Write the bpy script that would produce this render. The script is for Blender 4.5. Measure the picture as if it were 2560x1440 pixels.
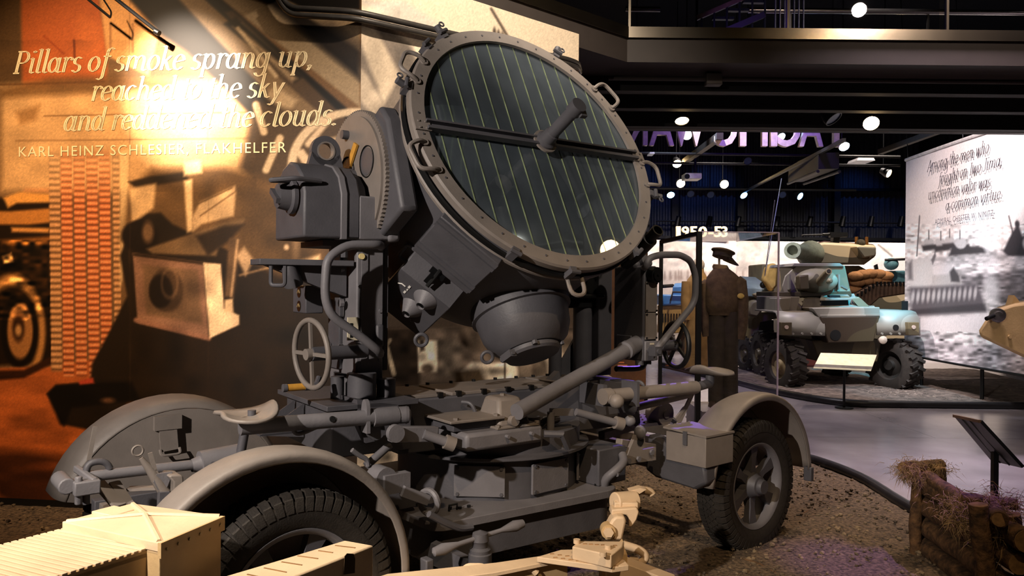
import bpy, bmesh, math, random
import numpy as np
from mathutils import Matrix, Vector, noise

for o in list(bpy.data.objects):
    bpy.data.objects.remove(o)
SC = bpy.context.scene
COL = SC.collection
random.seed(7)
RNG = np.random.default_rng(7)

# ---------------------------------------------------------------- camera
FPX, ROLL, EYE = 1900.0, 0.010, 1.75          # focal length in pixels of a 2560 frame, roll, eye height
CR = Vector((math.cos(ROLL), 0, math.sin(ROLL)))
CU = Vector((-math.sin(ROLL), 0, math.cos(ROLL)))
cam = bpy.data.cameras.new('camera')
cam.sensor_width = 36.0
cam.lens = 36.0 * FPX / 2560.0
cam.clip_end = 200
camo = bpy.data.objects.new('camera', cam)
COL.objects.link(camo)
mw = Matrix.Identity(4)
for i in range(3):
    mw[i][0] = CR[i]; mw[i][1] = CU[i]; mw[i][2] = (0, -1, 0)[i]; mw[i][3] = (0, 0, EYE)[i]
camo.matrix_world = mw
SC.camera = camo


def ray(px, py):
    return Vector((0, 1, 0)) + CR * ((px - 1280) / FPX) - CU * ((py - 720) / FPX)


def at(px, py, Y):
    return Vector((0, 0, EYE)) + ray(px, py) * Y


def onz(px, py, z):
    d = ray(px, py)
    return Vector((0, 0, EYE)) + d * ((z - EYE) / d.z)


def onplane(px, py, p0, n):
    d = ray(px, py); o = Vector((0, 0, EYE))
    return o + d * ((Vector(p0) - o).dot(n) / d.dot(n))


# ---------------------------------------------------------------- world, exposure
w = bpy.data.worlds.new('hall_dark')
SC.world = w
w.use_nodes = True
w.node_tree.nodes['Background'].inputs[0].default_value = (0.5, 0.42, 0.40, 1)
w.node_tree.nodes['Background'].inputs[1].default_value = 0.022
SC.view_settings.view_transform = 'Standard'
SC.view_settings.look = 'None'
SC.view_settings.gamma = 1.0
SC.view_settings.use_curve_mapping = False
SC.view_settings.exposure = 0.0
SC.cycles.max_bounces = 5
SC.cycles.diffuse_bounces = 2
SC.cycles.glossy_bounces = 3
SC.cycles.transparent_max_bounces = 24
SC.cycles.sample_clamp_indirect = 4.0

WARM = (1.0, 0.69, 0.40)
AMBER = (1.0, 0.50, 0.20)
SOFT = (1.0, 0.84, 0.68)
COOL = (0.80, 0.86, 1.0)
PURP = (0.30, 0.14, 1.0)


def spot(loc, tgt, energy, color, ang, blend=0.5, rad=0.04):
    l = bpy.data.lights.new('spotlight', 'SPOT')
    l.energy = energy; l.color = color; l.spot_size = math.radians(ang); l.spot_blend = blend
    l.shadow_soft_size = rad
    o = bpy.data.objects.new('spotlight', l); COL.objects.link(o)
    o.location = loc
    o.rotation_euler = (Vector(tgt) - Vector(loc)).to_track_quat('-Z', 'Y').to_euler()
    return o


# track spots of the hall (unseen, under ceiling or bridge; the log wall's is added)
spot((-3.6, 2.9, 5.0), (-2.42, 5.92, 3.12), 6800, SOFT, 19, 1.0, 0.05)        # hot pool on the quote
spot((-3.9, 2.9, 5.1), (-3.0, 6.0, 2.1), 1050, WARM, 60, 1.0, 0.10)         # warm wash on the left mural
spot((-3.2, 2.2, 5.0), (-3.4, 6.0, 0.7), 260, AMBER, 44, 1.0, 0.10)         # amber foot of the mural
spot((0.7, 3.6, 5.6), (-0.1, 6.5, 3.3), 900, SOFT, 80, 0.9, 0.08)           # wash on the angled mural
spot((-3.3, -1.1, 3.7), (-0.5, 4.5, 1.6), 1600, (1.0, .88, .78), 44, 0.6, 0.06)          # key on the searchlight
spot((-2.0, 1.3, 4.7), (-1.35, 2.3, 0.9), 820, (1.0, .84, .66), 44, 0.8, 0.05)        # key on the cream carriage
spot((0.6, 0.3, 5.2), (0.9, 3.9, 0.5), 480, WARM, 34, 0.8, 0.05)
spot((3.7, 7.0, 5.8), (2.25, 6.0, 0.0), 650, WARM, 40, 0.8, 0.05)            # warm pool at the right wheel
spot((1.5, 8.4, 3.95), (1.0, 6.1, 0.05), 170, WARM, 30, 0.6, 0.05)          # warm light under the bridge
spot((2.7, 1.6, 4.9), (1.0, 4.9, 1.75), 330, SOFT, 24, 0.7, 0.05)             # right flank of the searchlight
spot((1.7, 2.0, 4.8), (2.62, 4.5, 0.3), 170, WARM, 24, 0.8, 0.05)            # added to brighten the log wall
spot((2.3, 8.7, 3.9), (.92, 5.2, 0.86), 420, PURP, 12, 0.5, 0.04)           # violet accents
spot((4.6, 3.4, 4.9), (2.28, 4.72, 0.0), 1100, PURP, 13, 0.8, 0.05)
spot((4.3, 7.2, 6.5), (5.2, 8.4, 0.0), 2000, (0.90, 0.74, 0.84), 84, 1.0, 0.5)   # walkway
spot((8.6, 8.0, 6.5), (6.6, 9.8, 0.0), 2000, (0.9, 0.76, 0.88), 80, 1.0, 0.5)
spot((2.2, 11.5, 6.0), (2.6, 10.6, 0.0), 900, (0.9, 0.82, 0.9), 76, 1.0, 0.4)
spot((2.5, 8.35, 3.95), (2.72, 9.55, 1.5), 220, SOFT, 44, 0.7, 0.05)         # the uniform
spot((2.55, 9.5, 4.0), (2.5, 10.3, 1.3), 160, WARM, 40, 0.7, 0.05)          # the overcoat
spot((1.75, 8.6, 3.95), (2.55, 9.5, 1.7), 50, PURP, 16, 0.7, 0.05)
spot((4.4, 14.0, 6.0), (5.1, 16.6, 1.4), 700, (.85, .9, 1.0), 44, 0.7, 0.06)  # the khaki truck
spot((7.2, 11.2, 6.2), (6.65, 14.2, 1.6), 3600, (0.03, 0.66, 1.0), 20, 0.4, 0.06)  # cyan on the armoured car
spot((2.9, 13.2, 6.8), (5.6, 14.4, 1.4), 1500, (1.0, 0.90, 0.86), 46, 0.6, 0.06)  # white on the armoured car
spot((6.4, 11.3, 6.0), (7.1, 12.9, 0.0), 500, (0.15, 0.7, 1.0), 30, 0.5, 0.06)
spot((5.8, 10.8, 5.6), (5.6, 12.3, 0.0), 420, SOFT, 60, 0.8, 0.06)
spot((4.2, 9.6, 6.2), (7.5, 12.6, 2.6), 2000, (1.0, 0.88, 0.86), 52, 0.8, 0.08)   # the banner
spot((6.2, 10.0, 6.2), (7.5, 12.6, 0.8), 900, (0.86, 0.9, 1.0), 50, 0.8, 0.08)
for _x in (5.0, 8.6, 12.4):                                                   # wash on the far mural
    spot((_x, 18.6, 6.8), (_x, 21.8, 1.9), 2400, (1.0, 0.88, 0.80), 90, 0.9, 0.1)
for _x, _z in ((4.8, 4.2), (6.9, 4.6), (15.0, 4.6), (12.0, 4.2)):              # blue on the corrugated wall
    spot((_x, 25.0, 7.2), (_x + 0.2, 26.9, _z), 130, (0.08, 0.25, 1.0), 62, 0.9, 0.1)
spot((4.0, 20.2, 5.6), (4.9, 20.95, 3.2), 220, (1.0, 0.85, 0.6), 80, 0.6, 0.05)
spot((3.4, 14.6, 6.4), (3.6, 17.8, 1.2), 700, (0.75, 0.85, 1.0), 50, 0.8, 0.1)     # blue jeep
spot((8.2, 15.6, 6.8), (8.0, 17.4, 2.4), 1500, (1.0, 0.86, 0.74), 60, 0.8, 0.1)     # tank
spot((4.6, 12.8, 5.9), (4.3, 14.0, 4.8), 260, (0.20, 0.08, 1.0), 120, 0.9, 0.1)     # letters from below
spot((4.0, 12.6, 3.4), (4.2, 14.0, 4.5), 30, (1.0, 0.62, 0.45), 110, 0.9, 0.1)
spot((1.9, 8.4, 4.75), (3.0, 8.6, 4.5), 60, PURP, 120, 0.8, 0.05)                  # violet on the bridge glass
spot((5.2, 4.0, 6.0), (5.4, 7.7, 4.2), 200, (1.0, 0.78, 0.62), 80, 0.9, 0.1)       # bridge fascia

# ---------------------------------------------------------------- materials
MATS = {}


def s2l(c):
    return tuple(((x / 255) / 12.92 if x / 255 <= .04045 else ((x / 255 + .055) / 1.055) ** 2.4) for x in c)


def mat(name, col, rough=0.6, metal=0.0, ns=14.0, na=0.18, bump=0.0, bs=60.0, emis=None, es=0.0, spec=0.4, col2=None, alpha=None):
    """Principled material with noise-driven colour variation and fine relief."""
    if name in MATS:
        return MATS[name]
    m = bpy.data.materials.new(name); m.use_nodes = True
    nt = m.node_tree; b = nt.nodes['Principled BSDF']
    c = s2l(col)
    c2 = s2l(col2) if col2 else tuple(max(0, x * (1 - na * 1.6)) for x in c)
    tc = nt.nodes.new('ShaderNodeTexCoord')
    nz = nt.nodes.new('ShaderNodeTexNoise'); nz.inputs['Scale'].default_value = ns; nz.inputs['Detail'].default_value = 5
    nt.links.new(tc.outputs['Object'], nz.inputs['Vector'])
    rp = nt.nodes.new('ShaderNodeValToRGB')
    rp.color_ramp.elements[0].position = .32; rp.color_ramp.elements[1].position = .68
    rp.color_ramp.elements[0].color = (*c2, 1); rp.color_ramp.elements[1].color = (*c, 1)
    nt.links.new(nz.outputs['Fac'], rp.inputs['Fac'])
    nt.links.new(rp.outputs['Color'], b.inputs['Base Color'])
    b.inputs['Roughness'].default_value = rough
    b.inputs['Metallic'].default_value = metal
    b.inputs['Specular IOR Level'].default_value = spec
    if bump > 0:
        n2 = nt.nodes.new('ShaderNodeTexNoise'); n2.inputs['Scale'].default_value = bs; n2.inputs['Detail'].default_value = 4
        nt.links.new(tc.outputs['Object'], n2.inputs['Vector'])
        bp = nt.nodes.new('ShaderNodeBump'); bp.inputs['Strength'].default_value = bump; bp.inputs['Distance'].default_value = .01
        nt.links.new(n2.outputs['Fac'], bp.inputs['Height']); nt.links.new(bp.outputs['Normal'], b.inputs['Normal'])
    if emis:
        b.inputs['Emission Color'].default_value = (*s2l(emis), 1)
        b.inputs['Emission Strength'].default_value = es
    MATS[name] = m
    return m


def camo_mat(name, cols, scale=1.6, rough=0.6, seed=0.0):
    m = bpy.data.materials.new(name); m.use_nodes = True
    nt = m.node_tree; b = nt.nodes['Principled BSDF']
    tc = nt.nodes.new('ShaderNodeTexCoord'); mp = nt.nodes.new('ShaderNodeMapping')
    mp.inputs['Location'].default_value = (seed, seed * .7, seed * .3)
    nz = nt.nodes.new('ShaderNodeTexNoise'); nz.inputs['Scale'].default_value = scale; nz.inputs['Detail'].default_value = .6
    nt.links.new(tc.outputs['Object'], mp.inputs['Vector']); nt.links.new(mp.outputs['Vector'], nz.inputs['Vector'])
    rp = nt.nodes.new('ShaderNodeValToRGB'); rp.color_ramp.interpolation = 'CONSTANT'
    els = rp.color_ramp.elements
    n = len(cols)
    ps = [0] + [.40 + .2 * i / max(1, n - 2) for i in range(n - 1)]
    els[0].position = 0; els[0].color = (*s2l(cols[0]), 1)
    els[1].position = ps[1]; els[1].color = (*s2l(cols[1]), 1)
    for i in range(2, n):
        e = els.new(ps[i]); e.color = (*s2l(cols[i]), 1)
    nt.links.new(nz.outputs['Fac'], rp.inputs['Fac']); nt.links.new(rp.outputs['Color'], b.inputs['Base Color'])
    b.inputs['Roughness'].default_value = rough
    MATS[name] = m
    return m


def glass_mat(name, tint=(1, 1, 1), refl=0.12, rough=0.02, dust=0.0, haze_col=(.5, .5, .5)):
    """Thin clear sheet: transparent body, Fresnel reflection, optional dust film, its tint doubling as painted reflection haze."""
    m = bpy.data.materials.new(name); m.use_nodes = True
    nt = m.node_tree
    for n in list(nt.nodes):
        if n.type == 'BSDF_PRINCIPLED': nt.nodes.remove(n)
    out = [n for n in nt.nodes if n.type == 'OUTPUT_MATERIAL'][0]
    tr = nt.nodes.new('ShaderNodeBsdfTransparent'); tr.inputs[0].default_value = (*tint, 1)
    gl = nt.nodes.new('ShaderNodeBsdfGlossy'); gl.inputs['Roughness'].default_value = rough
    df = nt.nodes.new('ShaderNodeBsdfDiffuse'); df.inputs[0].default_value = (*haze_col, 1)
    fr = nt.nodes.new('ShaderNodeLayerWeight'); fr.inputs['Blend'].default_value = .5
    pw = nt.nodes.new('ShaderNodeMath'); pw.operation = 'POWER'; pw.inputs[1].default_value = 4.0
    nt.links.new(fr.outputs['Facing'], pw.inputs[0])
    ma = nt.nodes.new('ShaderNodeMath'); ma.operation = 'MULTIPLY_ADD'; ma.inputs[1].default_value = .5; ma.inputs[2].default_value = refl * .4
    nt.links.new(pw.outputs[0], ma.inputs[0])
    m1 = nt.nodes.new('ShaderNodeMixShader'); nt.links.new(ma.outputs[0], m1.inputs[0])
    nt.links.new(tr.outputs[0], m1.inputs[1]); nt.links.new(gl.outputs[0], m1.inputs[2])
    last = m1
    if dust > 0:
        nz = nt.nodes.new('ShaderNodeTexNoise'); nz.inputs['Scale'].default_value = 3.0; nz.inputs['Detail'].default_value = 8
        tc = nt.nodes.new('ShaderNodeTexCoord'); nt.links.new(tc.outputs['Object'], nz.inputs['Vector'])
        mu = nt.nodes.new('ShaderNodeMath'); mu.operation = 'MULTIPLY'; mu.inputs[1].default_value = dust * 2
        nt.links.new(nz.outputs['Fac'], mu.inputs[0])
        m2 = nt.nodes.new('ShaderNodeMixShader'); nt.links.new(mu.outputs[0], m2.inputs[0])
        nt.links.new(m1.outputs[0], m2.inputs[1]); nt.links.new(df.outputs[0], m2.inputs[2]); last = m2
    nt.links.new(last.outputs[0], out.inputs['Surface'])
    MATS[name] = m
    return m


def print_mat(name, rough=0.5, grain=0.10, spec=0.35):
    """Printed sheet: colours come from the mesh's own colour attribute, grain from noise."""
    m = bpy.data.materials.new(name); m.use_nodes = True
    nt = m.node_tree; b = nt.nodes['Principled BSDF']
    a = nt.nodes.new('ShaderNodeAttribute'); a.attribute_name = 'Col'
    tc = nt.nodes.new('ShaderNodeTexCoord')
    nz = nt.nodes.new('ShaderNodeTexNoise'); nz.inputs['Scale'].default_value = 160; nz.inputs['Detail'].default_value = 2
    nt.links.new(tc.outputs['Object'], nz.inputs['Vector'])
    mr = nt.nodes.new('ShaderNodeMapRange'); mr.inputs['To Min'].default_value = 1 - grain * 2.2; mr.inputs['To Max'].default_value = 1 + grain * 2.2
    nt.links.new(nz.outputs['Fac'], mr.inputs['Value'])
    mx = nt.nodes.new('ShaderNodeVectorMath'); mx.operation = 'SCALE'
    nt.links.new(a.outputs['Color'], mx.inputs[0]); nt.links.new(mr.outputs['Result'], mx.inputs['Scale'])
    nt.links.new(mx.outputs[0], b.inputs['Base Color'])
    b.inputs['Roughness'].default_value = rough; b.inputs['Specular IOR Level'].default_value = spec
    MATS[name] = m
    return m


# ---------------------------------------------------------------- mesh builder
def perp(d):
    d = d.normalized()
    a = Vector((0, 0, 1)) if abs(d.z) < .9 else Vector((1, 0, 0))
    x = d.cross(a).normalized()
    return x, d.cross(x).normalized()


class MB:
    def __init__(s, M=None):
        s.v = []; s.f = []; s.M = M

    def add(s, vs, fs):
        n = len(s.v)
        s.v += [Vector(p) for p in vs]
        s.f += [tuple(i + n for i in f) for f in fs]
        return s

    def box(s, a, b):
        x0, y0, z0 = a; x1, y1, z1 = b
        return s.hexa([(x0, y0, z0), (x1, y0, z0), (x1, y1, z0), (x0, y1, z0), (x0, y0, z1), (x1, y0, z1), (x1, y1, z1), (x0, y1, z1)])

    def hexa(s, p):
        return s.add(p, [(3, 2, 1, 0), (4, 5, 6, 7), (0, 1, 5, 4), (1, 2, 6, 5), (2, 3, 7, 6), (3, 0, 4, 7)])

    def obox(s, c, ex, ey, ez):
        c, ex, ey, ez = map(Vector, (c, ex, ey, ez))
        return s.hexa([c + ex * i + ey * j + ez * k for k in (-1, 1) for (i, j) in ((-1, -1), (1, -1), (1, 1), (-1, 1))])

    def bar(s, p, q, w, h, up=(0, 0, 1)):
        p, q = Vector(p), Vector(q); d = (q - p); L = d.length; d.normalize()
        x = d.cross(Vector(up))
        x = x.normalized() if x.length > 1e-6 else perp(d)[0]
        y = x.cross(d)
        return s.obox((p + q) / 2, d * L / 2, x * w / 2, y * h / 2)

    def prism(s, poly, ext):
        n = len(poly); ext = Vector(ext); P = [Vector(p) for p in poly]
        return s.add(P + [p + ext for p in P], [tuple(range(n - 1, -1, -1)), tuple(range(n, 2 * n))] + [(i, (i + 1) % n, n + (i + 1) % n, n + i) for i in range(n)])

    def cyl(s, p, q, r, r2=None, n=16, caps=True):
        p, q = Vector(p), Vector(q); r2 = r if r2 is None else r2
        x, y = perp(q - p)
        A = [p + (x * math.cos(t) + y * math.sin(t)) * r for t in [2 * math.pi * i / n for i in range(n)]]
        B = [q + (x * math.cos(t) + y * math.sin(t)) * r2 for t in [2 * math.pi * i / n for i in range(n)]]
        fs = [(i, (i + 1) % n, n + (i + 1) % n, n + i) for i in range(n)]
        if caps: fs += [tuple(range(n - 1, -1, -1)), tuple(range(n, 2 * n))]
        return s.add(A + B, fs)

    def tube(s, pts, r, n=10, closed=False, rnd=0.0, seg=4):
        P = [Vector(p) for p in pts]
        if rnd > 0:
            Q = []
            m = len(P)
            for i, p in enumerate(P):
                if not closed and i in (0, m - 1): Q.append(p); continue
                a, b = P[(i - 1) % m], P[(i + 1) % m]
                da = min(rnd, (a - p).length * .49); db = min(rnd, (b - p).length * .49)
                pa = p + (a - p).normalized() * da; pb = p + (b - p).normalized() * db
                for k in range(seg + 1):
                    t = k / seg
                    Q.append(pa * (1 - t) ** 2 + p * 2 * t * (1 - t) + pb * t * t)
            P = Q
        m = len(P); R = r if hasattr(r, '__len__') else [r] * m
        if len(R) != m: R = [R[0] + (R[-1] - R[0]) * i / (m - 1) for i in range(m)]
        d0 = (P[1] - P[0]).normalized(); x, y = perp(d0)
        vs = []
        for i, p in enumerate(P):
            if closed: d = (P[(i + 1) % m] - P[i - 1]).normalized()
            else: d = (P[min(i + 1, m - 1)] - P[max(i - 1, 0)]).normalized()
            x = (x - d * x.dot(d)).normalized(); y = d.cross(x)
            vs += [p + (x * math.cos(2 * math.pi * k / n) + y * math.sin(2 * math.pi * k / n)) * R[i] for k in range(n)]
        fs = []
        for i in range(m if closed else m - 1):
            j = (i + 1) % m
            fs += [(i * n + k, i * n + (k + 1) % n, j * n + (k + 1) % n, j * n + k) for k in range(n)]
        if not closed: fs += [tuple(range(n - 1, -1, -1)), tuple((m - 1) * n + k for k in range(n))]
        return s.add(vs, fs)

    def lathe(s, prof, o, ax, n=32, a0=0.0, a1=None, xdir=None, closed=False):
        """revolve (radius, height) pairs about axis ax through o"""
        o, ax = Vector(o), Vector(ax).normalized()
        if xdir is None: x, y = perp(ax)
        else:
            x = Vector(xdir); x = (x - ax * x.dot(ax)).normalized(); y = ax.cross(x)
        full = a1 is None
        k = n if full else n + 1
        vs = []
        for i in range(k):
            t = a0 + (2 * math.pi if full else a1 - a0) * i / n
            e = x * math.cos(t) + y * math.sin(t)
            vs += [o + e * r + ax * h for r, h in prof]
        m = len(prof); fs = []
        for i in range(n):
            j = (i + 1) % k
            for q in range(m if closed else m - 1):
                q2 = (q + 1) % m
                fs.append((i * m + q, j * m + q, j * m + q2, i * m + q2))
        if not full and closed:
            fs += [tuple(range(m)), tuple(n * m + q for q in range(m - 1, -1, -1))]
        return s.add(vs, fs)

    def ball(s, c, r, n=12, sc=(1, 1, 1), ax=None):
        c = Vector(c); X, Y, Z = Vector((1, 0, 0)), Vector((0, 1, 0)), Vector((0, 0, 1))
        if ax is not None:
            Z = Vector(ax).normalized(); X, Y = perp(Z)
        vs = [c + Z * r * sc[2]]; h = n // 2
        for i in range(1, h):
            t = math.pi * i / h
            vs += [c + X * r * sc[0] * math.sin(t) * math.cos(2 * math.pi * k / n) + Y * r * sc[1] * math.sin(t) * math.sin(2 * math.pi * k / n) + Z * r * sc[2] * math.cos(t) for k in range(n)]
        vs.append(c - Z * r * sc[2]); L = len(vs) - 1
        fs = [(0, 1 + k, 1 + (k + 1) % n) for k in range(n)]
        for i in range(h - 2):
            fs += [(1 + i * n + k, 1 + (i + 1) * n + k, 1 + (i + 1) * n + (k + 1) % n, 1 + i * n + (k + 1) % n) for k in range(n)]
        fs += [(L, 1 + (h - 2) * n + (k + 1) % n, 1 + (h - 2) * n + k) for k in range(n)]
        return s.add(vs, fs)

    def ring(s, c, ax, R, r, n=28, k=10):
        c = Vector(c); x, y = perp(Vector(ax))
        return s.tube([c + (x * math.cos(2 * math.pi * i / n) + y * math.sin(2 * math.pi * i / n)) * R for i in range(n)], r, k, True)

    def mesh(s, name, smooth=True):
        me = bpy.data.meshes.new(name)
        vs = s.v if s.M is None else [s.M @ p for p in s.v]
        me.from_pydata([tuple(p) for p in vs], [], s.f)
        bm = bmesh.new(); bm.from_mesh(me); bmesh.ops.recalc_face_normals(bm, faces=bm.faces); bm.to_mesh(me); bm.free()
        if smooth:
            me.polygons.foreach_set('use_smooth', [True] * len(me.polygons))
            me.set_sharp_from_angle(angle=math.radians(38))
        return me

    def build(s, name, m, parent=None, label=None, cat=None, group=None, kind=None, bevel=0.0, smooth=True):
        return put(name, s.mesh(name, smooth), m, parent, label, cat, group, kind, bevel)


def props(o, label=None, cat=None, group=None, kind=None):
    if label: o['label'] = label
    if cat: o['category'] = cat
    if group: o['group'] = group
    if kind: o['kind'] = kind
    return o


def put(name, me, m, parent=None, label=None, cat=None, group=None, kind=None, bevel=0.0, M=None):
    o = bpy.data.objects.new(name, me); COL.objects.link(o)
    if m is not None and len(me.materials) == 0: me.materials.append(m)
    if M is not None: o.matrix_basis = M
    if parent is not None:
        o.parent = parent
        if parent.type == 'EMPTY': o.matrix_parent_inverse = parent.matrix_basis.inverted()
    if bevel > 0:
        bv = o.modifiers.new('edge', 'BEVEL'); bv.width = bevel; bv.segments = 2; bv.limit_method = 'ANGLE'; bv.angle_limit = math.radians(40)
    return props(o, label, cat, group, kind)


def thing(name, loc, label, cat, group=None, kind=None):
    o = bpy.data.objects.new(name, None); COL.objects.link(o)
    o.empty_display_size = .1
    o.matrix_basis = Matrix.Translation(Vector(loc))
    return props(o, label, cat, group, kind)


def frame(deg, org):
    a = math.radians(deg)
    return Matrix(((math.cos(a), -math.sin(a), 0, org[0]), (math.sin(a), math.cos(a), 0, org[1]), (0, 0, 1, org[2]), (0, 0, 0, 1)))


TC = (-0.14, 4.70, 0.0)                 # centre of the turntable on the ground
FG = frame(35.2, TC)                    # frame of the searchlight yoke: u along the trunnions, v away, z up
FF = frame(40.0, TC)                    # frame of the transport carriage


def loc(M, px, py, **k):
    Mi = M.inverted(); o = Mi @ Vector((0, 0, EYE)); d = Mi.to_3x3() @ ray(px, py)
    a, c = list(k.items())[0]; i = 'uvz'.index(a)
    return o + d * ((c - o[i]) / d[i])


def gl(px, py, **k): return loc(FG, px, py, **k)
def fl(px, py, **k): return loc(FF, px, py, **k)


# common materials
GREY = mat('grey_field_paint', (112, 110, 114), .50, 0, 9, .10, .10, 90)
GREYD = mat('dark_grey_paint', (82, 81, 86), .52, 0, 8, .12, .10, 90)
GREYT = mat('taupe_grey_paint', (128, 120, 114), .5, 0, 9, .10, .08, 90)
STEEL = mat('bare_steel', (120, 116, 112), .35, .8, 20, .2)
BLACK = mat('black_metal', (14, 14, 15), .45, 0, 10, .1)
RUBBER = mat('tyre_rubber', (46, 41, 36), .78, 0, 30, .2, .2, 120)
CREAM = mat('cream_paint', (228, 200, 164), .5, 0, 6, .10, .10, 70)
WOODY = mat('yellow_wood', (205, 150, 60), .5, 0, 30, .15)
DARK = mat('shade_and_mark_black', (8, 8, 9), .8)  # near-black painted as shade in holes and openings, also plain marks
# ================================================================ printing on murals and banner
def sd_poly(P, X, Y):
    """signed distance (negative inside) of pixel grids to a polygon"""
    P = np.asarray(P, float); d = np.full(X.shape, 1e9); ins = np.zeros(X.shape, bool)
    for i in range(len(P)):
        (ax, ay), (bx, by) = P[i], P[(i + 1) % len(P)]
        ex, ey = bx - ax, by - ay
        t = np.clip(((X - ax) * ex + (Y - ay) * ey) / (ex * ex + ey * ey + 1e-9), 0, 1)
        d = np.minimum(d, np.hypot(X - ax - t * ex, Y - ay - t * ey))
        if ay != by:
            c = ((ay > Y) != (by > Y)) & (X < (bx - ax) * (Y - ay) / (by - ay) + ax)
            ins ^= c
    return np.where(ins, -d, d)


class Print:
    def __init__(s, X, Y, base):
        s.X, s.Y = X, Y
        s.C = np.ones(X.shape + (3,)) * np.array(base, float)
        r = np.random.default_rng(3)
        s.n = r.normal(size=X.shape)

    def lay(s, m, col, a=1.0):
        m = (np.clip(m, 0, 1) * a)[..., None]
        s.C = s.C * (1 - m) + np.array(col, float) * m

    def poly(s, P, col, blur=3.0, a=1.0):
        s.lay(.5 - sd_poly(P, s.X, s.Y) / (2 * blur), col, a)

    def ell(s, cx, cy, rx, ry, col, blur=3.0, a=1.0, hole=0.0, rot=0.0):
        c, q = math.cos(rot), math.sin(rot)
        x, y = (s.X - cx) * c + (s.Y - cy) * q, -(s.X - cx) * q + (s.Y - cy) * c
        r = np.hypot(x / rx, y / ry); k = min(rx, ry)
        m = np.clip(.5 - (r - 1) * k / (2 * blur), 0, 1)
        if hole: m = m * np.clip(.5 + (r - hole) * k / (2 * blur), 0, 1)
        s.lay(m, col, a)

    def line(s, P, w, col, blur=2.0, a=1.0):
        for (ax, ay), (bx, by) in zip(P[:-1], P[1:]):
            ex, ey = bx - ax, by - ay
            t = np.clip(((s.X - ax) * ex + (s.Y - ay) * ey) / (ex * ex + ey * ey + 1e-9), 0, 1)
            s.lay(.5 - (np.hypot(s.X - ax - t * ex, s.Y - ay - t * ey) - w / 2) / (2 * blur), col, a)

    def mottle(s, box, amp, sx, sy, seed):
        """soft random blotches inside a pixel box, as in a grainy photograph"""
        x0, y0, x1, y1 = box; r = np.random.default_rng(seed)
        g = r.normal(size=(int((y1 - y0) / sy) + 3, int((x1 - x0) / sx) + 3))
        u = np.clip((s.X - x0) / sx, 0, g.shape[1] - 2); v = np.clip((s.Y - y0) / sy, 0, g.shape[0] - 2)
        i, j = v.astype(int), u.astype(int); fv, fu = v - i, u - j
        fv = fv * fv * (3 - 2 * fv); fu = fu * fu * (3 - 2 * fu)
        b = (g[i, j] * (1 - fu) + g[i, j + 1] * fu) * (1 - fv) + (g[i + 1, j] * (1 - fu) + g[i + 1, j + 1] * fu) * fv
        m = ((s.X > x0) & (s.X < x1) & (s.Y > y0) & (s.Y < y1)).astype(float)
        s.C = np.clip(s.C * (1 + (m * b * amp)[..., None]), 0, 255)

    def out(s, grain=.03, gam=1.0):
        c = np.clip(s.C * (1 + s.n * grain)[..., None], 0, 255) / 255
        c = c ** gam
        return np.where(c <= .04045, c / 12.92, ((c + .055) / 1.055) ** 2.4)


def pix(W):
    d = W - np.array([0, 0, EYE]); cr = np.array(CR); cu = np.array(CU)
    return 1280 + FPX * (d @ cr) / d[..., 1], 720 - FPX * (d @ cu) / d[..., 1]


def sheet(name, fn, nx, nz, paint, m, thick, kind=None, parent=None, **kw):
    """printed sheet of real thickness; fn(s,t)->world point arrays for s,t in 0..1"""
    S, Tt = np.meshgrid(np.linspace(0, 1, nx), np.linspace(0, 1, nz))
    W = fn(S, Tt)
    X, Y = pix(W)
    C = paint(X, Y)
    off = np.array(thick)
    N = nx * nz
    W2 = fn(np.array([[0, 1], [0, 1]]), np.array([[0, 0], [1, 1]])) + off
    I = np.arange(N).reshape(nz, nx)
    fs = np.stack([I[:-1, :-1], I[:-1, 1:], I[1:, 1:], I[1:, :-1]], -1).reshape(-1, 4)
    back = fn(S[::max(1, nz // 12), ::max(1, nx // 12)], Tt[::max(1, nz // 12), ::max(1, nx // 12)])
    vs = np.concatenate([W.reshape(-1, 3), W2.reshape(-1, 3)])
    c = [I[0, 0], I[0, -1], I[-1, -1], I[-1, 0]]; b = [N, N + 1, N + 3, N + 2]
    extra = [(b[3], b[2], b[1], b[0])] + [(c[k], c[(k + 1) % 4], b[(k + 1) % 4], b[k]) for k in range(4)]
    me = bpy.data.meshes.new(name)
    me.from_pydata(vs.tolist(), [], fs.tolist() + extra)
    at_ = me.color_attributes.new('Col', 'FLOAT_COLOR', 'POINT')
    cc = np.ones((len(vs), 4), np.float32); cc[:N, :3] = C.reshape(-1, 3); cc[N:, :3] = .05
    at_.data.foreach_set('color', cc.ravel())
    return put(name, me, m, parent, kind=kind, **kw)


# ---------------------------------------------------------------- lettering drawn with a broad pen
def arc(cx, cy, rx, ry, a0, a1, n=14):
    return [(cx + rx * math.cos(math.radians(a0 + (a1 - a0) * i / n)), cy + ry * math.sin(math.radians(a0 + (a1 - a0) * i / n))) for i in range(n + 1)]


def stem(x, y0, y1, top=1, tail=1):
    s = [[(x, y1), (x, y0 + (.12 if tail else 0))]]
    if tail: s.append(arc(x + .12, y0 + .13, .12, .13, 180, 330, 6))
    if top: s.append([(x - .17, y1 - .06), (x, y1)])
    return s


def foot(x, y): return [[(x - .16, y), (x + .16, y)]]


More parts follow.
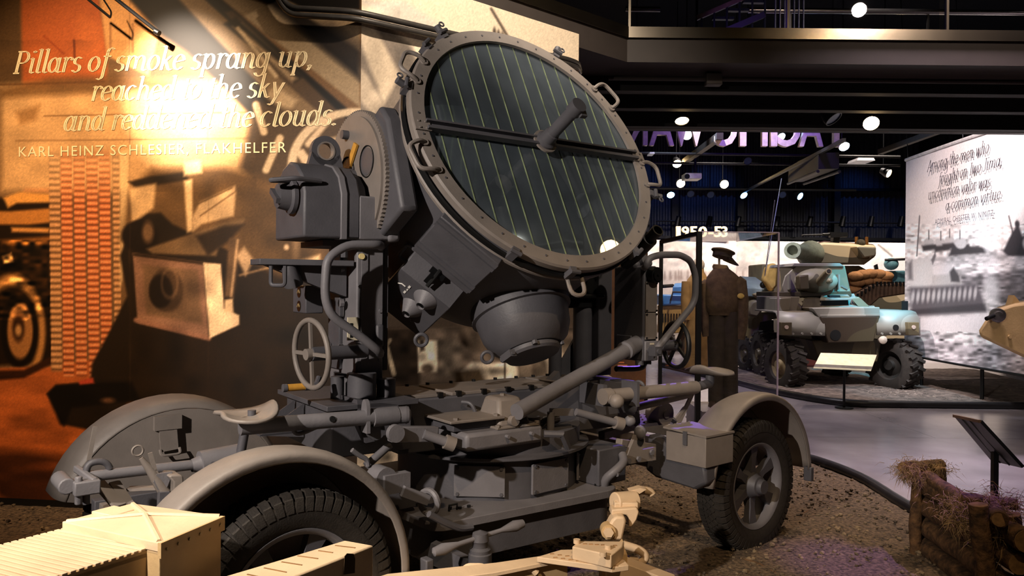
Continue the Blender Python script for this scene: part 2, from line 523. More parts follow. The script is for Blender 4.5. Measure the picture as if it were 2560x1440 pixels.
_bowl = arc(.36, .5, .31, .48, 0, 360, 22)
_arch = lambda x: [arc(x + .29, .62, .27, .36, 165, 0, 10) + [(x + .56, .12)]]
GLY = {
    'a': (1.0, [_bowl] + stem(.72, 0, 1, 0)), 'c': (.82, [arc(.40, .5, .34, .48, 50, 320, 20)]),
    'd': (1.0, [_bowl] + stem(.72, 0, 1.6)), 'e': (.84, [arc(.40, .5, .33, .48, 15, 320, 20), [(.08, .5), (.72, .62)]]),
    'f': (.62, [[(.34, -.3), (.34, 1.25)], arc(.56, 1.28, .22, .26, 180, 40, 8), arc(.14, -.3, .2, .22, 0, -130, 8), [(.1, 1.0), (.66, 1.0)]]),
    'g': (1.0, [_bowl, [(.72, 1.0), (.72, -.2)], arc(.40, -.2, .32, .32, 0, -160, 10)]),
    'h': (1.06, stem(.2, 0, 1.6, 1, 0) + _arch(.2) + [arc(.88, .13, .12, .13, 180, 330, 6)]),
    'i': (.5, stem(.2, 0, 1.0) + [arc(.22, 1.42, .04, .05, 0, 360, 8)]), 'j': (.5, [[(.3, 1), (.3, -.2)], arc(.05, -.2, .25, .3, 0, -140, 8), arc(.3, 1.42, .04, .05, 0, 360, 8)]),
    'k': (.95, stem(.2, 0, 1.6, 1, 0) + [[(.22, .42), (.66, .92)], [(.38, .58), (.66, .10)], arc(.78, .12, .12, .12, 190, 330, 5)]),
    'l': (.48, stem(.2, 0, 1.6)),
    'm': (1.6, stem(.2, 0, 1.0, 1, 0) + _arch(.2) + _arch(.76) + [arc(1.44, .13, .12, .13, 180, 330, 6)]),
    'n': (1.06, stem(.2, 0, 1.0, 1, 0) + _arch(.2) + [arc(.88, .13, .12, .13, 180, 330, 6)]),
    'o': (.88, [arc(.42, .5, .34, .48, 0, 360, 24)]),
    'p': (1.0, stem(.2, -.5, 1.0, 1, 0) + foot(.2, -.5) + [arc(.5, .5, .3, .48, 150, -160, 18)]),
    'r': (.74, stem(.2, 0, 1.0, 1, 0) + [arc(.48, .62, .28, .36, 170, 50, 8), arc(.64, .84, .03, .04, 0, 360, 6)]),
    's': (.72, [arc(.36, .74, .24, .24, 40, 230, 10) + arc(.34, .25, .26, .25, 60, -150, 12)]),
    't': (.58, stem(.24, 0, 1.36, 0) + [[(.04, 1.0), (.52, 1.0)]]),
    'u': (1.06, stem(.2, .3, 1.0, 1, 0) + [arc(.46, .34, .26, .32, 180, 340, 10)] + stem(.74, 0, 1.0, 1)),
    'v': (.86, [[(.1, 1), (.36, .02)], [(.36, .02), (.72, .95)]]), 'w': (1.26, [[(.1, 1), (.34, .02)], [(.34, .02), (.62, .98)], [(.62, .98), (.8, .02)], [(.8, .02), (1.12, .95)]]),
    'y': (.92, [[(.1, 1), (.42, .04)], [(.78, .95), (.30, -.35)], arc(.16, -.34, .14, .14, 0, -150, 6)]),
    'P': (1.16, [[(.32, 0), (.32, 1.45)], [(.12, 1.45), (.62, 1.45)], [(.1, 0), (.56, 0)], [(.32, .68), (.62, .68)], arc(.62, 1.065, .36, .385, 90, -90, 12)]),
    'A': (1.3, [[(.1, 0), (.72, 1.45)], [(.72, 1.45), (1.06, 0)], [(.36, .5), (.96, .5)], [(-.02, 0), (.28, 0)], [(.88, 0), (1.24, 0)]]),
    'I': (.64, [[(.32, 0), (.32, 1.45)], [(.1, 1.45), (.54, 1.45)], [(.1, 0), (.54, 0)]]),
    'J': (.8, [[(.5, 1.45), (.5, .2)], [(.28, 1.45), (.72, 1.45)], arc(.26, .22, .24, .26, 0, -150, 8)]),
    ',': (.42, [arc(.2, .06, .05, .05, 0, 360, 8), [(.24, .04), (.14, -.22)]]), '.': (.42, [arc(.2, .06, .05, .05, 0, 360, 8)]), ' ': (.46, []),
}


def pen_text(txt, p0, p1, up, nrm, xh, shear=.26, nib=.22, thin=.085):
    """mesh of a line of italic lettering set between two points of a wall"""
    adv = sum(GLY[c][0] for c in txt); p0, p1 = Vector(p0), Vector(p1)
    ex = (p1 - p0) / adv; kx = ex.length; up = Vector(up) * xh; off = Vector(nrm) * .004
    mb = MB(); x = 0.0
    sh = shear * xh / kx
    for c in txt:
        a, strokes = GLY[c]
        for st in strokes:
            for (ax, ay), (bx, by) in zip(st[:-1], st[1:]):
                L = math.hypot(bx - ax, by - ay)
                if L < 1e-6: continue
                nx_, ny_ = -(by - ay) / L * thin / 2, (bx - ax) / L * thin / 2
                hx = nib / 2
                for quad in (((ax - hx, ay), (ax + hx, ay), (bx + hx, by), (bx - hx, by)), ((ax - nx_, ay - ny_), (bx - nx_, by - ny_), (bx + nx_, by + ny_), (ax + nx_, ay + ny_))):
                    mb.add([p0 + ex * (x + u + sh * v) + up * v + off for u, v in quad], [(0, 1, 2, 3)])
        x += a
    return mb


def sans_mesh(txt, size=1.0, extrude=0.0, spacing=1.0, bold=0.0):
    cu = bpy.data.curves.new('t', 'FONT'); cu.body = txt; cu.size = size; cu.extrude = extrude; cu.space_character = spacing; cu.offset = bold
    cu.resolution_u = 3
    o = bpy.data.objects.new('t', cu); COL.objects.link(o)
    dg = bpy.context.evaluated_depsgraph_get()
    me = bpy.data.meshes.new_from_object(o.evaluated_get(dg))
    bpy.data.objects.remove(o); bpy.data.curves.remove(cu)
    return me


def fit_sans(name, txt, p0, p1, up, capz, m, parent, nrm, depth=.004, spacing=1.15, mirror=False, bold=0.0, **kw):
    """flat or solid capitals set between two points, capital height capz"""
    me = sans_mesh(txt, 1.0, .5 if depth > .01 else 0, spacing, bold)
    V = np.empty(len(me.vertices) * 3); me.vertices.foreach_get('co', V); V = V.reshape(-1, 3)
    x0, x1, y0, y1 = V[:, 0].min(), V[:, 0].max(), max(0, V[:, 1].min()), V[:, 1].max()
    p0, p1, up, nrm = Vector(p0), Vector(p1), Vector(up), Vector(nrm)
    U = np.array(p1 - p0); Z = np.array(up) * capz; Nn = np.array(nrm) * depth
    q = (V[:, 0] - x0) / (x1 - x0)
    if mirror: q = 1 - q
    W = np.array(p0) + np.outer(q, U) + np.outer((V[:, 1]) / (y1), Z) + np.outer(V[:, 2] + (1 if depth <= .01 else 0), Nn)
    me.vertices.foreach_set('co', W.ravel()); me.update()
    return put(name, me, m, parent, **kw)


# ================================================================ the hall: floor, beds, walls
M_FLOOR = mat('polished_concrete', (150, 142, 150), .22, 0, 1.6, .22, .04, 30, spec=.5)
M_JOINT = mat('joint_black', (30, 28, 30), .8)
fb = MB().box((-14, -6, -.30), (22, 30, -.012)).build('floor', M_JOINT, kind='structure')
for x0, x1, y0, y1 in ((-14, 2.6, -6, 9.12), (2.606, 8.6, -6, 9.12), (8.606, 22, -6, 9.12), (-14, 5.1, 9.126, 15.2), (5.106, 22, 9.126, 15.2), (-14, 22, 15.206, 30)):
    MB().box((x0, y0, -.05), (x1, y1, 0)).build('slab', M_FLOOR, fb)

M_CEIL = mat('ceiling_black', (16, 15, 16), .9)
MB().box((-14, -6, 9.0), (22, 30, 9.2)).build('ceiling', M_CEIL, kind='structure')
MB().box((-14.2, -6, 0), (-14, 30, 9)).build('wall_left', M_CEIL, kind='structure')
MB().box((22, -6, 0), (22.2, 30, 9)).build('wall_right', M_CEIL, kind='structure')
MB().box((-14, -6.2, 0), (22, -6, 9)).build('wall_front', M_CEIL, kind='structure')

# corrugated far wall
mb = MB(); n = 520; vs = []; fs = []
for i in range(n):
    x = -6 + 26.0 * i / n; y = 27.0 + (0, .05, .05, 0)[i % 4]
    vs += [(x, y, 0), (x, y, 9)]
for i in range(n - 1): fs.append((2 * i, 2 * i + 2, 2 * i + 3, 2 * i + 1))
mb.add(vs, fs).build('wall_back', mat('corrugated_grey', (62, 64, 72), .5, .2), kind='structure', smooth=False)
cw = MB().box((-6, 27.06, 0), (21, 27.3, 9)).build('wall_backing', M_CEIL, kind='structure')
wb = bpy.data.objects['wall_back']
for x in (4.6, 5.6, 7.9, 11.3, 14.4, 17.4):
    MB().box((x, 26.7, 0), (x + .22, 26.98, 8.9)).build('column', BLACK, wb)
for z in (3.55, 5.3):
    MB().box((3, 26.82, z), (19, 26.96, z + .10)).build('girt', BLACK, wb)

# gravel beds ---------------------------------------------------------------
M_SOIL = mat('dry_soil', (116, 98, 78), .95, 0, 42, .35, 1.0, 90, col2=(44, 38, 32))
M_SOIL2 = mat('grey_soil', (120, 104, 96), .95, 0, 9, .3, .7, 40, col2=(62, 54, 50))


def bed(name, poly, z, m, amp, step, label, sink=.05, seed=0):
    P = np.array(poly); x0, y0 = P.min(0); x1, y1 = P.max(0)
    nx, ny = int((x1 - x0) / step) + 2, int((y1 - y0) / step) + 2
    X, Y = np.meshgrid(np.linspace(x0, x1, nx), np.linspace(y0, y1, ny))
    d = -sd_poly(poly, X, Y)
    keep = d > -step * .7
    Z = np.zeros(X.shape)
    for j in range(ny):
        for i in range(nx):
            if keep[j, i]:
                p = Vector((X[j, i], Y[j, i], seed))
                Z[j, i] = z + amp * (noise.noise(p * 1.3) * .8 + noise.noise(p * 6) * .5 + noise.noise(p * 17) * .35)
    Z = np.where(keep, Z * np.clip(.4 + d / .25, .35, 1), -.03)
    idx = -np.ones(X.shape, int); idx[keep] = np.arange(keep.sum())
    q = np.stack([idx[:-1, :-1], idx[:-1, 1:], idx[1:, 1:], idx[1:, :-1]], -1).reshape(-1, 4)
    q = q[(q >= 0).all(1)]
    me = bpy.data.meshes.new(name)
    me.from_pydata(np.stack([X[keep], Y[keep], Z[keep]], -1).tolist(), [], q.tolist())
    me.polygons.foreach_set('use_smooth', [True] * len(me.polygons))
    o = put(name, me, m, kind='structure')
    return o


def stones(name, pts, rmin, rmax, m, label, cat, seed):
    r = random.Random(seed); base = []
    for k in range(6):
        b = MB().ball((0, 0, 0), 1, 6, (r.uniform(.8, 1.3), r.uniform(.7, 1.1), r.uniform(.5, .8)))
        base.append(([v + Vector((r.uniform(-.2, .2), r.uniform(-.2, .2), r.uniform(-.15, .15))) for v in b.v], b.f))
    mb = MB()
    for p in pts:
        s = rmin + (rmax - rmin) * r.random() ** 3
        vs, f_ = base[r.randrange(6)]
        R = Matrix.Rotation(r.uniform(0, 6.28), 3, 'Z')
        mb.add([Vector(p) + (R @ v) * s for v in vs], f_)
    return mb.build(name, m, None, label, cat, kind='stuff', smooth=False)


# outline of the bed under the searchlight; the curb follows its open side
C1 = [(-4.6, 6.0), (-1.2, 5.72), (0.62, 7.25), (1.0, 8.2), (1.9, 8.6), (2.6, 8.35), (3.02, 7.75), (3.2, 6.95), (3.16, 5.9), (3.3, 5.0), (3.45, 4.0), (3.45, 2.4), (-4.6, 2.2)]
bed('gravel_bed_front', C1, .045, M_SOIL, .022, .030, '')
pts = []
while len(pts) < 20000:
    x, y = random.uniform(-4.4, 3.3), 2.6 + 5.8 * random.random() ** 1.6
    if x < -2.2 and random.random() < .7: continue
    pts.append((x, y, .045 + random.uniform(-.012, .014)))
A_ = np.array(pts); dd = -sd_poly(C1, A_[:, 0], A_[:, 1])
M_STONE = mat('gravel_stone', (136, 118, 92), .9, 0, 3, .4, col2=(58, 50, 42))
stones('gravel', [p for p, d in zip(pts, dd) if d > .1], .003, .020, M_STONE, 'loose brown gravel strewn over the soil under the searchlight', 'gravel', 3)
C2 = [(3.4, 17.2), (4.15, 14.2), (4.46, 12.78), (5.07, 11.62), (6.16, 11.48), (9.5, 11.48), (10.5, 17.2)]
bed('gravel_bed_back', C2, .04, M_SOIL2, .02, .07, '', seed=5)
pts = [(random.uniform(4.2, 9.2), random.uniform(11.4, 14.5), .03) for _ in range(2600)]
A_ = np.array(pts); dd = -sd_poly(C2, A_[:, 0], A_[:, 1])
stones('gravel', [p for p, d in zip(pts, dd) if d > .15], .008, .03, mat('pale_stone', (150, 134, 124), .9, 0, 3, .4), 'loose pale gravel spread round the armoured car', 'gravel', 4)
M_CURB = mat('black_rubber_curb', (36, 34, 36), .35, 0, 10, .2)


def smooth_path(P, k=6):
    out = []
    for i in range(len(P) - 1):
        a, b, c, d = P[max(i - 1, 0)], P[i], P[i + 1], P[min(i + 2, len(P) - 1)]
        for t in [j / k for j in range(k)]:
            out.append(tuple(.5 * (2 * b[q] + (c[q] - a[q]) * t + (2 * a[q] - 5 * b[q] + 4 * c[q] - d[q]) * t * t + (3 * b[q] - a[q] - 3 * c[q] + d[q]) * t ** 3) for q in range(3)))
    return out + [tuple(P[-1])]


MB().tube(smooth_path([(x, y, .045) for x, y in C1[3:12]]), .05, 10).build('curb', M_CURB, None, 'black rounded curb edging the gravel round the searchlight', 'curb')
MB().tube(smooth_path([(x, y, .05) for x, y in C2[:6]]), .058, 10).build('curb', M_CURB, None, 'black rounded curb in front of the armoured car', 'curb')

# ---------------------------------------------------------------- mural walls
WA = onz(100, 1252, .06)                                     # a point on the foot of the left mural
dA = Vector((math.cos(math.radians(7)), -math.sin(math.radians(7)), 0))


def hit(px, P, d):                                           # vertical plane through P along d, where pixel column px meets it
    n = Vector((-d.y, d.x, 0)); return onplane(px, 720, P, n)


K0 = hit(897, WA, dA); K0.z = 0
WA.z = 0
dB = Vector((math.cos(math.radians(40.6)), math.sin(math.radians(40.6)), 0))
K1 = hit(1441, K0, dB); K1.z = 0
nA = Vector((dA.y, -dA.x, 0)); nB = Vector((dB.y, -dB.x, 0))          # towards the viewer
KL = K0 - dA * 4.6
ZT = 4.12


def paint_left(X, Y):
    p = Print(X, Y, (128, 98, 66))
    p.poly([(-500, -400), (46, -400), (60, 480), (-500, 480)], (112, 84, 52), 8)
    p.poly([(46, -400), (246, -400), (248, 0), (268, 140), (262, 480), (60, 480)], (190, 108, 56), 5)
    p.poly([(200, 40), (262, 60), (265, 140), (180, 150)], (206, 124, 64), 16, .6)
    p.poly([(248, -10), (392, -10), (396, 90), (372, 190), (268, 140)], (222, 170, 112), 4)
    p.poly([(0, 215), (420, 200), (640, 200), (640, 480), (0, 480)], (214, 172, 122), 14)
    p.poly([(0, 225), (130, 190), (300, 190), (430, 205), (430, 222), (0, 245)], (120, 86, 48), 10, .8)
    p.line([(0, 212), (260, 204)], 3, (110, 74, 40), 2)
    p.line([(110, 290), (640, 280)], 3, (150, 112, 72), 2)
    p.line([(40, 352), (640, 346)], 3, (160, 122, 82), 2)
    for x in (276, 332): p.line([(x, 60), (x, 130)], 4, (150, 105, 66), 2, .8)
    p.line([(185, 100), (187, 150)], 5, (120, 60, 28), 2)
    p.line([(110, 90), (160, 135)], 3, (150, 66, 30), 2, .7)
    p.poly([(40, 280), (100, 262), (90, 300), (50, 312)], (150, 110, 66), 8, .7)
    # gun barrels running down to the right
    p.poly([(318, -8), (452, -8), (730, 270), (780, 470), (640, 300), (470, 130), (396, 80)], (34, 25, 15), 6)
    p.poly([(440, -8), (530, -8), (900, 320), (900, 470), (760, 330)], (142, 118, 88), 5)
    p.poly([(505, -8), (548, -8), (900, 300), (900, 345)], (22, 16, 11), 4)
    p.poly([(560, 30), (582, 25), (900, 330), (900, 372), (700, 195)], (92, 72, 52), 4)
    p.poly([(592, 62), (604, 56), (740, 180), (728, 186)], (216, 190, 152), 3)
    p.poly([(560, 60), (590, 44), (760, 190), (735, 206)], (36, 27, 18), 5)
    p.poly([(580, 66), (612, 80), (744, 196), (730, 206)], (196, 168, 132), 5, .8)
    p.poly([(548, -8), (672, -8), (900, 168), (900, 268)], (168, 146, 116), 4)
    p.poly([(648, -8), (702, -8), (900, 120), (900, 200)], (42, 34, 27), 10)
    p.poly([(690, -8), (830, -8), (900, 40), (900, 128)], (150, 128, 100), 5)
    p.poly([(700, -8), (900, -8), (900, 24), (760, 22)], (30, 24, 18), 4)
    p.poly([(740, 60), (830, 60), (900, 110), (900, 165), (800, 110)], (60, 50, 42), 14, .7)
    p.line([(595, 70), (690, 190)], 10, (230, 206, 170), 3, .7)
    p.poly([(690, 215), (745, 250), (715, 290), (660, 240)], (212, 186, 150), 6, .7)
    # spoked ring at the gun's foot
    p.poly([(640, 250), (900, 330), (900, 560), (690, 520), (600, 420)], (92, 72, 50), 10)
    p.ell(890, 420, 172, 150, (222, 198, 166), 3, .95, .87)
    for a, b in (((700, 345), (665, 425)), ((640, 262), (660, 330))): p.line([a, b], 18, (226, 200, 164), 3, .9)
    p.poly([(735, 378), (758, 372), (802, 432), (780, 444)], (214, 188, 156), 3)
    p.line([(830, 290), (770, 360)], 16, (214, 188, 156), 4)
    p.line([(905, 330), (828, 350)], 12, (180, 156, 126), 4)
    # vehicle at the left edge
    p.poly([(-400, 480), (130, 500), (140, 905), (-400, 935)], (46, 30, 14), 6)
    p.poly([(8, 494), (48, 480), (132, 486), (130, 506), (42, 508), (20, 520)], (228, 168, 92), 4)
    p.poly([(-200, 526), (28, 528), (130, 520), (130, 556), (70, 562), (-200, 560)], (196, 136, 70), 4)
    p.poly([(28, 568), (124, 570), (122, 582), (30, 580)], (216, 156, 88), 4)
    p.poly([(0, 600), (130, 590), (132, 612), (20, 612)], (150, 100, 48), 5)
    p.poly([(6, 640), (28, 632), (34, 655), (10, 660)], (210, 160, 100), 3)
    p.ell(30, 830, 84, 145, (206, 150, 88), 5, .9, .80)
    p.poly([(-400, 860), (-10, 690), (-10, 940), (-400, 940)], (40, 26, 12), 4)
    p.ell(48, 828, 46, 92, (30, 20, 10), 3)
    p.ell(50, 828, 32, 70, (172, 122, 72), 3)
    p.ell(46, 820, 15, 34, (70, 44, 24), 4)
    p.ell(46, 826, 8, 14, (196, 150, 96), 4)
    p.mottle((0, 600, 130, 800), .5, 16, 9, 4)
    # road and the dark coat
    p.poly([(-400, 935), (140, 915), (330, 880), (330, 1300), (-400, 1300)], (192, 112, 58), 4)
    p.poly([(-400, 935), (60, 925), (130, 890), (140, 905), (60, 945), (-400, 985)], (70, 40, 20), 4)
    # shell basket
    ph = 15.4
    for k, x in enumerate((138, 168, 200, 232, 263, 292)):
        wd = 15 if k < 5 else 10
        inx = np.clip((wd - np.abs(X - x - (Y - 600) * .012)) / 3, 0, 1)
        iny = np.clip((Y - 372) / 30, 0, 1) * np.clip((945 - 14 * (k == 0) - Y) / 8, 0, 1)
        t = (Y + (7.7 if k % 2 else 0)) % ph / ph
        m = inx * iny
        orange = np.array((214, 128, 76)) if k in (1, 2, 3, 4) else np.array((196, 146, 98))
        p.lay(m, orange * .66)
        p.lay(m * np.clip(np.sin(t * math.pi) * 2 - .5, 0, 1), orange)
        p.lay(m * np.clip(np.sin(t * math.pi) * 4 - 3.1, 0, 1), (240, 190, 140), .6)
        p.lay(m * np.clip((520 - Y) / 160, 0, 1), (240, 204, 156), .6)  # bleached basket top: wash of the hot pool painted into the print
    p.poly([(300, 380), (322, 372), (318, 560), (306, 700), (300, 720)], (236, 200, 150), 4, .8)
    # soldiers and the box instrument
    p.poly([(330, 470), (380, 420), (560, 420), (640, 440), (780, 460), (900, 500), (900, 780), (620, 700), (420, 640), (300, 600)], (120, 92, 60), 12)
    p.poly([(318, 590), (340, 552), (366, 534), (402, 532), (430, 560), (600, 640), (700, 660), (900, 690), (900, 1300), (640, 1300), (560, 1020), (440, 1010), (330, 1086), (250, 1080), (160, 1062), (118, 985), (140, 965), (226, 952), (230, 910), (268, 840), (318, 740), (300, 640)], (50, 37, 24), 4)
    p.poly([(250, 1080), (330, 1086), (560, 1000), (640, 1300), (250, 1300)], (58, 40, 26), 6)
    p.poly([(-200, 1120), (90, 1130), (210, 1150), (240, 1300), (90, 1300)], (80, 46, 24), 14, .9)
    p.ell(112, 1164, 38, 12, (170, 96, 52), 5, .5)
    p.poly([(118, 985), (140, 962), (330, 955), (350, 1000), (180, 1020), (160, 1066), (150, 1060)], (30, 22, 14), 5)
    p.ell(270, 1001, 16, 7, (120, 86, 60), 4); p.ell(330, 1014, 14, 8, (160, 110, 76), 4)
    p.poly([(196, 953), (232, 944), (236, 958), (200, 962)], (200, 90, 60), 3)
    p.poly([(590, 470), (690, 480), (760, 430), (900, 440), (900, 700), (700, 690), (600, 640)], (104, 80, 52), 10)
    p.poly([(320, 455), (380, 440), (470, 430), (470, 450), (340, 470)], (60, 44, 26), 4)
    p.poly([(322, 472), (390, 458), (384, 520), (330, 560)], (214, 178, 132), 5)
    p.poly([(460, 405), (500, 400), (505, 432), (460, 440)], (238, 204, 158), 5)
    p.ell(350, 590, 46, 40, (40, 28, 18), 4); p.ell(370, 580, 14, 26, (150, 118, 86), 5, .8)
    p.poly([(460, 452), (480, 448), (482, 575), (468, 582)], (236, 200, 152), 4)
    p.poly([(480, 545), (500, 505), (588, 464), (590, 480), (584, 540), (505, 560), (482, 580)], (206, 172, 130), 4)
    p.line([(484, 515), (580, 470)], 3, (120, 92, 60), 2); p.line([(500, 540), (590, 478)], 3, (130, 100, 68), 2)
    p.poly([(366, 622), (560, 556), (612, 546), (608, 562), (560, 580), (540, 640), (380, 634)], (132, 106, 76), 4)
    p.poly([(490, 590), (560, 565), (612, 560), (575, 600), (520, 640)], (66, 50, 34), 5)
    p.poly([(572, 596), (602, 594), (584, 744), (562, 742)], (110, 86, 62), 4); p.line([(594, 600), (578, 740)], 5, (196, 162, 124), 3)
    p.poly([(332, 632), (508, 656), (522, 848), (344, 808)], (146, 112, 90), 2.5)
    p.poly([(356, 662), (494, 676), (506, 810), (366, 786)], (124, 98, 74), 5)
    p.poly([(332, 632), (508, 656), (509, 662), (334, 640)], (70, 52, 36), 2)
    p.ell(416, 726, 42, 54, (88, 68, 50), 4); p.ell(402, 728, 30, 42, (48, 36, 26), 3); p.ell(424, 708, 22, 40, (160, 128, 98), 3, .5, .8)
    p.line([(340, 800), (522, 846)], 12, (150, 112, 90), 3)
    p.poly([(508, 656), (552, 660), (560, 772), (598, 788), (598, 812), (524, 846)], (238, 206, 168), 2.5)
    p.poly([(562, 750), (582, 746), (584, 782), (560, 780)], (226, 192, 152), 3)
    p.poly([(590, 640), (610, 616), (634, 650), (614, 690)], (180, 150, 116), 5)
    p.line([(600, 688), (690, 664), (900, 650)], 5, (180, 148, 112), 3, .8)
    p.poly([(690, 668), (800, 636), (800, 660), (740, 668)], (206, 174, 136), 5)
    for a in ((716, 585), (716, 618)): p.ell(*a, 6, 7, (230, 196, 160), 3)
    p.ell(740, 605, 9, 50, (180, 148, 114), 6, .6)
    p.mottle((0, 100, 640, 480), .05, 50, 40, 8)
    p.mottle((320, 440, 900, 1250), .10, 40, 40, 9)
    p.mottle((0, 940, 330, 1250), .10, 50, 18, 10)
    p.line([(324, 0), (326, 1250)], 1.5, (90, 66, 44), 1.5, .35); p.line([(520, 0), (521, 1250)], 1.5, (90, 66, 44), 1.5, .25)
    return p.out(.03, 1.28)


def paint_right(X, Y):
    p = Print(X, Y, (226, 206, 178))
    p.poly([(880, 60), (960, 50), (1030, 120), (1060, 300), (1000, 420), (880, 330)], (120, 108, 96), 8)
    p.poly([(890, 80), (925, 40), (1000, 190), (960, 260)], (196, 176, 150), 6)
    p.poly([(880, 150), (920, 190), (960, 260), (935, 290), (880, 230)], (176, 158, 136), 5)
    p.poly([(890, 0), (1010, 0), (1100, 60), (1060, 110), (950, 30)], (206, 194, 178), 8)
    p.poly([(880, -100), (960, -100), (900, 10), (880, 20)], (226, 206, 178), 6)
    p.poly([(985, 120), (1020, 110), (1060, 170), (1010, 200)], (96, 88, 80), 8, .7)
    p.line([(1228, 22), (1272, 96)], 7, (92, 80, 70), 2)
    for a in ((1236, 80), (1246, 86), (1256, 92)): p.ell(*a, 4, 12, (80, 70, 62), 2)
    p.poly([(880, 330), (1100, 330), (1600, 700), (1600, 840), (880, 840)], (84, 70, 58), 20)
    p.poly([(880, 820), (1700, 820), (1700, 1300), (880, 1300)], (108, 92, 78), 6)
    p.poly([(880, 820), (1050, 820), (1050, 990), (880, 1000)], (46, 36, 28), 6)
    p.line([(968, 870), (985, 935)], 11, (190, 168, 138), 2); p.line([(960, 876), (975, 850)], 9, (160, 140, 114), 2)
    p.poly([(1044, 850), (1094, 852), (1094, 930), (1046, 930)], (226, 206, 178), 3)
    p.ell(1068, 922, 15, 12, (86, 72, 60), 4); p.poly([(1048, 848), (1060, 850), (1062, 876), (1050, 880)], (60, 50, 42), 3)
    p.poly([(1098, 848), (1150, 850), (1156, 945), (1098, 940)], (112, 98, 84), 5)
    p.poly([(1152, 930), (1180, 905), (1230, 910), (1290, 900), (1300, 960), (1160, 960)], (240, 220, 194), 5)
    p.line([(1262, 900), (1262, 950)], 4, (70, 60, 52), 1.5)
    p.poly([(1300, 880), (1330, 880), (1330, 960), (1300, 960)], (128, 112, 96), 3)
    p.poly([(1340, 870), (1430, 850), (1430, 960), (1340, 960)], (120, 104, 88), 4)
    p.poly([(1360, 880), (1400, 860), (1412, 900), (1370, 935)], (206, 186, 160), 4); p.poly([(1376, 896), (1398, 880), (1402, 905), (1380, 915)], (90, 78, 66), 3)
    p.poly([(880, 1040), (1000, 1060), (1010, 1300), (880, 1300)], (214, 190, 160), 8)
    p.mottle((880, 0, 1000, 330), .08, 30, 30, 5); p.mottle((880, 820, 1600, 1300), .22, 22, 18, 6)
    return p.out()


M_MURAL = print_mat('mural_print', .5, .08, .22)


def plane_fn(A, B, z0, z1):
    A, B = np.array(A), np.array(B)

    def fn(S, Tt):
        W = A + (B - A) * S[..., None]
        W[..., 2] = z0 + (z1 - z0) * Tt
        return W
    return fn


wl = sheet('wall_mural_left', plane_fn(KL, K0, .07, ZT), 430, 440, paint_left, M_MURAL, -nA * .12, kind='structure')
wr = sheet('wall_mural_angled', plane_fn(K0, K1, .07, ZT), 190, 320, paint_right, M_MURAL, -nB * .12, kind='structure')
MB().prism([tuple(KL), tuple(K0), tuple(K0 - nA * .12), tuple(KL - nA * .12)], (0, 0, .07)).build('baseboard_left', BLACK, kind='structure')
MB().prism([tuple(K0), tuple(K1), tuple(K1 - nB * .12), tuple(K0 - nB * .12)], (0, 0, .07)).build('baseboard_angled', BLACK, kind='structure')
M_LET = mat('cream_lettering', (250, 226, 178), .45, na=.02)
UP = Vector((0, 0, 1))
for txt, a, b, xh in (('Pillars of smoke sprang up,', (30, 184), (782, 167), 37), ('reached to the sky', (226, 253), (706, 243), 37), ('and reddened the clouds.', (158, 328), (842, 313), 37)):
    A, B = onplane(*a, K0, nA), onplane(*b, K0, nA)
    pen_text(txt, A, B, UP, nA, xh / FPX * A.y).build('quote_line', M_LET, wl, smooth=False)
A, B = onplane(48, 392, K0, nA), onplane(716, 381, K0, nA)
fit_sans('attribution_line', 'KARL HEINZ SCHLESIER, FLAKHELFER', A, B, UP, 25 / FPX * A.y, M_LET, wl, nA)

# conduits along the murals and a bent pipe with its hanger
M_PIPE = mat('grey_conduit', (70, 66, 62), .45, .4)


def on_A(px, py, off): return onplane(px, py, K0 + nA * off, nA)
def on_B(px, py, off): return onplane(px, py, K0 + nB * off, nB)


for dy, r in ((0, .022), (17, .022)):
    q = [on_A(690, -30 + dy, .10), on_A(720, 20 + dy, .10), on_A(880, 28 + dy, .10), on_B(930, 38 + dy, .08), on_B(1130, 84 + dy * .9, .08), on_B(1420, 148 + dy * .7, .08), on_B(1446, 158 + dy * .7, .02), on_B(1450, 175 + dy * .4, -.25)]
    MB().tube(q, r, 10, rnd=.08).build('conduit', M_PIPE, None, ('upper' if dy == 0 else 'lower') + ' grey conduit running along the top of both murals', 'pipe', 'conduits along the murals')
pr = thing('hanging_bar', on_A(390, 82, .14), 'dark metal bar hanging before the top left of the mural', 'bar')
MB().tube([on_A(255, -30, .30), on_A(395, 80, .14)], .014, 8).build('rod', BLACK, pr)
MB().cyl(on_A(388, 78, .14), on_A(398, 84, .14), .022).build('end_cap', BLACK, pr)
pr = thing('hanging_bar', on_A(276, 45, .2), 'thin dark bar with a strap hanging at the top left of the mural', 'bar')
MB().tube([on_A(210, -10, .25), on_A(276, 44, .2)], .010, 8).build('rod', BLACK, pr)
MB().tube([on_A(276, 44, .2), on_A(279, 30, .2), on_A(250, -15, .25)], .006, 6, rnd=.02).build('strap', BLACK, pr)

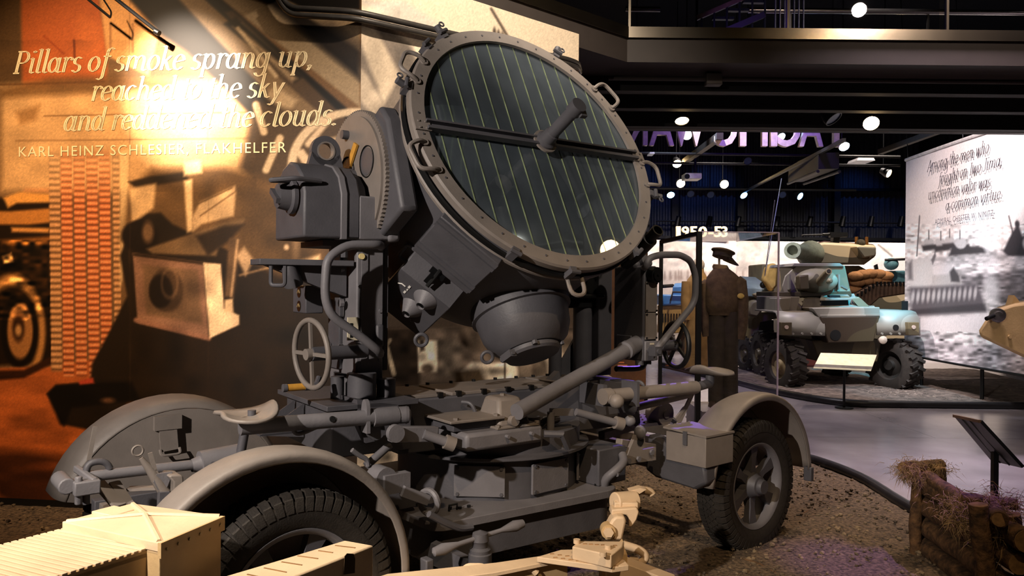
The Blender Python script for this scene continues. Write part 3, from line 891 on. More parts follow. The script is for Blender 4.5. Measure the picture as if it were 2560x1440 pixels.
# ---------------------------------------------------------------- bridge (upper walkway)
M_FASC = mat('fascia_brown_black', (60, 53, 49), .6, 0, 5, .1)
M_UNDER = mat('underside_black', (26, 24, 23), .75)
M_BRUSH = mat('brushed_steel', (190, 178, 160), .22, 1.0, 3, .12)
M_RAILG = glass_mat('rail_glass', (.80, .84, .92), .16, .01)
YB = 7.66
CXb = hit(1562, K0 - nB * .14, dB); CXb.z = 0                   # corner of the fascia
br = thing('walkway_bridge', (CXb.x, CXb.y, 4.06), 'dark overhead walkway with brushed steel edge and glass balustrade', 'walkway')
br.matrix_basis = Matrix.Translation((CXb.x, CXb.y, 4.06))
Lb = CXb - dB * 4.2
z0, z1, z2 = 4.06, 4.30, 4.41
yb = CXb.y
MB().prism([(CXb.x, yb, z0), (20, yb, z0), (20, yb + 2.3, z0), (CXb.x - 1.2, yb + 2.3, z0), (Lb.x - .3, Lb.y + .5, z0), (Lb.x, Lb.y, z0)], (0, 0, z1 - z0)).build('deck', M_FASC, br)
st = MB(); st.bar((CXb.x, yb - .01, (z1 + z2) / 2), (20, yb - .01, (z1 + z2) / 2), .05, z2 - z1); st.build('steel_edge', M_BRUSH, br)
st = MB(); st.bar(tuple(Lb + Vector((0, 0, (z1 + z2) / 2))), (CXb.x, yb - .01, (z1 + z2) / 2), .05, z2 - z1); st.build('steel_edge', M_BRUSH, br)
for x in (CXb.x + .02, 2.78, 4.40, 6.0):
    MB().box((x - .012, yb - .01, z2), (x + .012, yb + .03, z2 + 1.0)).build('balustrade_post', M_BRUSH, br)
xs = [CXb.x + .05, 2.75, 4.37, 5.97, 9.0]
for a, b in zip(xs[:-1], xs[1:]):
    MB().box((a, yb + .004, z2 + .01), (b - .05, yb + .014, z2 + 1.0)).build('glass_panel', M_RAILG, br)
MB().tube([(CXb.x, yb, z2 + 1.03), (20, yb, z2 + 1.03)], .03).build('handrail', M_BRUSH, br)
MB().tube([(3.05, yb + 2.2, z2 + 1.0), (20, yb + 2.2, z2 + 1.0)], .035).build('handrail', M_BRUSH, br)
MB().tube([(CXb.x + .3, yb + 2.2, z2 + 1.0), (CXb.x + .75, yb + 2.2, z2 + 1.0)], .035).build('handrail', M_BRUSH, br)
for x in (3.6, 5.4, 7.3, 9.2):
    MB().box((x - .012, yb + 2.19, z2), (x + .012, yb + 2.22, z2 + 1.0)).build('balustrade_post', M_BRUSH, br)
for z, y, h in ((3.90, yb + .5, .16), (3.90, yb + 1.3, .16), (3.87, yb + 2.15, .19)):
    MB().box((CXb.x - .9, y, z), (20, y + .14, z + h)).build('beam', M_UNDER, br)
# pipes under the bridge
for z, y, r, lab in ((4.02, yb + 2.40, .05, 'thick dark pipe slung under the walkway'), (3.91, yb + 2.40, .03, 'thin dark pipe slung under the walkway below the thick one')):
    MB().tube([(1.0, y, z), (9.5, y, z)], r, 10).build('pipe', mat('dark_pipe', (74, 62, 50), .5), None, lab, 'pipe', 'pipes under the walkway')
MB().tube([(1.0, yb + .32, 3.98), (9.5, yb + .32, 3.98)], .022, 8).build('conduit', M_FASC, None, 'thin conduit clipped under the front of the walkway', 'pipe')
MB().box((2.03, yb + .28, 3.92), (2.20, yb + .40, 4.04)).build('junction_box', M_FASC, None, 'small square junction box under the walkway', 'box', bevel=.01)
bm_ = thing('ceiling_beam', (5, 10.4, 3.87), 'deep dark beam across the hall behind the walkway', 'beam')
MB().box((.6, 10.35, 3.97), (9.6, 10.42, 4.3)).build('web', M_UNDER, bm_)
MB().box((.6, 10.25, 3.94), (9.6, 10.52, 3.98)).build('flange', M_UNDER, bm_)
# stairs on the walkway
stt = thing('stair', (2.6, 9.2, z2), 'dark timber stair flight with railings above the walkway', 'stair')
for k in range(5):
    MB().box((2.35 + .18 * k, 9.0, z2 + .55 + .10 * k), (2.60 + .18 * k, 9.06, z2 + .58 + .10 * k)).build('tread', BLACK, stt)
MB().bar((2.15, 8.98, z2 + .25), (2.95, 8.98, z2 + .60), .04, .07).build('stringer', M_FASC, stt)
MB().bar((2.15, 8.98, z2 + .55), (2.95, 8.98, z2 + .90), .05, .05).build('stair_rail', mat('rail_oak', (120, 92, 58), .5), stt)
for k in range(6):
    x = 2.2 + .15 * k
    MB().box((x, 8.98, z2 + .02), (x + .02, 9.0, z2 + .57 + .44 * (x - 2.15))).build('baluster', BLACK, stt)
for k in range(7):
    x = 3.05 + .055 * k
    MB().box((x, 8.9, z2), (x + .012, 8.92, z2 + 1.2)).build('baluster', STEEL, stt)

# ---------------------------------------------------------------- far mural and headings
def paint_far(X, Y):
    p = Print(X, Y, (236, 224, 212))
    p.mottle((1500, 600, 2400, 900), .10, 30, 12, 21)
    p.poly([(1600, 680), (2400, 690), (2400, 740), (1600, 740)], (206, 190, 178), 14, .8)
    r = random.Random(5)
    for k in range(60):
        x = 1630 + k * 6.2 + r.uniform(-3, 3)
        if r.random() < .42: continue
        h = r.uniform(9, 13); y = 693 + (x - 1630) * .012
        p.ell(x, y - h, 2.0, 6, (150, 132, 122), 1.5, .8); p.ell(x, y, 3.4, 7, (158, 140, 130), 1.5, .8)
    for k in range(90):
        p.ell(r.uniform(1640, 1950), r.uniform(612, 670), r.uniform(2, 8), r.uniform(2, 7), (196, 184, 178), 2, .5)
    p.poly([(2180, 640), (2330, 620), (2330, 720), (2180, 710)], (180, 172, 172), 18, .7)
    p.line([(2196, 612), (2230, 640)], 4, (90, 84, 84), 2)
    return p.out(.02)


FA, FB = Vector((3.85, 21.6, 0)), Vector((14.2, 22.0, 0))
FZ = EYE + (727 - 604) / FPX * 21.8
wf = sheet('wall_mural_far', plane_fn(FA, FB, .05, FZ), 330, 90, paint_far, print_mat('far_print', .6, .05), Vector((0, .15, 0)), kind='structure')
MB().prism([tuple(FA), tuple(FB), tuple(FB + Vector((0, .15, 0))), tuple(FA + Vector((0, .15, 0)))], (0, 0, .05)).build('baseboard_far', BLACK, kind='structure')
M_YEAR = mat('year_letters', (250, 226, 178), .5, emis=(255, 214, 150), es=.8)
yr = thing('year_sign', at(1752, 600, 21.75), 'pale raised numerals 1950-53 standing on top of the far mural', 'sign')
x0 = 1690
for ch, xa, xb in (('1', 1690, 1701), ('9', 1704, 1722), ('5', 1724, 1743), ('0', 1746, 1767), ('\u2013', 1771, 1783), ('5', 1785, 1803), ('3', 1803, 1818)):
    if ch == '\u2013':
        A, B = at(xa, 583, 21.75), at(xb, 583, 21.75)
        MB().box((A.x, 21.70, A.z - .03), (B.x, 21.80, A.z + .03)).build('numeral_dash', M_YEAR, yr)
    else:
        fit_sans('numeral', ch, at(xa, 592, 21.75), at(xb, 592, 21.75), UP, 26 / FPX * 21.75, M_YEAR, yr, (0, -1, 0), .08, bold=.02)
MB().box((at(1690, 600, 21.75).x, 21.62, FZ), (at(1818, 600, 21.75).x, 21.88, at(1690, 594, 21.75).z)).build('rail', BLACK, yr)
ps = thing('hanging_sign', at(1836, 366, 14.0), 'mirror-reversed violet lettering PACIFIC WAR hanging from the dark ceiling', 'sign')
M_PAC = mat('pale_letter', (214, 196, 190), .5)
HT = 92
for ch, xa, xb in (('P', 2046, 2096), ('A', 1996, 2056), ('C', 1942, 2000), ('I', 1925, 1941), ('F', 1875, 1917), ('I', 1848, 1864), ('C', 1787, 1842), ('W', 1678, 1764), ('A', 1622, 1684), ('R', 1567, 1618)):
    fit_sans('letter', ch, at(xa, 362 + (xa - 1560) * .007, 14.0), at(xb, 362 + (xb - 1560) * .007, 14.0), UP, HT / FPX * 14, M_PAC, ps, (0, -1, 0), .10, mirror=True, bold=.015)
for x in (1590, 1840, 2080):
    A = at(x, 275, 14.0); MB().tube([A, (A.x, A.y, 9)], .008, 6).build('cable', BLACK, ps)
# ================================================================ the searchlight on its carriage
SL = thing('mobile_searchlight', TC, 'large grey wartime searchlight with slatted glass drum on a wheeled carriage', 'searchlight')
V3 = Vector


def G(): return MB(FG)
def F(): return MB(FF)


class Bolts:
    """alike screw heads: each its own part when large enough to pick out, one stuff part when tiny"""
    def __init__(s, pts, ax, r, h, M, n): s.a = (pts, V3(ax).normalized() * h, r, M, n)

    def build(s, name, mt, parent):
        pts, d, r, M, n = s.a
        if r < .0115 or len(pts) > 30:
            mb = MB(M)
            for p in pts: mb.cyl(V3(p), V3(p) + d, r, n=n)
            return mb.build(name, mt, parent, kind='stuff')
        for p in pts:
            mb = MB(M); mb.cyl(V3(p), V3(p) + d, r, n=n); mb.build(name, mt, parent)


def bolts(pts, ax, r=.012, h=.010, M=None, n=6): return Bolts(pts, ax, r, h, M, n)


# ---- drum -----------------------------------------------------------------
EL = math.radians(27)
DC = V3((0, -.50, 2.566)); DA = V3((0, math.cos(EL), -math.sin(EL))); DB = V3((0, math.sin(EL), math.cos(EL))); DU = V3((1, 0, 0))


def dp(x, y, t): return DC + DU * x + DB * y + DA * t            # drum coordinates: across, up, back


def dring(r, ang, t):
    a = math.radians(ang); return dp(r * math.cos(a), r * math.sin(a), t)


def drum_angle(px, py, r=.80, t=0.0):
    best = (1e9, 0)
    for k in range(360):
        P = FG @ dring(r, k, t); d = P - V3((0, 0, EYE))
        x, y = 1280 + FPX * d.dot(CR) / d.y, 720 - FPX * d.dot(CU) / d.y
        best = min(best, ((x - px) ** 2 + (y - py) ** 2, k))
    return best[1]


m = G(); m.lathe([(.785, .02), (.785, .10), (.79, .10), (.79, .12), (.775, .12), (.775, .78), (.74, .90), (.62, 1.02), (.40, 1.10), (.0, 1.12)], DC, DA, 72)
drum = m.build('drum', GREYD, SL)
m = G(); m.lathe([(.765, .03), (.765, .72)], DC, DA, 48); m.build('drum_lining', mat('lining_grey', (54, 54, 56), .6), drum)
m = G(); m.lathe([(.0, .98), (.2, .955), (.4, .88), (.55, .79), (.66, .70), (.745, .62)], DC, DA, 64)
m.build('reflector', mat('mirror_silver', (200, 206, 212), .06, 1.0, 2, .05), drum)
# arc lamp head behind the glass
m = G(); m.cyl(dp(-.02, -.72, .52), dp(0, -.05, .52), .05); m.cyl(dp(0, 0, .40), dp(0, 0, .70), .06); m.build('arc_lamp', GREYD, drum)
m = G(); m.lathe([(.722, .012), (.722, -.008), (.795, -.008), (.805, .002), (.805, .035), (.79, .035)], DC, DA, 96); ringo = m.build('front_ring', GREYT, drum)
m = G(); m.lathe([(.808, .045), (.818, .05), (.818, .075), (.80, .08)], DC, DA, 96); m.build('seal_band', BLACK, drum)
bolts([dring(.76, a, -.008) for a in range(4, 364, 10)], -DA, .006, .004, FG).build('ring_screws', GREYD, ringo)
m = G(); m.lathe([(.80, .09), (.81, .10), (.81, .115), (.79, .12)], DC, DA, 96); m.build('rear_band', GREYT, drum)
# fifteen upright glass strips with their bright ground edges
M_PANE = glass_mat('lamp_glass', (.84, .87, .88), .18, .015, .08, (.40, .48, .56))  # bluish dust film also stands in for reflections in the glass
M_EDGE = mat('green_glass_edge', (156, 170, 124), .2, 0, 9, .4)
NP, RG = 15, .732
wd = 2 * RG / NP
for k in range(NP):
    a, b = -RG + wd * k, -RG + wd * (k + 1)
    x0, x1 = a + .0012, b - .0012
    def yy(x): return math.sqrt(max(0.0, RG * RG - x * x))
    poly = []
    for i in range(7): x = x0 + (x1 - x0) * i / 6; poly.append((x, yy(x)))
    for i in range(7): x = x1 + (x0 - x1) * i / 6; poly.append((x, -yy(x)))
    m = G(); m.prism([dp(x, y, .0155) for x, y in poly], DA * .005)
    m.build('glass_strip', M_PANE, drum, smooth=False)
    if k:
        h = yy(a) - .002
        m = G(); m.obox(dp(a, 0, .0175), DU * .0016, DB * h, DA * .0030); m.build('strip_edge', M_EDGE, drum, smooth=False)
# crossbar with its lugs and the aiming post
cb = G()
cb.obox(dp(0, -.022, -.02), DU * .735, DB * .008, DA * .018); cb.obox(dp(0, .022, -.02), DU * .735, DB * .006, DA * .018); cb.obox(dp(0, 0, -.008), DU * .735, DB * .024, DA * .004)
cbo = cb.build('crossbar', GREYD, drum)
for s in (-1, 1):
    m = G(); m.obox(dp(s * .755, 0, -.013), DU * .045, DB * .034, DA * .005); lo = m.build('crossbar_lug', GREYT, cbo)
    bolts([dp(s * (.735 + .04 * i), j * .02, -.018) for i in (0, 1) for j in (-1, 1)], -DA, .007, .005, FG).build('bolt', GREYT, lo)
m = G(); m.lathe([(0, .0), (.06, .0), (.06, -.02), (.046, -.03), (.042, -.08), (.036, -.085), (.036, -.27), (.044, -.272), (.044, -.335), (0, -.335)], dp(0.02, 0, -.025), DA, 24); po = m.build('aiming_post', GREYD, drum)
m = G(); m.obox(dp(.05, -.035, -.33), DU * .02, DB * .02, DA * .012); m.build('post_stop', GREYD, po)
m = G(); m.lathe([(.075, 0), (.075, -.012), (0, -.012)], dp(.02, 0, -.02), DA, 20); m.build('post_flange', GREYT, po)


def handle(a, half=.085, out=.085, rr=.012, off=.005):
    """U grip bolted across the rim"""
    d = math.degrees(half / .80)
    P = [dring(.775, a - d, -.012), dring(.815, a - d, -.03), dring(.80 + out, a - d * .75, -.02), dring(.80 + out, a + d * .75, -.02), dring(.815, a + d, -.03), dring(.775, a + d, -.012)]
    m = G(); m.tube(P, rr, 8, rnd=.035); h = m.build('handle', GREYT, drum)
    bolts([dring(.775, a - d, -.01), dring(.775, a + d, -.01)], -DA, .022, .008, FG, 12).build('handle_foot', GREYT, h)


for px, py in ((1030, 170), (1060, 395), (1508, 250), (1612, 440)):
    handle(drum_angle(px, py))
for px, py, lab in ((1110, 92, 1), (1386, 146, 1), (1622, 484, 1), (1290, 620, 0), (1578, 620, 0), (1430, 674, 0), (1022, 220, 1), (1070, 115, 0)):
    a = drum_angle(px, py)
    er = (dring(1, a, 0) - dp(0, 0, 0)).normalized(); et = DA.cross(er).normalized()
    m = G(); m.obox(dring(.815, a, .02), er * .02, et * .02, DA * .035); m.cyl(dring(.83, a, -.02) - et * .03, dring(.83, a, -.02) + et * .03, .012, n=8)
    cl = m.build('clamp', GREYD, drum)
    if lab:
        m = G(); m.cyl(dring(.84, a, .0), dring(.88, a, -.01), .02, n=8); m.ring(dring(.87, a, -.02) + et * .03, DA, .014, .005, 12, 6); m.build('wing_nut', GREYD, cl)
# long lifting loop at the lower rim and a pair under the belly
a = drum_angle(1452, 676)
er = (dring(1, a, 0) - dp(0, 0, 0)).normalized(); et = DA.cross(er).normalized()
m = G(); m.tube([dring(.80, a, .06) - et * .05, dring(.92, a, .07) - et * .05, dring(.92, a, .07) + et * .05, dring(.80, a, .06) + et * .05], .012, 8, rnd=.05); m.build('lifting_loop', GREYT, drum)
for P in (gl(1053, 850, v=-.35), gl(1218, 893, v=-.35)):
    m = G(); m.ring(P, V3((.4, 1, .2)), .032, .010, 16, 8); m.build('lifting_eye', GREYD, drum)

# ventilator dome under the belly
vo = dp(.0, -.745, .58); vd = -DB; ks_ = .80
m = G(); m.lathe([(a * ks_, b * (.95 if b > 0 else 1)) for a, b in [(.36, -.06), (.37, .0), (.37, .05), (.345, .055), (.34, .09), (.325, .17), (.285, .24), (.22, .285), (.205, .285), (.205, .31), (.19, .325), (0, .325)]], vo, vd, 48)
dome = m.build('ventilator_dome', GREYD, drum)
m = G(); m.obox(vo + vd * .30 - DU * .172, DU * .02, DA * .05, vd * .02); m.cyl(vo + vd * .305 - DU * .176 - DA * .06, vo + vd * .305 - DU * .176 + DA * .06, .010, n=8); m.build('hinge', GREYD, dome)
bolts([vo + vd * .275 + (DU * math.cos(q) + DA * math.sin(q)) * .175 for q in (0.4, 1.5, 2.6, 4.2, 5.5)], vd, .016, .02, FG).build('cap_bolt', GREYD, dome)

# lamp feed box on the lower left flank, with hinged ribbed section in front of it
ra = math.radians(225.5)
er = DU * math.cos(ra) + DB * math.sin(ra); et = DA.cross(er).normalized()
if et.z < 0: et = -et


def bp(w_, t, h): return DC + DA * t + er * (.74 + h) + et * w_      # box coordinates: across, back, out


m = G(); m.obox(bp(-.015, .27, .03), et * .19, DA * .17, er * .06); rib = m.build('ribbed_cover', GREYD, drum, bevel=.006)
for t in (.12, .155, .36, .395):
    m = G(); m.obox(bp(-.015, t, .085), et * .19, DA * .012, er * .016); m.build('rib', GREYD, rib)
m = G(); m.prism([bp(-.188, t_, h_) for t_, h_ in ((.46, -.12), (.46, .03), (.55, .145), (.94, .15), (.94, -.12))], et * .346)
fbx = m.build('feed_box', GREYD, drum, bevel=.008)
m = G(); m.prism([bp(-.18, t_, h_) for t_, h_ in ((.462, .045), (.452, .052), (.538, .158), (.548, .15))], et * .33); m.build('feed_lid', GREYD, fbx)
m = G(); m.cyl(bp(-.185, .45, .045), bp(.155, .45, .045), .010, n=8)
for w_ in (-.15, -.085, -.015, .05, .115): m.cyl(bp(w_ - .025, .45, .045), bp(w_ + .025, .45, .045), .014, n=8)
m.build('lid_hinge', GREYD, fbx)
m = G(); m.tube([bp(-.01, .42, .06), bp(-.01, .44, .12), bp(-.01, .50, .17)], .012, 8); m.obox(bp(-.01, .45, .10), et * .045, DA * .012, er * .014); m.obox(bp(.01, .48, .13), et * .012, DA * .035, er * .016); m.build('latch', BLACK, fbx)
for w_, t in ((-.055, .63), (-.03, .77)):
    m = G(); c = bp(w_, t, .147); m.lathe([(.072, 0), (.03, .05), (.024, .057), (.02, .04), (0, .04)], c, er, 24); q = m.build('cone_boss', GREY, fbx)
    m = G(); m.obox(c + er * .05, et * .012, DA * .004, er * .006); m.build('slot_screw', BLACK, q)
m = G(); cc = bp(.085, .66, .149)
m.tube([cc + et * .03 + DA * .005, cc + et * .012 - DA * .012, cc - et * .012 - DA * .012], .0035, 5); m.obox(cc - et * .03 - DA * .03, et * .006, DA * .010, er * .002); m.obox(cc - et * .03 + DA * .03, et * .006, DA * .010, er * .002); m.obox(cc - et * .032, et * .004, DA * .006, er * .002)
m.build('painted_mark', mat('white_mark', (235, 232, 225), .6), fbx)
m = G(); m.tube([bp(.15, .50, .03), bp(.21, .50, .03), bp(.21, .60, .05), bp(.15, .60, .05)], .010, 8, rnd=.02); m.build('box_grip', GREYD, fbx)
m = G(); m.bar(dp(-.42, -.62, .62), dp(-.20, -.75, .56), .025, .025); m.build('brace', GREY, drum)

# trunnion bracket on the left flank of the drum and side fairing
m = G(); m.prism([dp(-.78, .22, .14), dp(-.78, .10, .10), dp(-.78, -.40, .16), dp(-.78, -.40, .60), dp(-.78, .10, .85), dp(-.78, .24, .60)], DU * .10 * -1)
tb = m.build('trunnion_bracket', GREYD, drum, bevel=.02)
m = G(); m.obox(dp(-.885, .13, .34), DU * .004, DB * .09, DA * .05); m.build('data_plate', mat('worn_brass', (176, 140, 88), .5, .2, 40, .3), tb)
for s in (-1, 1):
    m = G(); m.cyl((s * .74, 0, 2.31), (s * 1.02, 0, 2.31), .085, n=24); m.build('trunnion', GREYD, drum)

# aiming telescope on the right flank
ta, tb_ = gl(1562, 660, v=-.30), gl(1645, 575, v=-.62)
m = G(); d = (tb_ - ta).normalized()
m.lathe([(0, 0), (.040, 0), (.052, .10), (.052, (tb_ - ta).length - .09), (.034, (tb_ - ta).length - .085), (.040, (tb_ - ta).length), (.030, (tb_ - ta).length), (.028, (tb_ - ta).length - .05), (0, (tb_ - ta).length - .05)], ta, d, 20)
te = m.build('telescope', BLACK, drum)
m = G(); q = ta + d * .24; m.bar(q, q + V3((-.14, 0, .06)), .03, .02); m.build('telescope_bracket', GREYT, te)

# ---- elevation quadrant on the left trunnion ------------------------------
m = G(); qc = V3((-.90, .0, 2.31)); NT = 110
poly = [qc + V3((0, .405 * math.cos(2 * math.pi * i / (2 * NT)), .405 * math.sin(2 * math.pi * i / (2 * NT)))) if (i // 1) % 2 == 0 else qc + V3((0, .392 * math.cos(2 * math.pi * i / (2 * NT)), .392 * math.sin(2 * math.pi * i / (2 * NT)))) for i in range(2 * NT)]
m.prism(poly, V3((.045, 0, 0))); quad = m.build('gear_quadrant', GREYT, SL, 'toothed elevation disc', smooth=False)
m = G(); m.lathe([(0, 0), (.37, 0), (.37, .012), (.355, .014), (0, .014)], qc - V3((.013, 0, 0)), V3((1, 0, 0)), 64); m.build('quadrant_face', GREYT, quad)
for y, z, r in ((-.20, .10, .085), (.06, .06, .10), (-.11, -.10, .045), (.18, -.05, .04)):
    m = G(); m.lathe([(r, -.006), (r, .0), (r * .93, .0), (r * .9, .05), (0, .05)], qc + V3((-.014, y, z)), V3((1, 0, 0)), 28); m.build('lightening_hole', DARK, quad)  # black edge left showing as the painted dark crescent of the recess
    m = G(); m.cyl(qc + V3((-.0155, y + r * .06, z)), qc + V3((-.013, y + r * .06, z)), r * .88, n=28); m.build('hole_shade', GREYD, quad)  # darker disc on the face, recess shade put into its colour
m = G(); m.prism([qc + V3((-.03, .02, .13)), qc + V3((-.03, -.06, .22)), qc + V3((-.03, -.10, .20)), qc + V3((-.03, .09, -.02)), qc + V3((-.03, .12, .02))], V3((.012, 0, 0))); m.build('pointer_plate', WOODY, quad)
m = G(); m.cyl(qc + V3((-.05, 0, 0)), qc + V3((-.01, 0, 0)), .05); m.build('hub_boss', GREYD, quad)
m = G(); m.cyl(qc + V3((-.05, .06, .28)), qc + V3((-.01, .06, .28)), .025); m.build('stop_pin', GREYD, quad)

# ---- left yoke arm --------------------------------------------------------
m = G(); m.box((-.965, -.20, 1.23), (-.81, .16, 2.22)); arm = m.build('yoke_arm', GREY, SL, bevel=.008)
m = G(); m.box((-.985, -.02, 1.30), (-.965, .14, 2.10)); m.build('arm_side_plate', GREYD, arm, bevel=.004)
m = G(); m.box((-.94, -.207, 1.34), (-.905, -.20, 2.1)); m.build('arm_rib', GREY, arm)
m = G(); m.box((-.80, -.18, 1.30), (-.775, .12, 2.30)); m.build('arm_inner_plate', GREYD, arm)
bolts([(-.99, y, z) for y in (-.08, .10) for z in (1.42, 1.66, 1.84, 2.0)], (-1, 0, 0), .022, .02, FG, 8).build('arm_bolt', GREY, arm)
bolts([(-.83, -.2, z) for z in (1.36, 1.62, 1.96)] + [(-.95, -.2, z) for z in (1.3, 1.75, 2.05)], (0, -1, 0), .010, .008, FG, 6).build('arm_screw', GREY, arm)
m = G(); m.box((-.86, -.225, 1.43), (-.815, -.2, 1.55)); m.build('oval_cover', GREYD, arm, bevel=.012)
m = G(); P = gl(903, 641, v=-.205); m.cyl(P, P + V3((0, -.012, 0)), .016, n=14); m.build('index_disc', mat('ivory', (236, 214, 150), .4, emis=(255, 220, 140), es=.0), arm)
P0 = gl(882, 822, v=-.205)
m = G(); m.box((P0.x - .03, -.212, P0.z - .06), (P0.x + .028, -.2, P0.z + .06)); m.build('scale_plate', mat('scale_ivory', (214, 204, 178), .5), arm)
m = G(); m.box((P0.x - .018, -.2145, P0.z - .045), (P0.x - .004, -.2115, P0.z + .03)); m.build('scale_mark', DARK, arm)
# gear case on top with lifting ring, cap and grip
m = G()
prof = [(-.30, 1.99), (-.30, 2.21), (-.26, 2.30), (-.18, 2.36), (-.08, 2.385), (.02, 2.36), (.10, 2.30), (.13, 2.2), (.13, 1.99)]
m.prism([(-1.29, y, z) for y, z in prof], (.30, 0, 0)); gc = m.build('gear_case', GREYD, SL, bevel=.012)
m = G(); m.prism([(-1.10, y * 1.03 - .0, z + .008 * (1 if z > 2.1 else -.5)) for y, z in prof], (.035, 0, 0)); m.build('case_flange', GREY, gc, bevel=.004)
m = G(); m.prism([(-1.0, y * .8, z - .03 if z > 2.1 else z) for y, z in prof], (.07, 0, 0)); m.build('case_neck', GREYD, gc)
cp = gl(733, 493, u=-1.30)
m = G(); m.lathe([(.085, 0), (.085, .02), (.07, .03), (.066, .05), (.06, .08), (.0, .085)], cp, V3((-1, 0, 0)), 28); cap = m.build('case_cap', GREYD, gc)
m = G(); m.obox(cp + V3((-.09, 0, 0)), V3((.012, 0, 0)), V3((0, .05, .03)), V3((0, -.006, .012))); m.build('cap_bar', GREYD, cap)
m = G(); hz = 2.27
m.tube([(-1.20, -.29, hz), (-1.34, -.32, hz), (-1.45, -.27, hz - .015), (-1.34, -.20, hz), (-1.26, -.18, hz)], .012, 8, rnd=.02); m.build('case_grip', GREYD, gc)
lr = V3((-1.08, -.05, 2.38))
m = G(); m.lathe([(.046, 0), (.080, 0), (.080, .035), (.046, .035)], lr + V3((0, 0, .088)), V3((0, 1, 0)), 32, closed=True); m.prism([lr + V3((-.105, 0, -.02)), lr + V3((.105, 0, -.02)), lr + V3((.078, 0, .08)), lr + V3((.05, 0, .055)), lr + V3((0, 0, .042)), lr + V3((-.05, 0, .055)), lr + V3((-.078, 0, .08))], V3((0, .035, 0)))
le = m.build('lifting_lug', GREYD, gc)
m = G(); m.lathe([(.042, -.003), (.05, -.003), (.05, .0385), (.042, .0385)], lr + V3((0, 0, .088)), V3((0, 1, 0)), 24, closed=True); m.build('lug_rim', GREYT, le)
# gearbox in front of the column top
m = G(); m.box((-1.0, -.30, 1.99), (-.83, -.02, 2.215)); gb = m.build('gearbox', GREY, SL, bevel=.01)
m = G(); m.box((-.84, -.315, 1.985), (-.77, -.03, 2.21)); m.build('gearbox_end', GREY, gb, bevel=.018)
bolts([(-1.0, y, z) for y in (-.28, -.05) for z in (2.02, 2.18)], (-1, 0, 0), .009, .008, FG).build('gearbox_screw', GREY, gb)
m = G(); m.box((-1.16, -.22, 1.955), (-.98, .10, 1.985)); m.cyl((-1.08, -.18, 1.90), (-1.08, -.18, 1.96), .02, n=8); m.cyl((-1.03, -.18, 1.90), (-1.03, -.18, 1.96), .02, n=8); m.build('bearer_plate', GREYD, gc)
# operator's shelf on the left of the column
a_, b_ = gl(668, 655, u=-1.44), gl(800, 655, u=-1.0)
m = G(); zt = 1.885
m.prism([(-1.44, .06, zt), (-1.44, -.10, zt), (-.98, -.20, zt), (-.98, .12, zt)], V3((0, 0, -.03))); sh = m.build('operator_shelf', GREYD, SL, bevel=.003)
m = G(); m.prism([(-1.40, -.06, zt - .03), (-.98, -.10, zt - .03), (-.98, -.10, zt - .19), (-1.10, -.08, zt - .15)], V3((0, .05, 0))); m.build('shelf_bracket', GREYD, sh)
m = G(); q = gl(682, 690, u=-1.42); m.tube([q + V3((0, .03, .05)), q + V3((0, .03, -.045)), q + V3((.05, -.03, -.045)), q + V3((.05, -.03, .05))], .010, 8, rnd=.02); m.build('shelf_loop', GREYD, sh)
q = gl(728, 690, u=-1.27); m = G(); m.lathe([(.02, .08), (.035, .06), (.045, .0), (.05, -.05), (.0, -.05)], q, V3((-.4, -.3, 1)), 16); m.build('lamp_socket', GREYD, sh)
q = gl(770, 748, u=-1.10); m = G(); m.box((q.x - .05, q.y - .10, q.z - .075), (q.x + .05, q.y + .10, q.z + .075)); sb = m.build('switch_box', GREYD, SL, bevel=.006)
for dz in (.038, -.038):
    m = G(); m.cyl((q.x - .052, q.y, q.z + dz), (q.x - .045, q.y, q.z + dz), .030, n=18); di = m.build('dial', mat('dial_black', (24, 20, 16), .3), sb)
    m = G(); m.tube([(q.x - .054, q.y - .018, q.z + dz - .004), (q.x - .054, q.y, q.z + dz + .012), (q.x - .054, q.y + .018, q.z + dz - .004)], .004, 5); m.build('dial_scale', mat('dial_brass', (190, 160, 110), .4, .4), di)
# left guard rail
rp = [gl(x, y, v=-.36) for x, y in ((950, 612), (868, 612), (818, 645), (814, 690), (812, 745), (828, 790), (900, 840), (950, 880))]
m = G(); m.tube([(-.83, -.2, rp[0].z)] + rp + [(-.83, -.2, rp[-1].z - .03)], .0225, 12, rnd=.05); m.build('guard_rail', GREY, SL)
# left handwheel on its shaft, with crank grip
hc = gl(778, 885, u=-1.26)


def handwheel(hc, ax, R, r, mat_, shaft, spokes, name, rot=0.0):
    x, y = perp(V3(ax)); m = G(); m.ring(hc, ax, R, r, 36, 10); hw = m.build(name, mat_, SL)
    for k in range(spokes):
        t = rot + 2 * math.pi * k / spokes
        m = G(); m.bar(hc, hc + (x * math.cos(t) + y * math.sin(t)) * R, r * 1.3, r * .9, V3(ax)); m.build('spoke', mat_, hw)
    m = G(); m.cyl(hc - V3(ax) * .03, hc + V3(ax) * .03, r * 2.0); m.build('wheel_hub', mat_, hw)
    m = G(); m.cyl(hc, shaft, .035, n=14); m.build('wheel_shaft', GREYD, hw)
    return hw


hw = handwheel(hc, (1, .15, .05), .165, .014, GREYT, V3((-.96, hc.y + .04, hc.z)), 4, 'handwheel')
q = gl(742, 968, u=-1.30)
m = G(); m.cyl(q + V3((-.055, 0, 0)), q + V3((.045, 0, 0)), .018, n=12); cg = m.build('crank_grip', WOODY, hw)
m = G(); m.cyl(q + V3((-.07, 0, 0)), q + V3((-.05, 0, 0)), .020, n=12); m.cyl(q + V3((.04, 0, 0)), q + V3((.07, 0, 0)), .020, n=12); m.tube([q + V3((.06, 0, 0)), q + V3((.10, 0, .01)), q + V3((.12, .02, .04))], .014, 8); m.build('grip_ferrule', GREYD, hw)
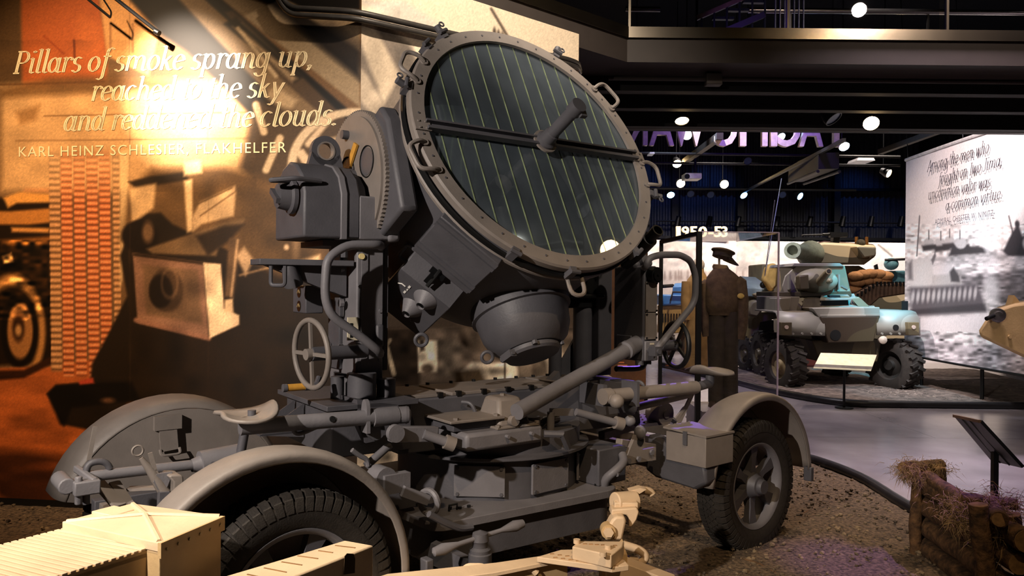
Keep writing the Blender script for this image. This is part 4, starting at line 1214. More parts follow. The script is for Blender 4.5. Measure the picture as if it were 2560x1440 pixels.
# foot of the left arm: drive gear pots, base plate and triangular brackets
m = G(); m.cyl((-.95, -.24, 1.165), (-.95, -.24, 1.30), .075, n=24); m.cyl((-.80, -.22, 1.165), (-.80, -.22, 1.26), .05, n=18); m.cyl((-1.05, -.16, 1.165), (-1.05, -.16, 1.28), .035, n=14); m.cyl((-.90, 0, 1.165), (-.90, 0, 1.28), .10, n=20); m.build('gear_pot', GREYD, arm)
m = G(); m.box((-1.20, -.40, 1.14), (-.70, .34, 1.166)); bpz = m.build('base_plate', GREYD, SL, bevel=.003)
m = G(); m.box((-1.16, -.36, .90), (-.72, .30, 1.14)); m.build('base_box', GREYD, SL, bevel=.006)
for y in (.0, .14):
    m = G(); m.prism([(-1.17, y, 1.13), (-1.40, y, .98), (-1.17, y, .95)], V3((0, .008, 0))); m.build('gusset', GREYD, bpz)
m = G(); m.box((-1.40, .0, .975), (-1.17, .15, .985)); m.build('gusset_web', GREYD, bpz)

# ---- crossbeam with bolted lids -------------------------------------------
m = G(); m.hexa([(-.76, -.30, .86), (1.02, -.30, .86), (1.02, .30, .86), (-.76, .30, .86), (-.76, -.25, 1.14), (1.02, -.25, 1.14), (1.02, .30, 1.14), (-.76, .30, 1.14)]); beam = m.build('crossbeam', GREYD, SL, bevel=.01)
for x0, x1 in ((-.72, -.44), (-.40, .36), (.40, .62)):
    m = G(); m.box((x0, -.235, 1.14), (x1, .16, 1.158)); ld = m.build('beam_lid', GREYT, beam, bevel=.003)
    n = max(2, int((x1 - x0) / .16) + 1)
    for i in range(n):
        x = x0 + .04 + (x1 - x0 - .08) * i / (n - 1)
        m = G(); m.obox((x, -.238, 1.150), (.014, 0, 0), (0, .014, 0), (0, 0, .016)); m.build('toggle', BLACK, ld)
    bolts([(x0 + .05 + (x1 - x0 - .1) * i / (n - 1), .14, 1.158) for i in range(n)], (0, 0, 1), .012, .014, FG).build('lid_bolt', BLACK, ld)
m = G(); q = gl(1155, 1005, v=-.285); m.tube([q, q + V3((.03, -.05, 0)), q + V3((.05, -.07, -.06)), q + V3((.05, -.06, -.13))], .011, 8, rnd=.03); m.build('grab_handle', GREYD, beam)
m = G(); m.prism([gl(1376, 950, v=-.2), gl(1398, 928, v=-.2), gl(1402, 952, v=-.2)], V3((0, .05, 0))); m.build('stop_block', GREY, beam)

# ---- right yoke arm and control cabinet -----------------------------------
m = G(); m.box((.86, -.05, 1.16), (.98, .22, 2.30)); ra_ = m.build('yoke_arm', GREYD, SL, bevel=.008)
m = G(); m.cyl((.80, .05, 1.16), (.80, .05, 1.85), .065, n=20); m.cyl((.62, .12, 1.16), (.62, .12, 1.75), .045, n=16); m.build('arm_post', GREYD, ra_)
m = G(); m.prism([gl(1386, 935, v=.10), gl(1438, 845, v=.10), gl(1498, 848, v=.10), gl(1478, 940, v=.10)], V3((0, .02, 0))); m.build('slant_plate', GREYD, ra_)
m = G(); m.box((.56, -.02, 1.62), (.92, .12, 1.86)); m.cyl((.5, -.05, 1.70), (.9, -.05, 1.70), .018, n=8); m.build('elevation_gear', BLACK, ra_, bevel=.01)
m = G(); m.box((.985, -.345, 1.275), (1.11, -.06, 1.905)); cab = m.build('control_cabinet', GREYD, SL, bevel=.012)
for z0_, z1_ in ((1.60, 1.80), (1.42, 1.595)):
    m = G(); m.box((.997, -.357, z0_), (1.10, -.345, z1_)); pn = m.build('cabinet_panel', GREYT, cab, bevel=.003)
    bolts([(x, -.357, z) for x in (1.004, 1.093) for z in (z0_ + .01, z1_ - .01)], (0, -1, 0), .007, .006, FG).build('panel_screw', DARK, pn)
m = G(); m.box((.99, -.362, 1.28), (1.108, -.345, 1.41)); m.build('cabinet_foot', GREY, cab, bevel=.006)
m = G(); m.box((1.03, -.3645, 1.385), (1.068, -.361, 1.398)); m.build('maker_plate', mat('pale_plate', (190, 180, 160), .5), cab)
m = G(); m.cyl((1.055, -.345, 1.845), (1.055, -.40, 1.845), .052, n=20); m.cyl((1.055, -.40, 1.845), (1.055, -.41, 1.845), .04, n=20); m.cyl((1.05, -.41, 1.845), (1.05, -.418, 1.845), .008, n=8); m.build('cable_socket', BLACK, cab)
m = G(); m.cyl((1.06, -.22, 1.90), (1.06, -.30, 1.94), .045, n=16); m.ball((1.0, -.25, 1.91), .035); m.ball((1.0, -.15, 1.91), .03); m.build('cabinet_knob', GREYD, cab)
m = G(); m.box((.975, -.24, 1.30), (.987, -.10, 1.44)); m.build('pipe_flange', GREYD, cab, bevel=.004)
m = G(); m.cyl((1.0, -.3, 1.25), (1.0, -.3, 1.28), .03); m.cyl((1.08, -.3, 1.25), (1.08, -.3, 1.28), .02); m.build('cabinet_gland', GREYD, cab)
rp = [gl(x, y, v=-.42) for x, y in ((1613, 668), (1622, 645), (1650, 637), (1700, 637), (1727, 652), (1739, 690), (1738, 745), (1728, 768), (1660, 850), (1638, 878))]
m = G(); m.tube([(1.03, -.3, rp[0].z)] + rp, .0225, 12, rnd=.04); gr2 = m.build('guard_rail', GREY, SL)
m = G(); m.obox(rp[-1], (.03, 0, 0), (0, .03, 0), (0, 0, .03)); m.cyl(rp[-1] + V3((0, -.04, 0)), rp[-1] + V3((0, .06, 0)), .018, n=8); m.build('rail_clamp', GREYD, gr2)
m = G(); q = [gl(x, y, v=-.10) for x, y in ((1612, 895), (1610, 918), (1590, 922), (1540, 922))]; m.tube(q, .02, 8, rnd=.05); m.build('cable_pipe', BLACK, SL)
hc2 = gl(1690, 862, u=1.27)
handwheel(hc2, (1, -.25, .0), .152, .0165, BLACK, V3((1.1, hc2.y + .06, hc2.z - .01)), 4, 'handwheel', .6)
q = gl(1680, 812, u=1.36); m = G(); m.cyl(q, q + V3((.09, 0, 0)), .016, n=10); m.build('crank_grip', mat('pale_wood', (214, 180, 130), .5), SL)
# long directing tube running down to the near side
ta, tb_ = V3((1.0, -.28, 1.39)), gl(1292, 1030, v=-.62)
d = (tb_ - ta).normalized()
m = G(); L = (tb_ - ta).length
m.lathe([(0, 0), (.055, 0), (.055, .12), (.060, .13), (.060, .17), (.045, .175), (.045, L), (0, L)], ta, d, 24); m.build('directing_tube', GREY, SL)

# ---- turntable -------------------------------------------------------------
m = G(); m.lathe([(0, .585), (.55, .585), (.55, .80), (.575, .80), (.62, .815), (.62, .83), (.565, .835), (.565, .93), (.54, .94), (0, .94)], (0, 0, 0), (0, 0, 1), 72); tt = m.build('turntable', GREYD, SL)
for a_ in (-128, -84, -40, 5):
    t = math.radians(a_); c = V3((.555 * math.cos(t), .555 * math.sin(t), .695)); n_ = V3((math.cos(t), math.sin(t), 0)); tt_ = V3((-math.sin(t), math.cos(t), 0))
    m = G(); m.obox(c, n_ * .008, tt_ * .14, V3((0, 0, .085))); hp = m.build('access_plate', GREY, tt, bevel=.003)
    bolts([c + n_ * .008 + tt_ * sx * .12 + V3((0, 0, sz * .07)) for sx in (-1, 1) for sz in (-1, 1)], n_, .010, .006, FG).build('plate_screw', GREYD, hp)
# box with domed cover on the near side of the turntable
m = G(); m.box((-.53, -.60, .90), (-.03, -.30, .995)); fb1 = m.build('drive_case', GREY, SL, bevel=.02)
m = G(); m.box((-.56, -.52, .995), (-.28, -.30, 1.045)); m.build('case_step', GREYD, fb1, bevel=.006)
m = G(); m.box((-.60, -.56, 1.045), (-.26, -.28, 1.06)); m.build('case_lid', GREYT, fb1, bevel=.004)
m = G(); m.hexa([(-.30, -.56, 1.0), (-.08, -.56, 1.0), (-.08, -.32, 1.0), (-.30, -.32, 1.0), (-.265, -.50, 1.15), (-.115, -.50, 1.15), (-.115, -.36, 1.15), (-.265, -.36, 1.15)]); dm = m.build('domed_cover', GREYT, fb1, bevel=.02)
m = G(); m.box((-.33, -.59, .995), (-.05, -.30, 1.008)); m.build('cover_flange', GREYT, fb1, bevel=.003)
bolts([(-.32, -.58, 1.008), (-.06, -.58, 1.008), (-.19, -.43, 1.15), (-.55, -.53, 1.06), (-.30, -.53, 1.06), (-.05, -.45, 1.0)], (0, 0, 1), .014, .012, FG).build('cover_bolt', GREYT, fb1)
m = G(); m.cyl((-.22, -.565, 1.035), (-.22, -.60, 1.035), .028, n=16); m.build('filler_plug', GREYT, fb1)
m = G(); m.cyl((.0, -.46, .93), (.0, -.46, 1.02), .045, n=18); m.build('round_cap', GREY, fb1)
for x in (-.28, -.12):
    m = G(); m.cyl((x, -.6, .96), (x, -.625, .96), .010, n=8); m.build('case_pin', GREY, fb1)
m = G(); m.tube([(.02, -.44, .94), (.10, -.44, .98), (.22, -.40, .98)], .028, 10); m.build('drive_shaft', STEEL, fb1)

# ---- seat booms ------------------------------------------------------------
def seat(c, M, ang, mat_):
    """pan seat: a dished, waisted plate with a raised back edge"""
    vs = []; fs = []; n, k = 28, 5
    for i in range(n):
        t = 2 * math.pi * i / n
        R = .150 * (1 - .16 * math.cos(2 * t)) * (1 - .22 * max(0, math.cos(t)) ** 6)
        for j in range(k + 1):
            s = j / k; r = R * s
            h = .020 * s ** 2.5 + (.032 * max(0, -math.cos(t)) ** 3 * s ** 4) + (.012 * math.cos(2 * t) * s)
            x, y = r * math.cos(t), r * math.sin(t)
            vs.append(V3((x * math.cos(ang) - y * math.sin(ang), x * math.sin(ang) + y * math.cos(ang), h)))
    for i in range(n):
        for j in range(k):
            a, b = i * (k + 1) + j, ((i + 1) % n) * (k + 1) + j
            fs.append((a, b, b + 1, a + 1))
    m = MB(M); m.add([v + V3(c) for v in vs], fs); o = m.build('seat', mat_, SL)
    sm = o.modifiers.new('thick', 'SOLIDIFY'); sm.thickness = .014
    return o


pa, pb = gl(600, 1068, v=-.55), gl(1005, 1037, v=-.55)
m = G(); m.cyl(pa, pb, .036, n=18); boom = m.build('seat_boom', GREY, SL)
m = G(); m.cyl(pb - V3((.16, 0, 0)), pb - V3((.03, 0, 0)), .045, n=18); m.cyl(pb - V3((.02, 0, 0)), pb + V3((.02, -.01, 0)), .042, n=18); m.lathe([(.045, 0), (.04, .015), (.02, .025), (0, .027)], pb + V3((.015, -.01, 0)), V3((1, -.4, 0)), 18); m.build('boom_socket', GREY, boom)
m = G(); q = gl(910, 1040, v=-.55); m.prism([q + V3((0, .02 * math.cos(t) * 1.6, .0 + .05 * math.sin(t) + .03)) for t in [math.radians(k) for k in range(0, 181, 20)]] + [q + V3((0, -.035, -.08)), q + V3((0, .035, -.08))], V3((.018, 0, 0))); m.build('boom_keeper', GREY, boom)
m = G(); m.tube([pa + V3((.02, 0, .03)), pa + V3((.02, 0, -.02)), pa + V3((.0, 0, -.14))], .020, 10); m.cyl(pa + V3((.0, 0, -.16)), pa + V3((.0, 0, -.12)), .026); m.cyl(pa + V3((.05, 0, .02)), pa + V3((.05, 0, .07)), .018); m.build('boom_foot', GREYD, boom)
m = G(); q = [gl(x, y, v=-.55) for x, y in ((730, 1070), (740, 1086), (760, 1082), (800, 1064), (900, 1055))]; m.tube(q, .010, 8, rnd=.03); m.build('hook_rod', GREY, boom)
seat(pa + V3((.02, .0, .045)), FG, math.radians(180), GREYT)
m = G(); q = gl(832, 1048, v=-.59); m.cyl(q, q + V3((0, .01, 0)), .014, n=12); m.build('boom_hole', DARK, boom)

qa, qb = gl(1525, 990, v=-.50), gl(1740, 968, v=-.50)
m = G(); m.cyl(qa, qb, .042, n=18); boom2 = m.build('seat_boom', GREYT, SL)
qc2 = gl(1775, 958, v=-.50)
m = G(); m.cyl(qb, qc2, .030, n=14); m.cyl(qc2, qc2 + V3((0, 0, .055)), .03, n=14); m.build('boom_slide', GREYD, boom2)
seat(qc2 + V3((-.01, 0, .06)), FG, math.radians(10), GREYT)
m = G(); m.cyl(qa - V3((.06, 0, 0)), qa, .05, n=16); m.ball(qa + V3((-.02, -.08, -.02)), .045, 14); m.cyl(qa + V3((-.03, -.02, -.01)), qa + V3((-.02, -.08, -.02)), .03, n=12); m.build('boom_socket', GREYT, boom2)
m = G(); m.tube([gl(1615, 1000, v=-.5), gl(1608, 958, v=-.5), gl(1590, 952, v=-.45), gl(1586, 1000, v=-.4)], .012, 8, rnd=.03); m.box((qa.x + .16, -.57, qa.z - .07), (qa.x + .18, -.43, qa.z + .08)); m.build('boom_keeper', GREYD, boom2)
m = G(); a_, b_ = gl(1590, 1018, v=-.40), gl(1725, 985, v=-.40); m.cyl(a_, b_, .026, n=12); m.build('lower_boom', GREYT, boom2)
m = G(); q = [gl(x, y, v=-.45) for x, y in ((1650, 978), (1690, 985), (1702, 988), (1708, 975))]; m.tube(q, .007, 6, rnd=.02); m.build('hook_rod', GREYD, boom2)
# folding strut and foot levers under the right boom
m = G(); a_, b_, c_ = gl(1735, 975, v=-.40), gl(1712, 1020, v=-.40), gl(1695, 1062, v=-.40)
m.bar(a_, c_, .03, .012, (0, 1, 0)); m.bar(b_, gl(1690, 1050, v=-.40), .03, .012, (0, 1, 0)); m.build('folding_strut', GREYT, SL)
# bracket boxes that carry the booms
m = G(); q0 = gl(1500, 950, v=-.35); m.prism([gl(1500, 948, v=-.34), gl(1572, 962, v=-.34), gl(1568, 1000, v=-.34), gl(1498, 988, v=-.34)], V3((0, .02, 0))); rb = m.build('boom_bracket', GREYD, SL)
m = G(); m.box((.50, -.50, 1.04), (.53, -.28, 1.17)); m.build('bracket_web', GREYD, rb)
m = G(); m.prism([gl(893, 1000, v=-.40), gl(996, 1012, v=-.40), gl(995, 1025, v=-.40), gl(895, 1032, v=-.40)], V3((0, .20, 0))); lb = m.build('boom_bracket', GREYD, SL)
m = G(); m.prism([gl(893, 1060, v=-.5), gl(955, 1060, v=-.5), gl(960, 1098, v=-.5), gl(915, 1108, v=-.5)], V3((0, .05, 0))); q = gl(935, 1075, v=-.52); m.cyl(q, q + V3((0, -.03, 0)), .045, n=16); m.build('bracket_cheek', GREYD, lb)
# crank levers with round ends
def lever(p, q, r, knob, name='crank_lever'):
    m = G(); m.cyl(p, q, r, n=12); o = m.build(name, GREY, SL); d = (q - p).normalized()
    m = G(); m.cyl(q - d * .02, q + d * .03, knob, n=20); m.build('lever_end', GREYT, o)
    return o


m = G(); m.bar(gl(975, 1085, v=-.62), gl(1090, 1085, v=-.62), .05, .075); m.build('lever_arm', GREY, SL, bevel=.005)
lever(gl(1060, 1085, v=-.66), gl(1122, 1107, v=-.70), .024, .036)
m = G(); q = gl(985, 1082, v=-.66); m.cyl(q, q + V3((0, -.03, 0)), .042, n=20); m.build('lever_pivot', GREY, SL)
lever(gl(1440, 1030, v=-.55), gl(1545, 1058, v=-.62), .022, .038)
q = gl(1377, 1030, v=-.5); m = G(); m.cyl(q + V3((0, 0, -.14)), q, .022, n=10); m.bar(q, gl(1430, 1030, v=-.5), .03, .04); m.build('stop_lever', GREY, SL)
# foot plate with grip pattern and brake drum on the right
M_TREAD = mat('worn_tread', (120, 112, 116), .45, .2, 8, .2)
tz = .86
tp = [gl(x, y, z=tz) for x, y in ((1535, 1038), (1610, 1034), (1675, 1052), (1600, 1062))]
m = G(); m.prism(tp, V3((0, 0, -.02))); fp = m.build('foot_plate', M_TREAD, SL)
for i in range(6):
    for j in range(4):
        s, t = (i + .5) / 6, (j + .5) / 4
        c = (tp[0] * (1 - s) + tp[1] * s) * (1 - t) + (tp[3] * (1 - s) + tp[2] * s) * t
        m = G(); m.obox(c + V3((0, 0, .004)), (.012, .012, 0), (-.004, .004, 0), (0, 0, .004)); m.build('grip_stud', M_TREAD, fp)
q = gl(1665, 1035, v=-.35); m = G(); m.cyl(q, q + V3((0, .12, 0)), .075, n=24); m.cyl(q + V3((0, -.01, 0)), q + V3((0, .01, 0)), .03, n=12); m.build('brake_drum', GREYT, SL)

# ---- chassis platform -------------------------------------------------------
def rounded(poly, r, k=4):
    out = []; n = len(poly)
    for i in range(n):
        p, a, b = V3((*poly[i], 0)), V3((*poly[i - 1], 0)), V3((*poly[(i + 1) % n], 0))
        pa_, pb_ = p + (a - p).normalized() * r, p + (b - p).normalized() * r
        for j in range(k + 1):
            t = j / k; q = pa_ * (1 - t) ** 2 + p * 2 * t * (1 - t) + pb_ * t * t; out.append((q.x, q.y))
    return out


pl = rounded([(-.80, -.60), (.44, -.70), (.60, -.2), (.60, .7), (-.80, .7)], .10)
m = F(); m.prism([(x, y, .54) for x, y in pl], V3((0, 0, .045))); pf = m.build('platform', GREY, SL, bevel=.004)
m = F(); m.prism([(x * .96, y * .93, .36) for x, y in pl], V3((0, 0, .18))); m.build('platform_skirt', GREYD, pf)
bolts([fl(x, y, z=.586) for x, y in ((1125, 1272), (1150, 1272), (1172, 1268), (1490, 1214), (1500, 1210))], (0, 0, 1), .010, .012, FF).build('platform_bolt', BLACK, pf)
m = F(); q = fl(1123, 1278, z=.586); m.tube([q, q + V3((0, 0, .03)), q + V3((.05, 0, .03)), q + V3((.05, 0, 0))], .006, 6); q = fl(1492, 1210, z=.586); m.tube([q, q + V3((0, 0, .03)), q + V3((.04, .02, .03)), q + V3((.05, .0, .0))], .008, 6); m.build('platform_loop', BLACK, pf)
m = F(); q = fl(1436, 1175, z=.75); m.box((.36, -.60, .585), (.60, -.36, .80)); m.build('battery_box', GREYD, SL, bevel=.008)
m = F(); m.ball(fl(1400, 1120, z=.83), .05, 12); m.tube([fl(1360, 1085, z=.95), fl(1405, 1085, z=.95), fl(1420, 1120, z=.86)], .02, 8); m.build('drain_cock', GREYD, SL)
# jack post with toggle handle on the near side
jx = fl(1200, 1400, v=-.86); jz = 1.75 - (1270 - 718) / FPX * (FF @ V3((jx.x, -.86, 0))).y
m = F(); m.lathe([(0, .0), (.07, .0), (.07, .02), (.05, .03), (.05, .30), (.056, .31), (.056, .50), (.050, .505), (.050, .52), (.036, .53), (.036, .55), (.042, .56), (.036, .595), (.012, .605), (0, .61)], (jx.x, -.86, 0), (0, 0, 1), 20); jk = m.build('jack_post', GREYD, SL)
m = F(); c = V3((jx.x, -.86, .575)); m.lathe([(0, -.26), (.02, -.25), (.028, -.20), (.012, -.12), (.011, .12), (.028, .20), (.02, .25), (0, .26)], c, V3((1, -.08, .09)), 12); m.build('jack_toggle', GREY, jk)
m = F(); m.bar((jx.x, -.82, .40), (jx.x - .10, -.60, .46), .05, .10); m.build('jack_bracket', GREYD, jk)
m = F(); m.cyl((jx.x + .045, -.88, .12), (jx.x + .075, -.89, .12), .025, n=8); m.build('jack_plug', GREYD, jk)
m = F(); q = [fl(x, y, v=-.80) for x, y in ((1072, 1285), (1110, 1305), (1150, 1322), (1180, 1318))]; m.tube(q, .016, 8, rnd=.03); m.build('jack_link', GREYD, jk)

# ---- wheels ------------------------------------------------------------------
def tyre_mesh():
    m = MB(); R, W = .445, .105
    prof = [(.285, -.085), (.30, -.095), (.345, -W), (.39, -.105), (.42, -.092), (.432, -.07), (.437, 0), (.432, .07), (.42, .092), (.39, .105), (.345, W), (.30, .095), (.285, .085)]
    m.lathe(prof, (0, 0, 0), (0, 0, 1), 84)
    n = 58
    for k in range(n):
        for s in (-1, 1):
            t = 2 * math.pi * (k + (.5 if s > 0 else 0)) / n
            c, q = math.cos(t), math.sin(t); e = V3((c, q, 0)); tg = V3((-q, c, 0)); z = V3((0, 0, 1))
            A = [e * .4405 + z * s * .045, e * .4405 + z * s * .082, e * .418 + z * s * .1035, e * .385 + z * s * .1085]
            B = [p - e * .022 for p in A]
            for i in range(3):
                w = .0165
                vs = [A[i] - tg * w, A[i] + tg * w, A[i + 1] + tg * w, A[i + 1] - tg * w, B[i] - tg * w, B[i] + tg * w, B[i + 1] + tg * w, B[i + 1] - tg * w]
                m.add(vs, [(0, 1, 2, 3), (0, 4, 5, 1), (1, 5, 6, 2), (3, 2, 6, 7), (0, 3, 7, 4)])
        for z0 in (-.028, 0.0, .028):
            t = 2 * math.pi * (k + (.5 if z0 == 0 else 0)) / n; e = V3((math.cos(t), math.sin(t), 0)); tg = V3((-math.sin(t), math.cos(t), 0))
            m.obox(e * .434 + V3((0, 0, z0)), e * .008, tg * .012 + V3((0, 0, .012)), tg * -.007 + V3((0, 0, .007)))
    return m.mesh('tyre')


TY = tyre_mesh()
m = MB(); m.lathe([(.255, .03), (.262, .075), (.278, .09), (.288, .092), (.290, .086), (.283, .082), (.27, .06), (.27, -.06), (.283, -.085)], (0, 0, 0), (0, 0, 1), 64); RIM = m.mesh('rim')
m = MB(); m.lathe([(0, .135), (.045, .135), (.05, .125), (.052, .105), (.066, .10), (.075, .07), (.10, .03), (.10, -.05), (0, -.05)], (0, 0, 0), (0, 0, 1), 28); HUB = m.mesh('hub')
m = MB()
m.add([V3((.06, -.032, .05)), V3((.06, .032, .05)), V3((.15, .022, .05)), V3((.15, -.022, .05)), V3((.265, .045, .055)), V3((.265, -.045, .055)),
       V3((.06, -.032, -.02)), V3((.06, .032, -.02)), V3((.15, .022, .0)), V3((.15, -.022, .0)), V3((.265, .045, .01)), V3((.265, -.045, .01))],
      [(0, 1, 2, 3), (3, 2, 4, 5), (7, 6, 9, 8), (8, 9, 11, 10), (0, 3, 9, 6), (3, 5, 11, 9), (2, 1, 7, 8), (4, 2, 8, 10), (5, 4, 10, 11)])
SPK = m.mesh('rim_spoke')


def wheel(P, rot=0.0, near=True):
    """P: rim-side centre in the carriage frame; the wheel faces the near side"""
    ax = (FF.to_3x3() @ V3((0, -1 if near else 1, 0)))
    x, y = perp(ax); M = Matrix.Identity(4); c = FF @ V3(P)
    for i in range(3): M[i][0], M[i][1], M[i][2], M[i][3] = x[i], y[i], ax[i], c[i]
    if M.to_3x3().determinant() < 0:
        for i in range(3): M[i][1] *= -1
    w_ = put('wheel', HUB, GREYD, SL, M=M)
    ty = put('tyre', TY, RUBBER, w_); put('rim', RIM, GREY, w_)
    for k in range(6):
        put('rim_spoke', SPK, GREYD, w_, M=Matrix.Rotation(rot + k * math.pi / 3, 4, 'Z'))
    return w_


HW = .80
WR, WL = V3((1.65, -.76, .435)), V3((-1.60, -.71, .48))
wheel(WR, .5); wheel(WL, .1)
wheel((-1.60, .88, .47), 0, False); wheel((1.65, .88, .435), 0, False)


def fender(P, a0, a1, near, R=.60, W=.30, flare=None):
    """curved mudguard: rolled shell over the tyre with a closed inner cheek"""
    P = V3(P); s = -1 if near else 1
    m = F(); n = 30; prof = []
    for (dr, h) in (((-.035, .16), (-.012, .168), (.006, .160), (.016, .13), (.018, .08), (.010, .0), (-.012, -.06), (-.04, -.11), (-.07, -.14)) if near else ((-.035, .16), (.0, .165), (.018, .14), (.022, .08), (.018, -.06), (.0, -.12), (-.03, -.145))):
        prof.append((R + dr, h))
    prof = [(a, b) for a, b, _ in smooth_path([(a, b, 0) for a, b in prof], 3)]
    vs = []; fs = []; k = len(prof)
    for i in range(n + 1):
        t = math.radians(a0 + (a1 - a0) * i / n)
        e = V3((math.cos(t), 0, math.sin(t)))
        vs += [P + e * r + V3((0, s * h, 0)) for r, h in prof]
    for i in range(n):
        for j in range(k - 1): fs.append((i * k + j, (i + 1) * k + j, (i + 1) * k + j + 1, i * k + j + 1))
    m.add(vs, fs); o = m.build('mudguard', GREYT, SL)
    sm = o.modifiers.new('thick', 'SOLIDIFY'); sm.thickness = .006
    # inner cheek
    poly = [P + V3((.985 * (R - (.06 if near else .025)) * math.cos(math.radians(t)), -s * .135, .985 * (R - (.06 if near else .025)) * math.sin(math.radians(t)))) for t in np.linspace(a0, a1, 24)]
    m = F(); m.prism(poly, V3((0, -s * .006, 0))); m.build('mudguard_cheek', GREYT, o)
    return o


fr_ = fender(WR + V3((.01, .03, .01)), 2, 173, True, .60)
fl_ = fender(V3((-1.68, -.67, .50)), -14, 176, True, .585)
ff_ = fender(V3((-1.60, .85, .48)), -10, 164, False, .615)
fender(V3((1.65, .85, .46)), 0, 172, False)
for o_, P in ((fr_, WR), (fl_, WL)):
    q = P + V3((.60, -.12, -.02)); m = F(); m.box((q.x - .02, q.y - .03, q.z - .03), (q.x + .02, q.y + .03, q.z + .07)); m.build('reflector_bracket', GREYD, o_, bevel=.006)
# inner cheek fittings of the far guard
P = V3((-1.57, .695, .47))
m = F(); q = fl(418, 1052, v=.69); m.box((q.x - .07, .665, q.z - .045), (q.x + .07, .70, q.z + .03)); m.bar(q + V3((.0, -.01, -.04)), q + V3((.01, -.01, -.16)), .09, .02, (0, 1, 0)); m.tube([q + V3((-.04, -.02, -.15)), q + V3((-.04, -.04, -.18)), q + V3((.06, -.04, -.18)), q + V3((.06, -.02, -.15))], .008, 6, rnd=.02); m.build('lamp_bracket', GREYT, ff_)
# tool box with riveted lid on the right guard
bx0, bx1 = .98, 1.27
m = F(); m.box((bx0, -.905, .66), (bx1, -.60, .845)); tbx = m.build('tool_box', GREYT, SL, bevel=.004)
m = F(); m.hexa([(bx0 - .005, -.91, .845), (bx1 + .005, -.91, .845), (bx1 + .005, -.58, .86), (bx0 - .005, -.58, .86), (bx0 - .005, -.91, .857), (bx1 + .005, -.91, .857), (bx1 + .005, -.58, .872), (bx0 - .005, -.58, .872)]); m.build('tool_box_lid', GREYT, tbx)
m = F(); m.box((bx0 - .012, -.77, .78), (bx0 - .002, -.74, .865)); m.build('hasp', GREYD, tbx)
bolts([(bx0 + .03 + .075 * i, -.59, .872) for i in range(4)], (0, 0, 1), .008, .006, FF).build('rivet', GREYT, tbx)
m = F(); m.prism([(.99, -.44, .80), (.99, -.89, .68), (.99, -.90, .56), (1.02, -.80, .50), (1.0, -.50, .52), (.99, -.42, .56)], V3((.12, 0, 0))); m.build('guard_apron', GREYD, SL, bevel=.02)

# ---- dolly frames --------------------------------------------------------------
def rail(p, q, w_=.07, h=.10, name='frame_rail', mt=GREYD):
    m = F(); m.bar(p, q, w_, h); return m.build(name, mt, SL, bevel=.004)


rail((.55, -.36, .66), (1.95, -.36, .62)); rail((.55, .40, .66), (1.95, .40, .62))
rail((-.75, -.32, .66), (-2.1, -.30, .66)); rail((-.75, .42, .66), (-2.1, .40, .66))
for x, z in ((1.65, .435), (-1.60, .48)):
    m = F(); m.cyl((x, -.76, z), (x, .88, z), .05, n=16); m.build('axle', GREYD, SL)
    m = F()
    for k in range(5): m.box((x - .42 + .05 * k, -.40, z + .06 + .018 * k), (x + .42 - .05 * k, -.32, z + .074 + .018 * k)); m.box((x - .42 + .05 * k, .40, z + .06 + .018 * k), (x + .42 - .05 * k, .48, z + .074 + .018 * k))
    m.build('leaf_spring', GREYD, SL)
for x in (.75, 1.15, 1.45, 1.9): rail((x, -.40, .64), (x, .44, .64), .06, .08, 'cross_member', GREYT)
for x in (-1.0, -1.35, -2.05): rail((x, -.36, .66), (x, .44, .66), .06, .08, 'cross_member', GREYT)
rail((.70, -.30, .80), (1.50, -.10, .80), .05, .05, 'tie_bar', GREYT); rail((.62, -.52, .80), (1.25, -.46, .66), .05, .05, 'tie_bar', GREYT)
for x, y in ((1600, 1085),):
    q = fl(x, y, v=-.60); m = F(); m.cyl(q + V3((0, .02, -.08)), q, .016, n=8); m.ball(q + V3((0, 0, .01)), .038, 12, (1, 1, 1.2)); m.build('shift_lever', GREY, SL)
q = fl(1575, 1052, v=-.55); m = F(); m.ball(q, .035, 12); m.ball(fl(1576, 1015, v=-.5), .045, 12, (1, 1, 1.3)); m.build('lever_knob', GREY, SL)
# towing eye bracket with two holes and shackle hook near the platform end
q = [fl(x, y, v=-.60) for x, y in ((1560, 1160), (1583, 1105), (1590, 1088), (1600, 1082), (1612, 1088), (1613, 1105), (1606, 1125), (1640, 1118), (1640, 1150), (1562, 1162))]
m = F(); m.prism(q, V3((0, .025, 0))); ey = m.build('eye_bracket', GREYT, SL)
q = fl(1601, 1103, v=-.603); m = F(); m.cyl(q, q + V3((0, -.003, 0)), .030, n=18); m.build('eye_hole', DARK, ey)
m = F(); q = fl(1600, 1150, v=-.62); bolts([fl(1570, 1152, v=-.61), fl(1595, 1147, v=-.61), fl(1628, 1130, v=-.61)], (0, -1, 0), .018, .014, FF).build('eye_bolt', GREY, ey)
m = F(); a_ = fl(1528, 1185, v=-.62); m.tube([a_ + V3((.10, 0, .10)), a_ + V3((.06, -.05, .07)), a_ + V3((-.02, -.05, .03)), a_ + V3((-.05, 0, -.02)), a_ + V3((-.03, .03, -.08))], .026, 10, rnd=.05); m.cyl(a_ + V3((-.02, -.06, .01)), a_ + V3((.06, -.03, .04)), .014, n=8); m.build('coupling_hook', GREY, SL)
m = F(); a_ = fl(985, 1195, v=-.55); m.cyl(a_ + V3((-.04, 0, 0)), a_ + V3((-.04, .10, .0)), .055, n=16); m.box((a_.x - .06, a_.y - .02, a_.z - .07), (a_.x + .08, a_.y + .03, a_.z + .02)); m.bar(a_ + V3((.03, -.03, -.06)), fl(1070, 1250, v=-.60), .03, .05); m.ring(fl(1072, 1255, v=-.60), (1, .3, 0), .055, .016, 20, 8); m.build('coupling_hook', GREY, SL)
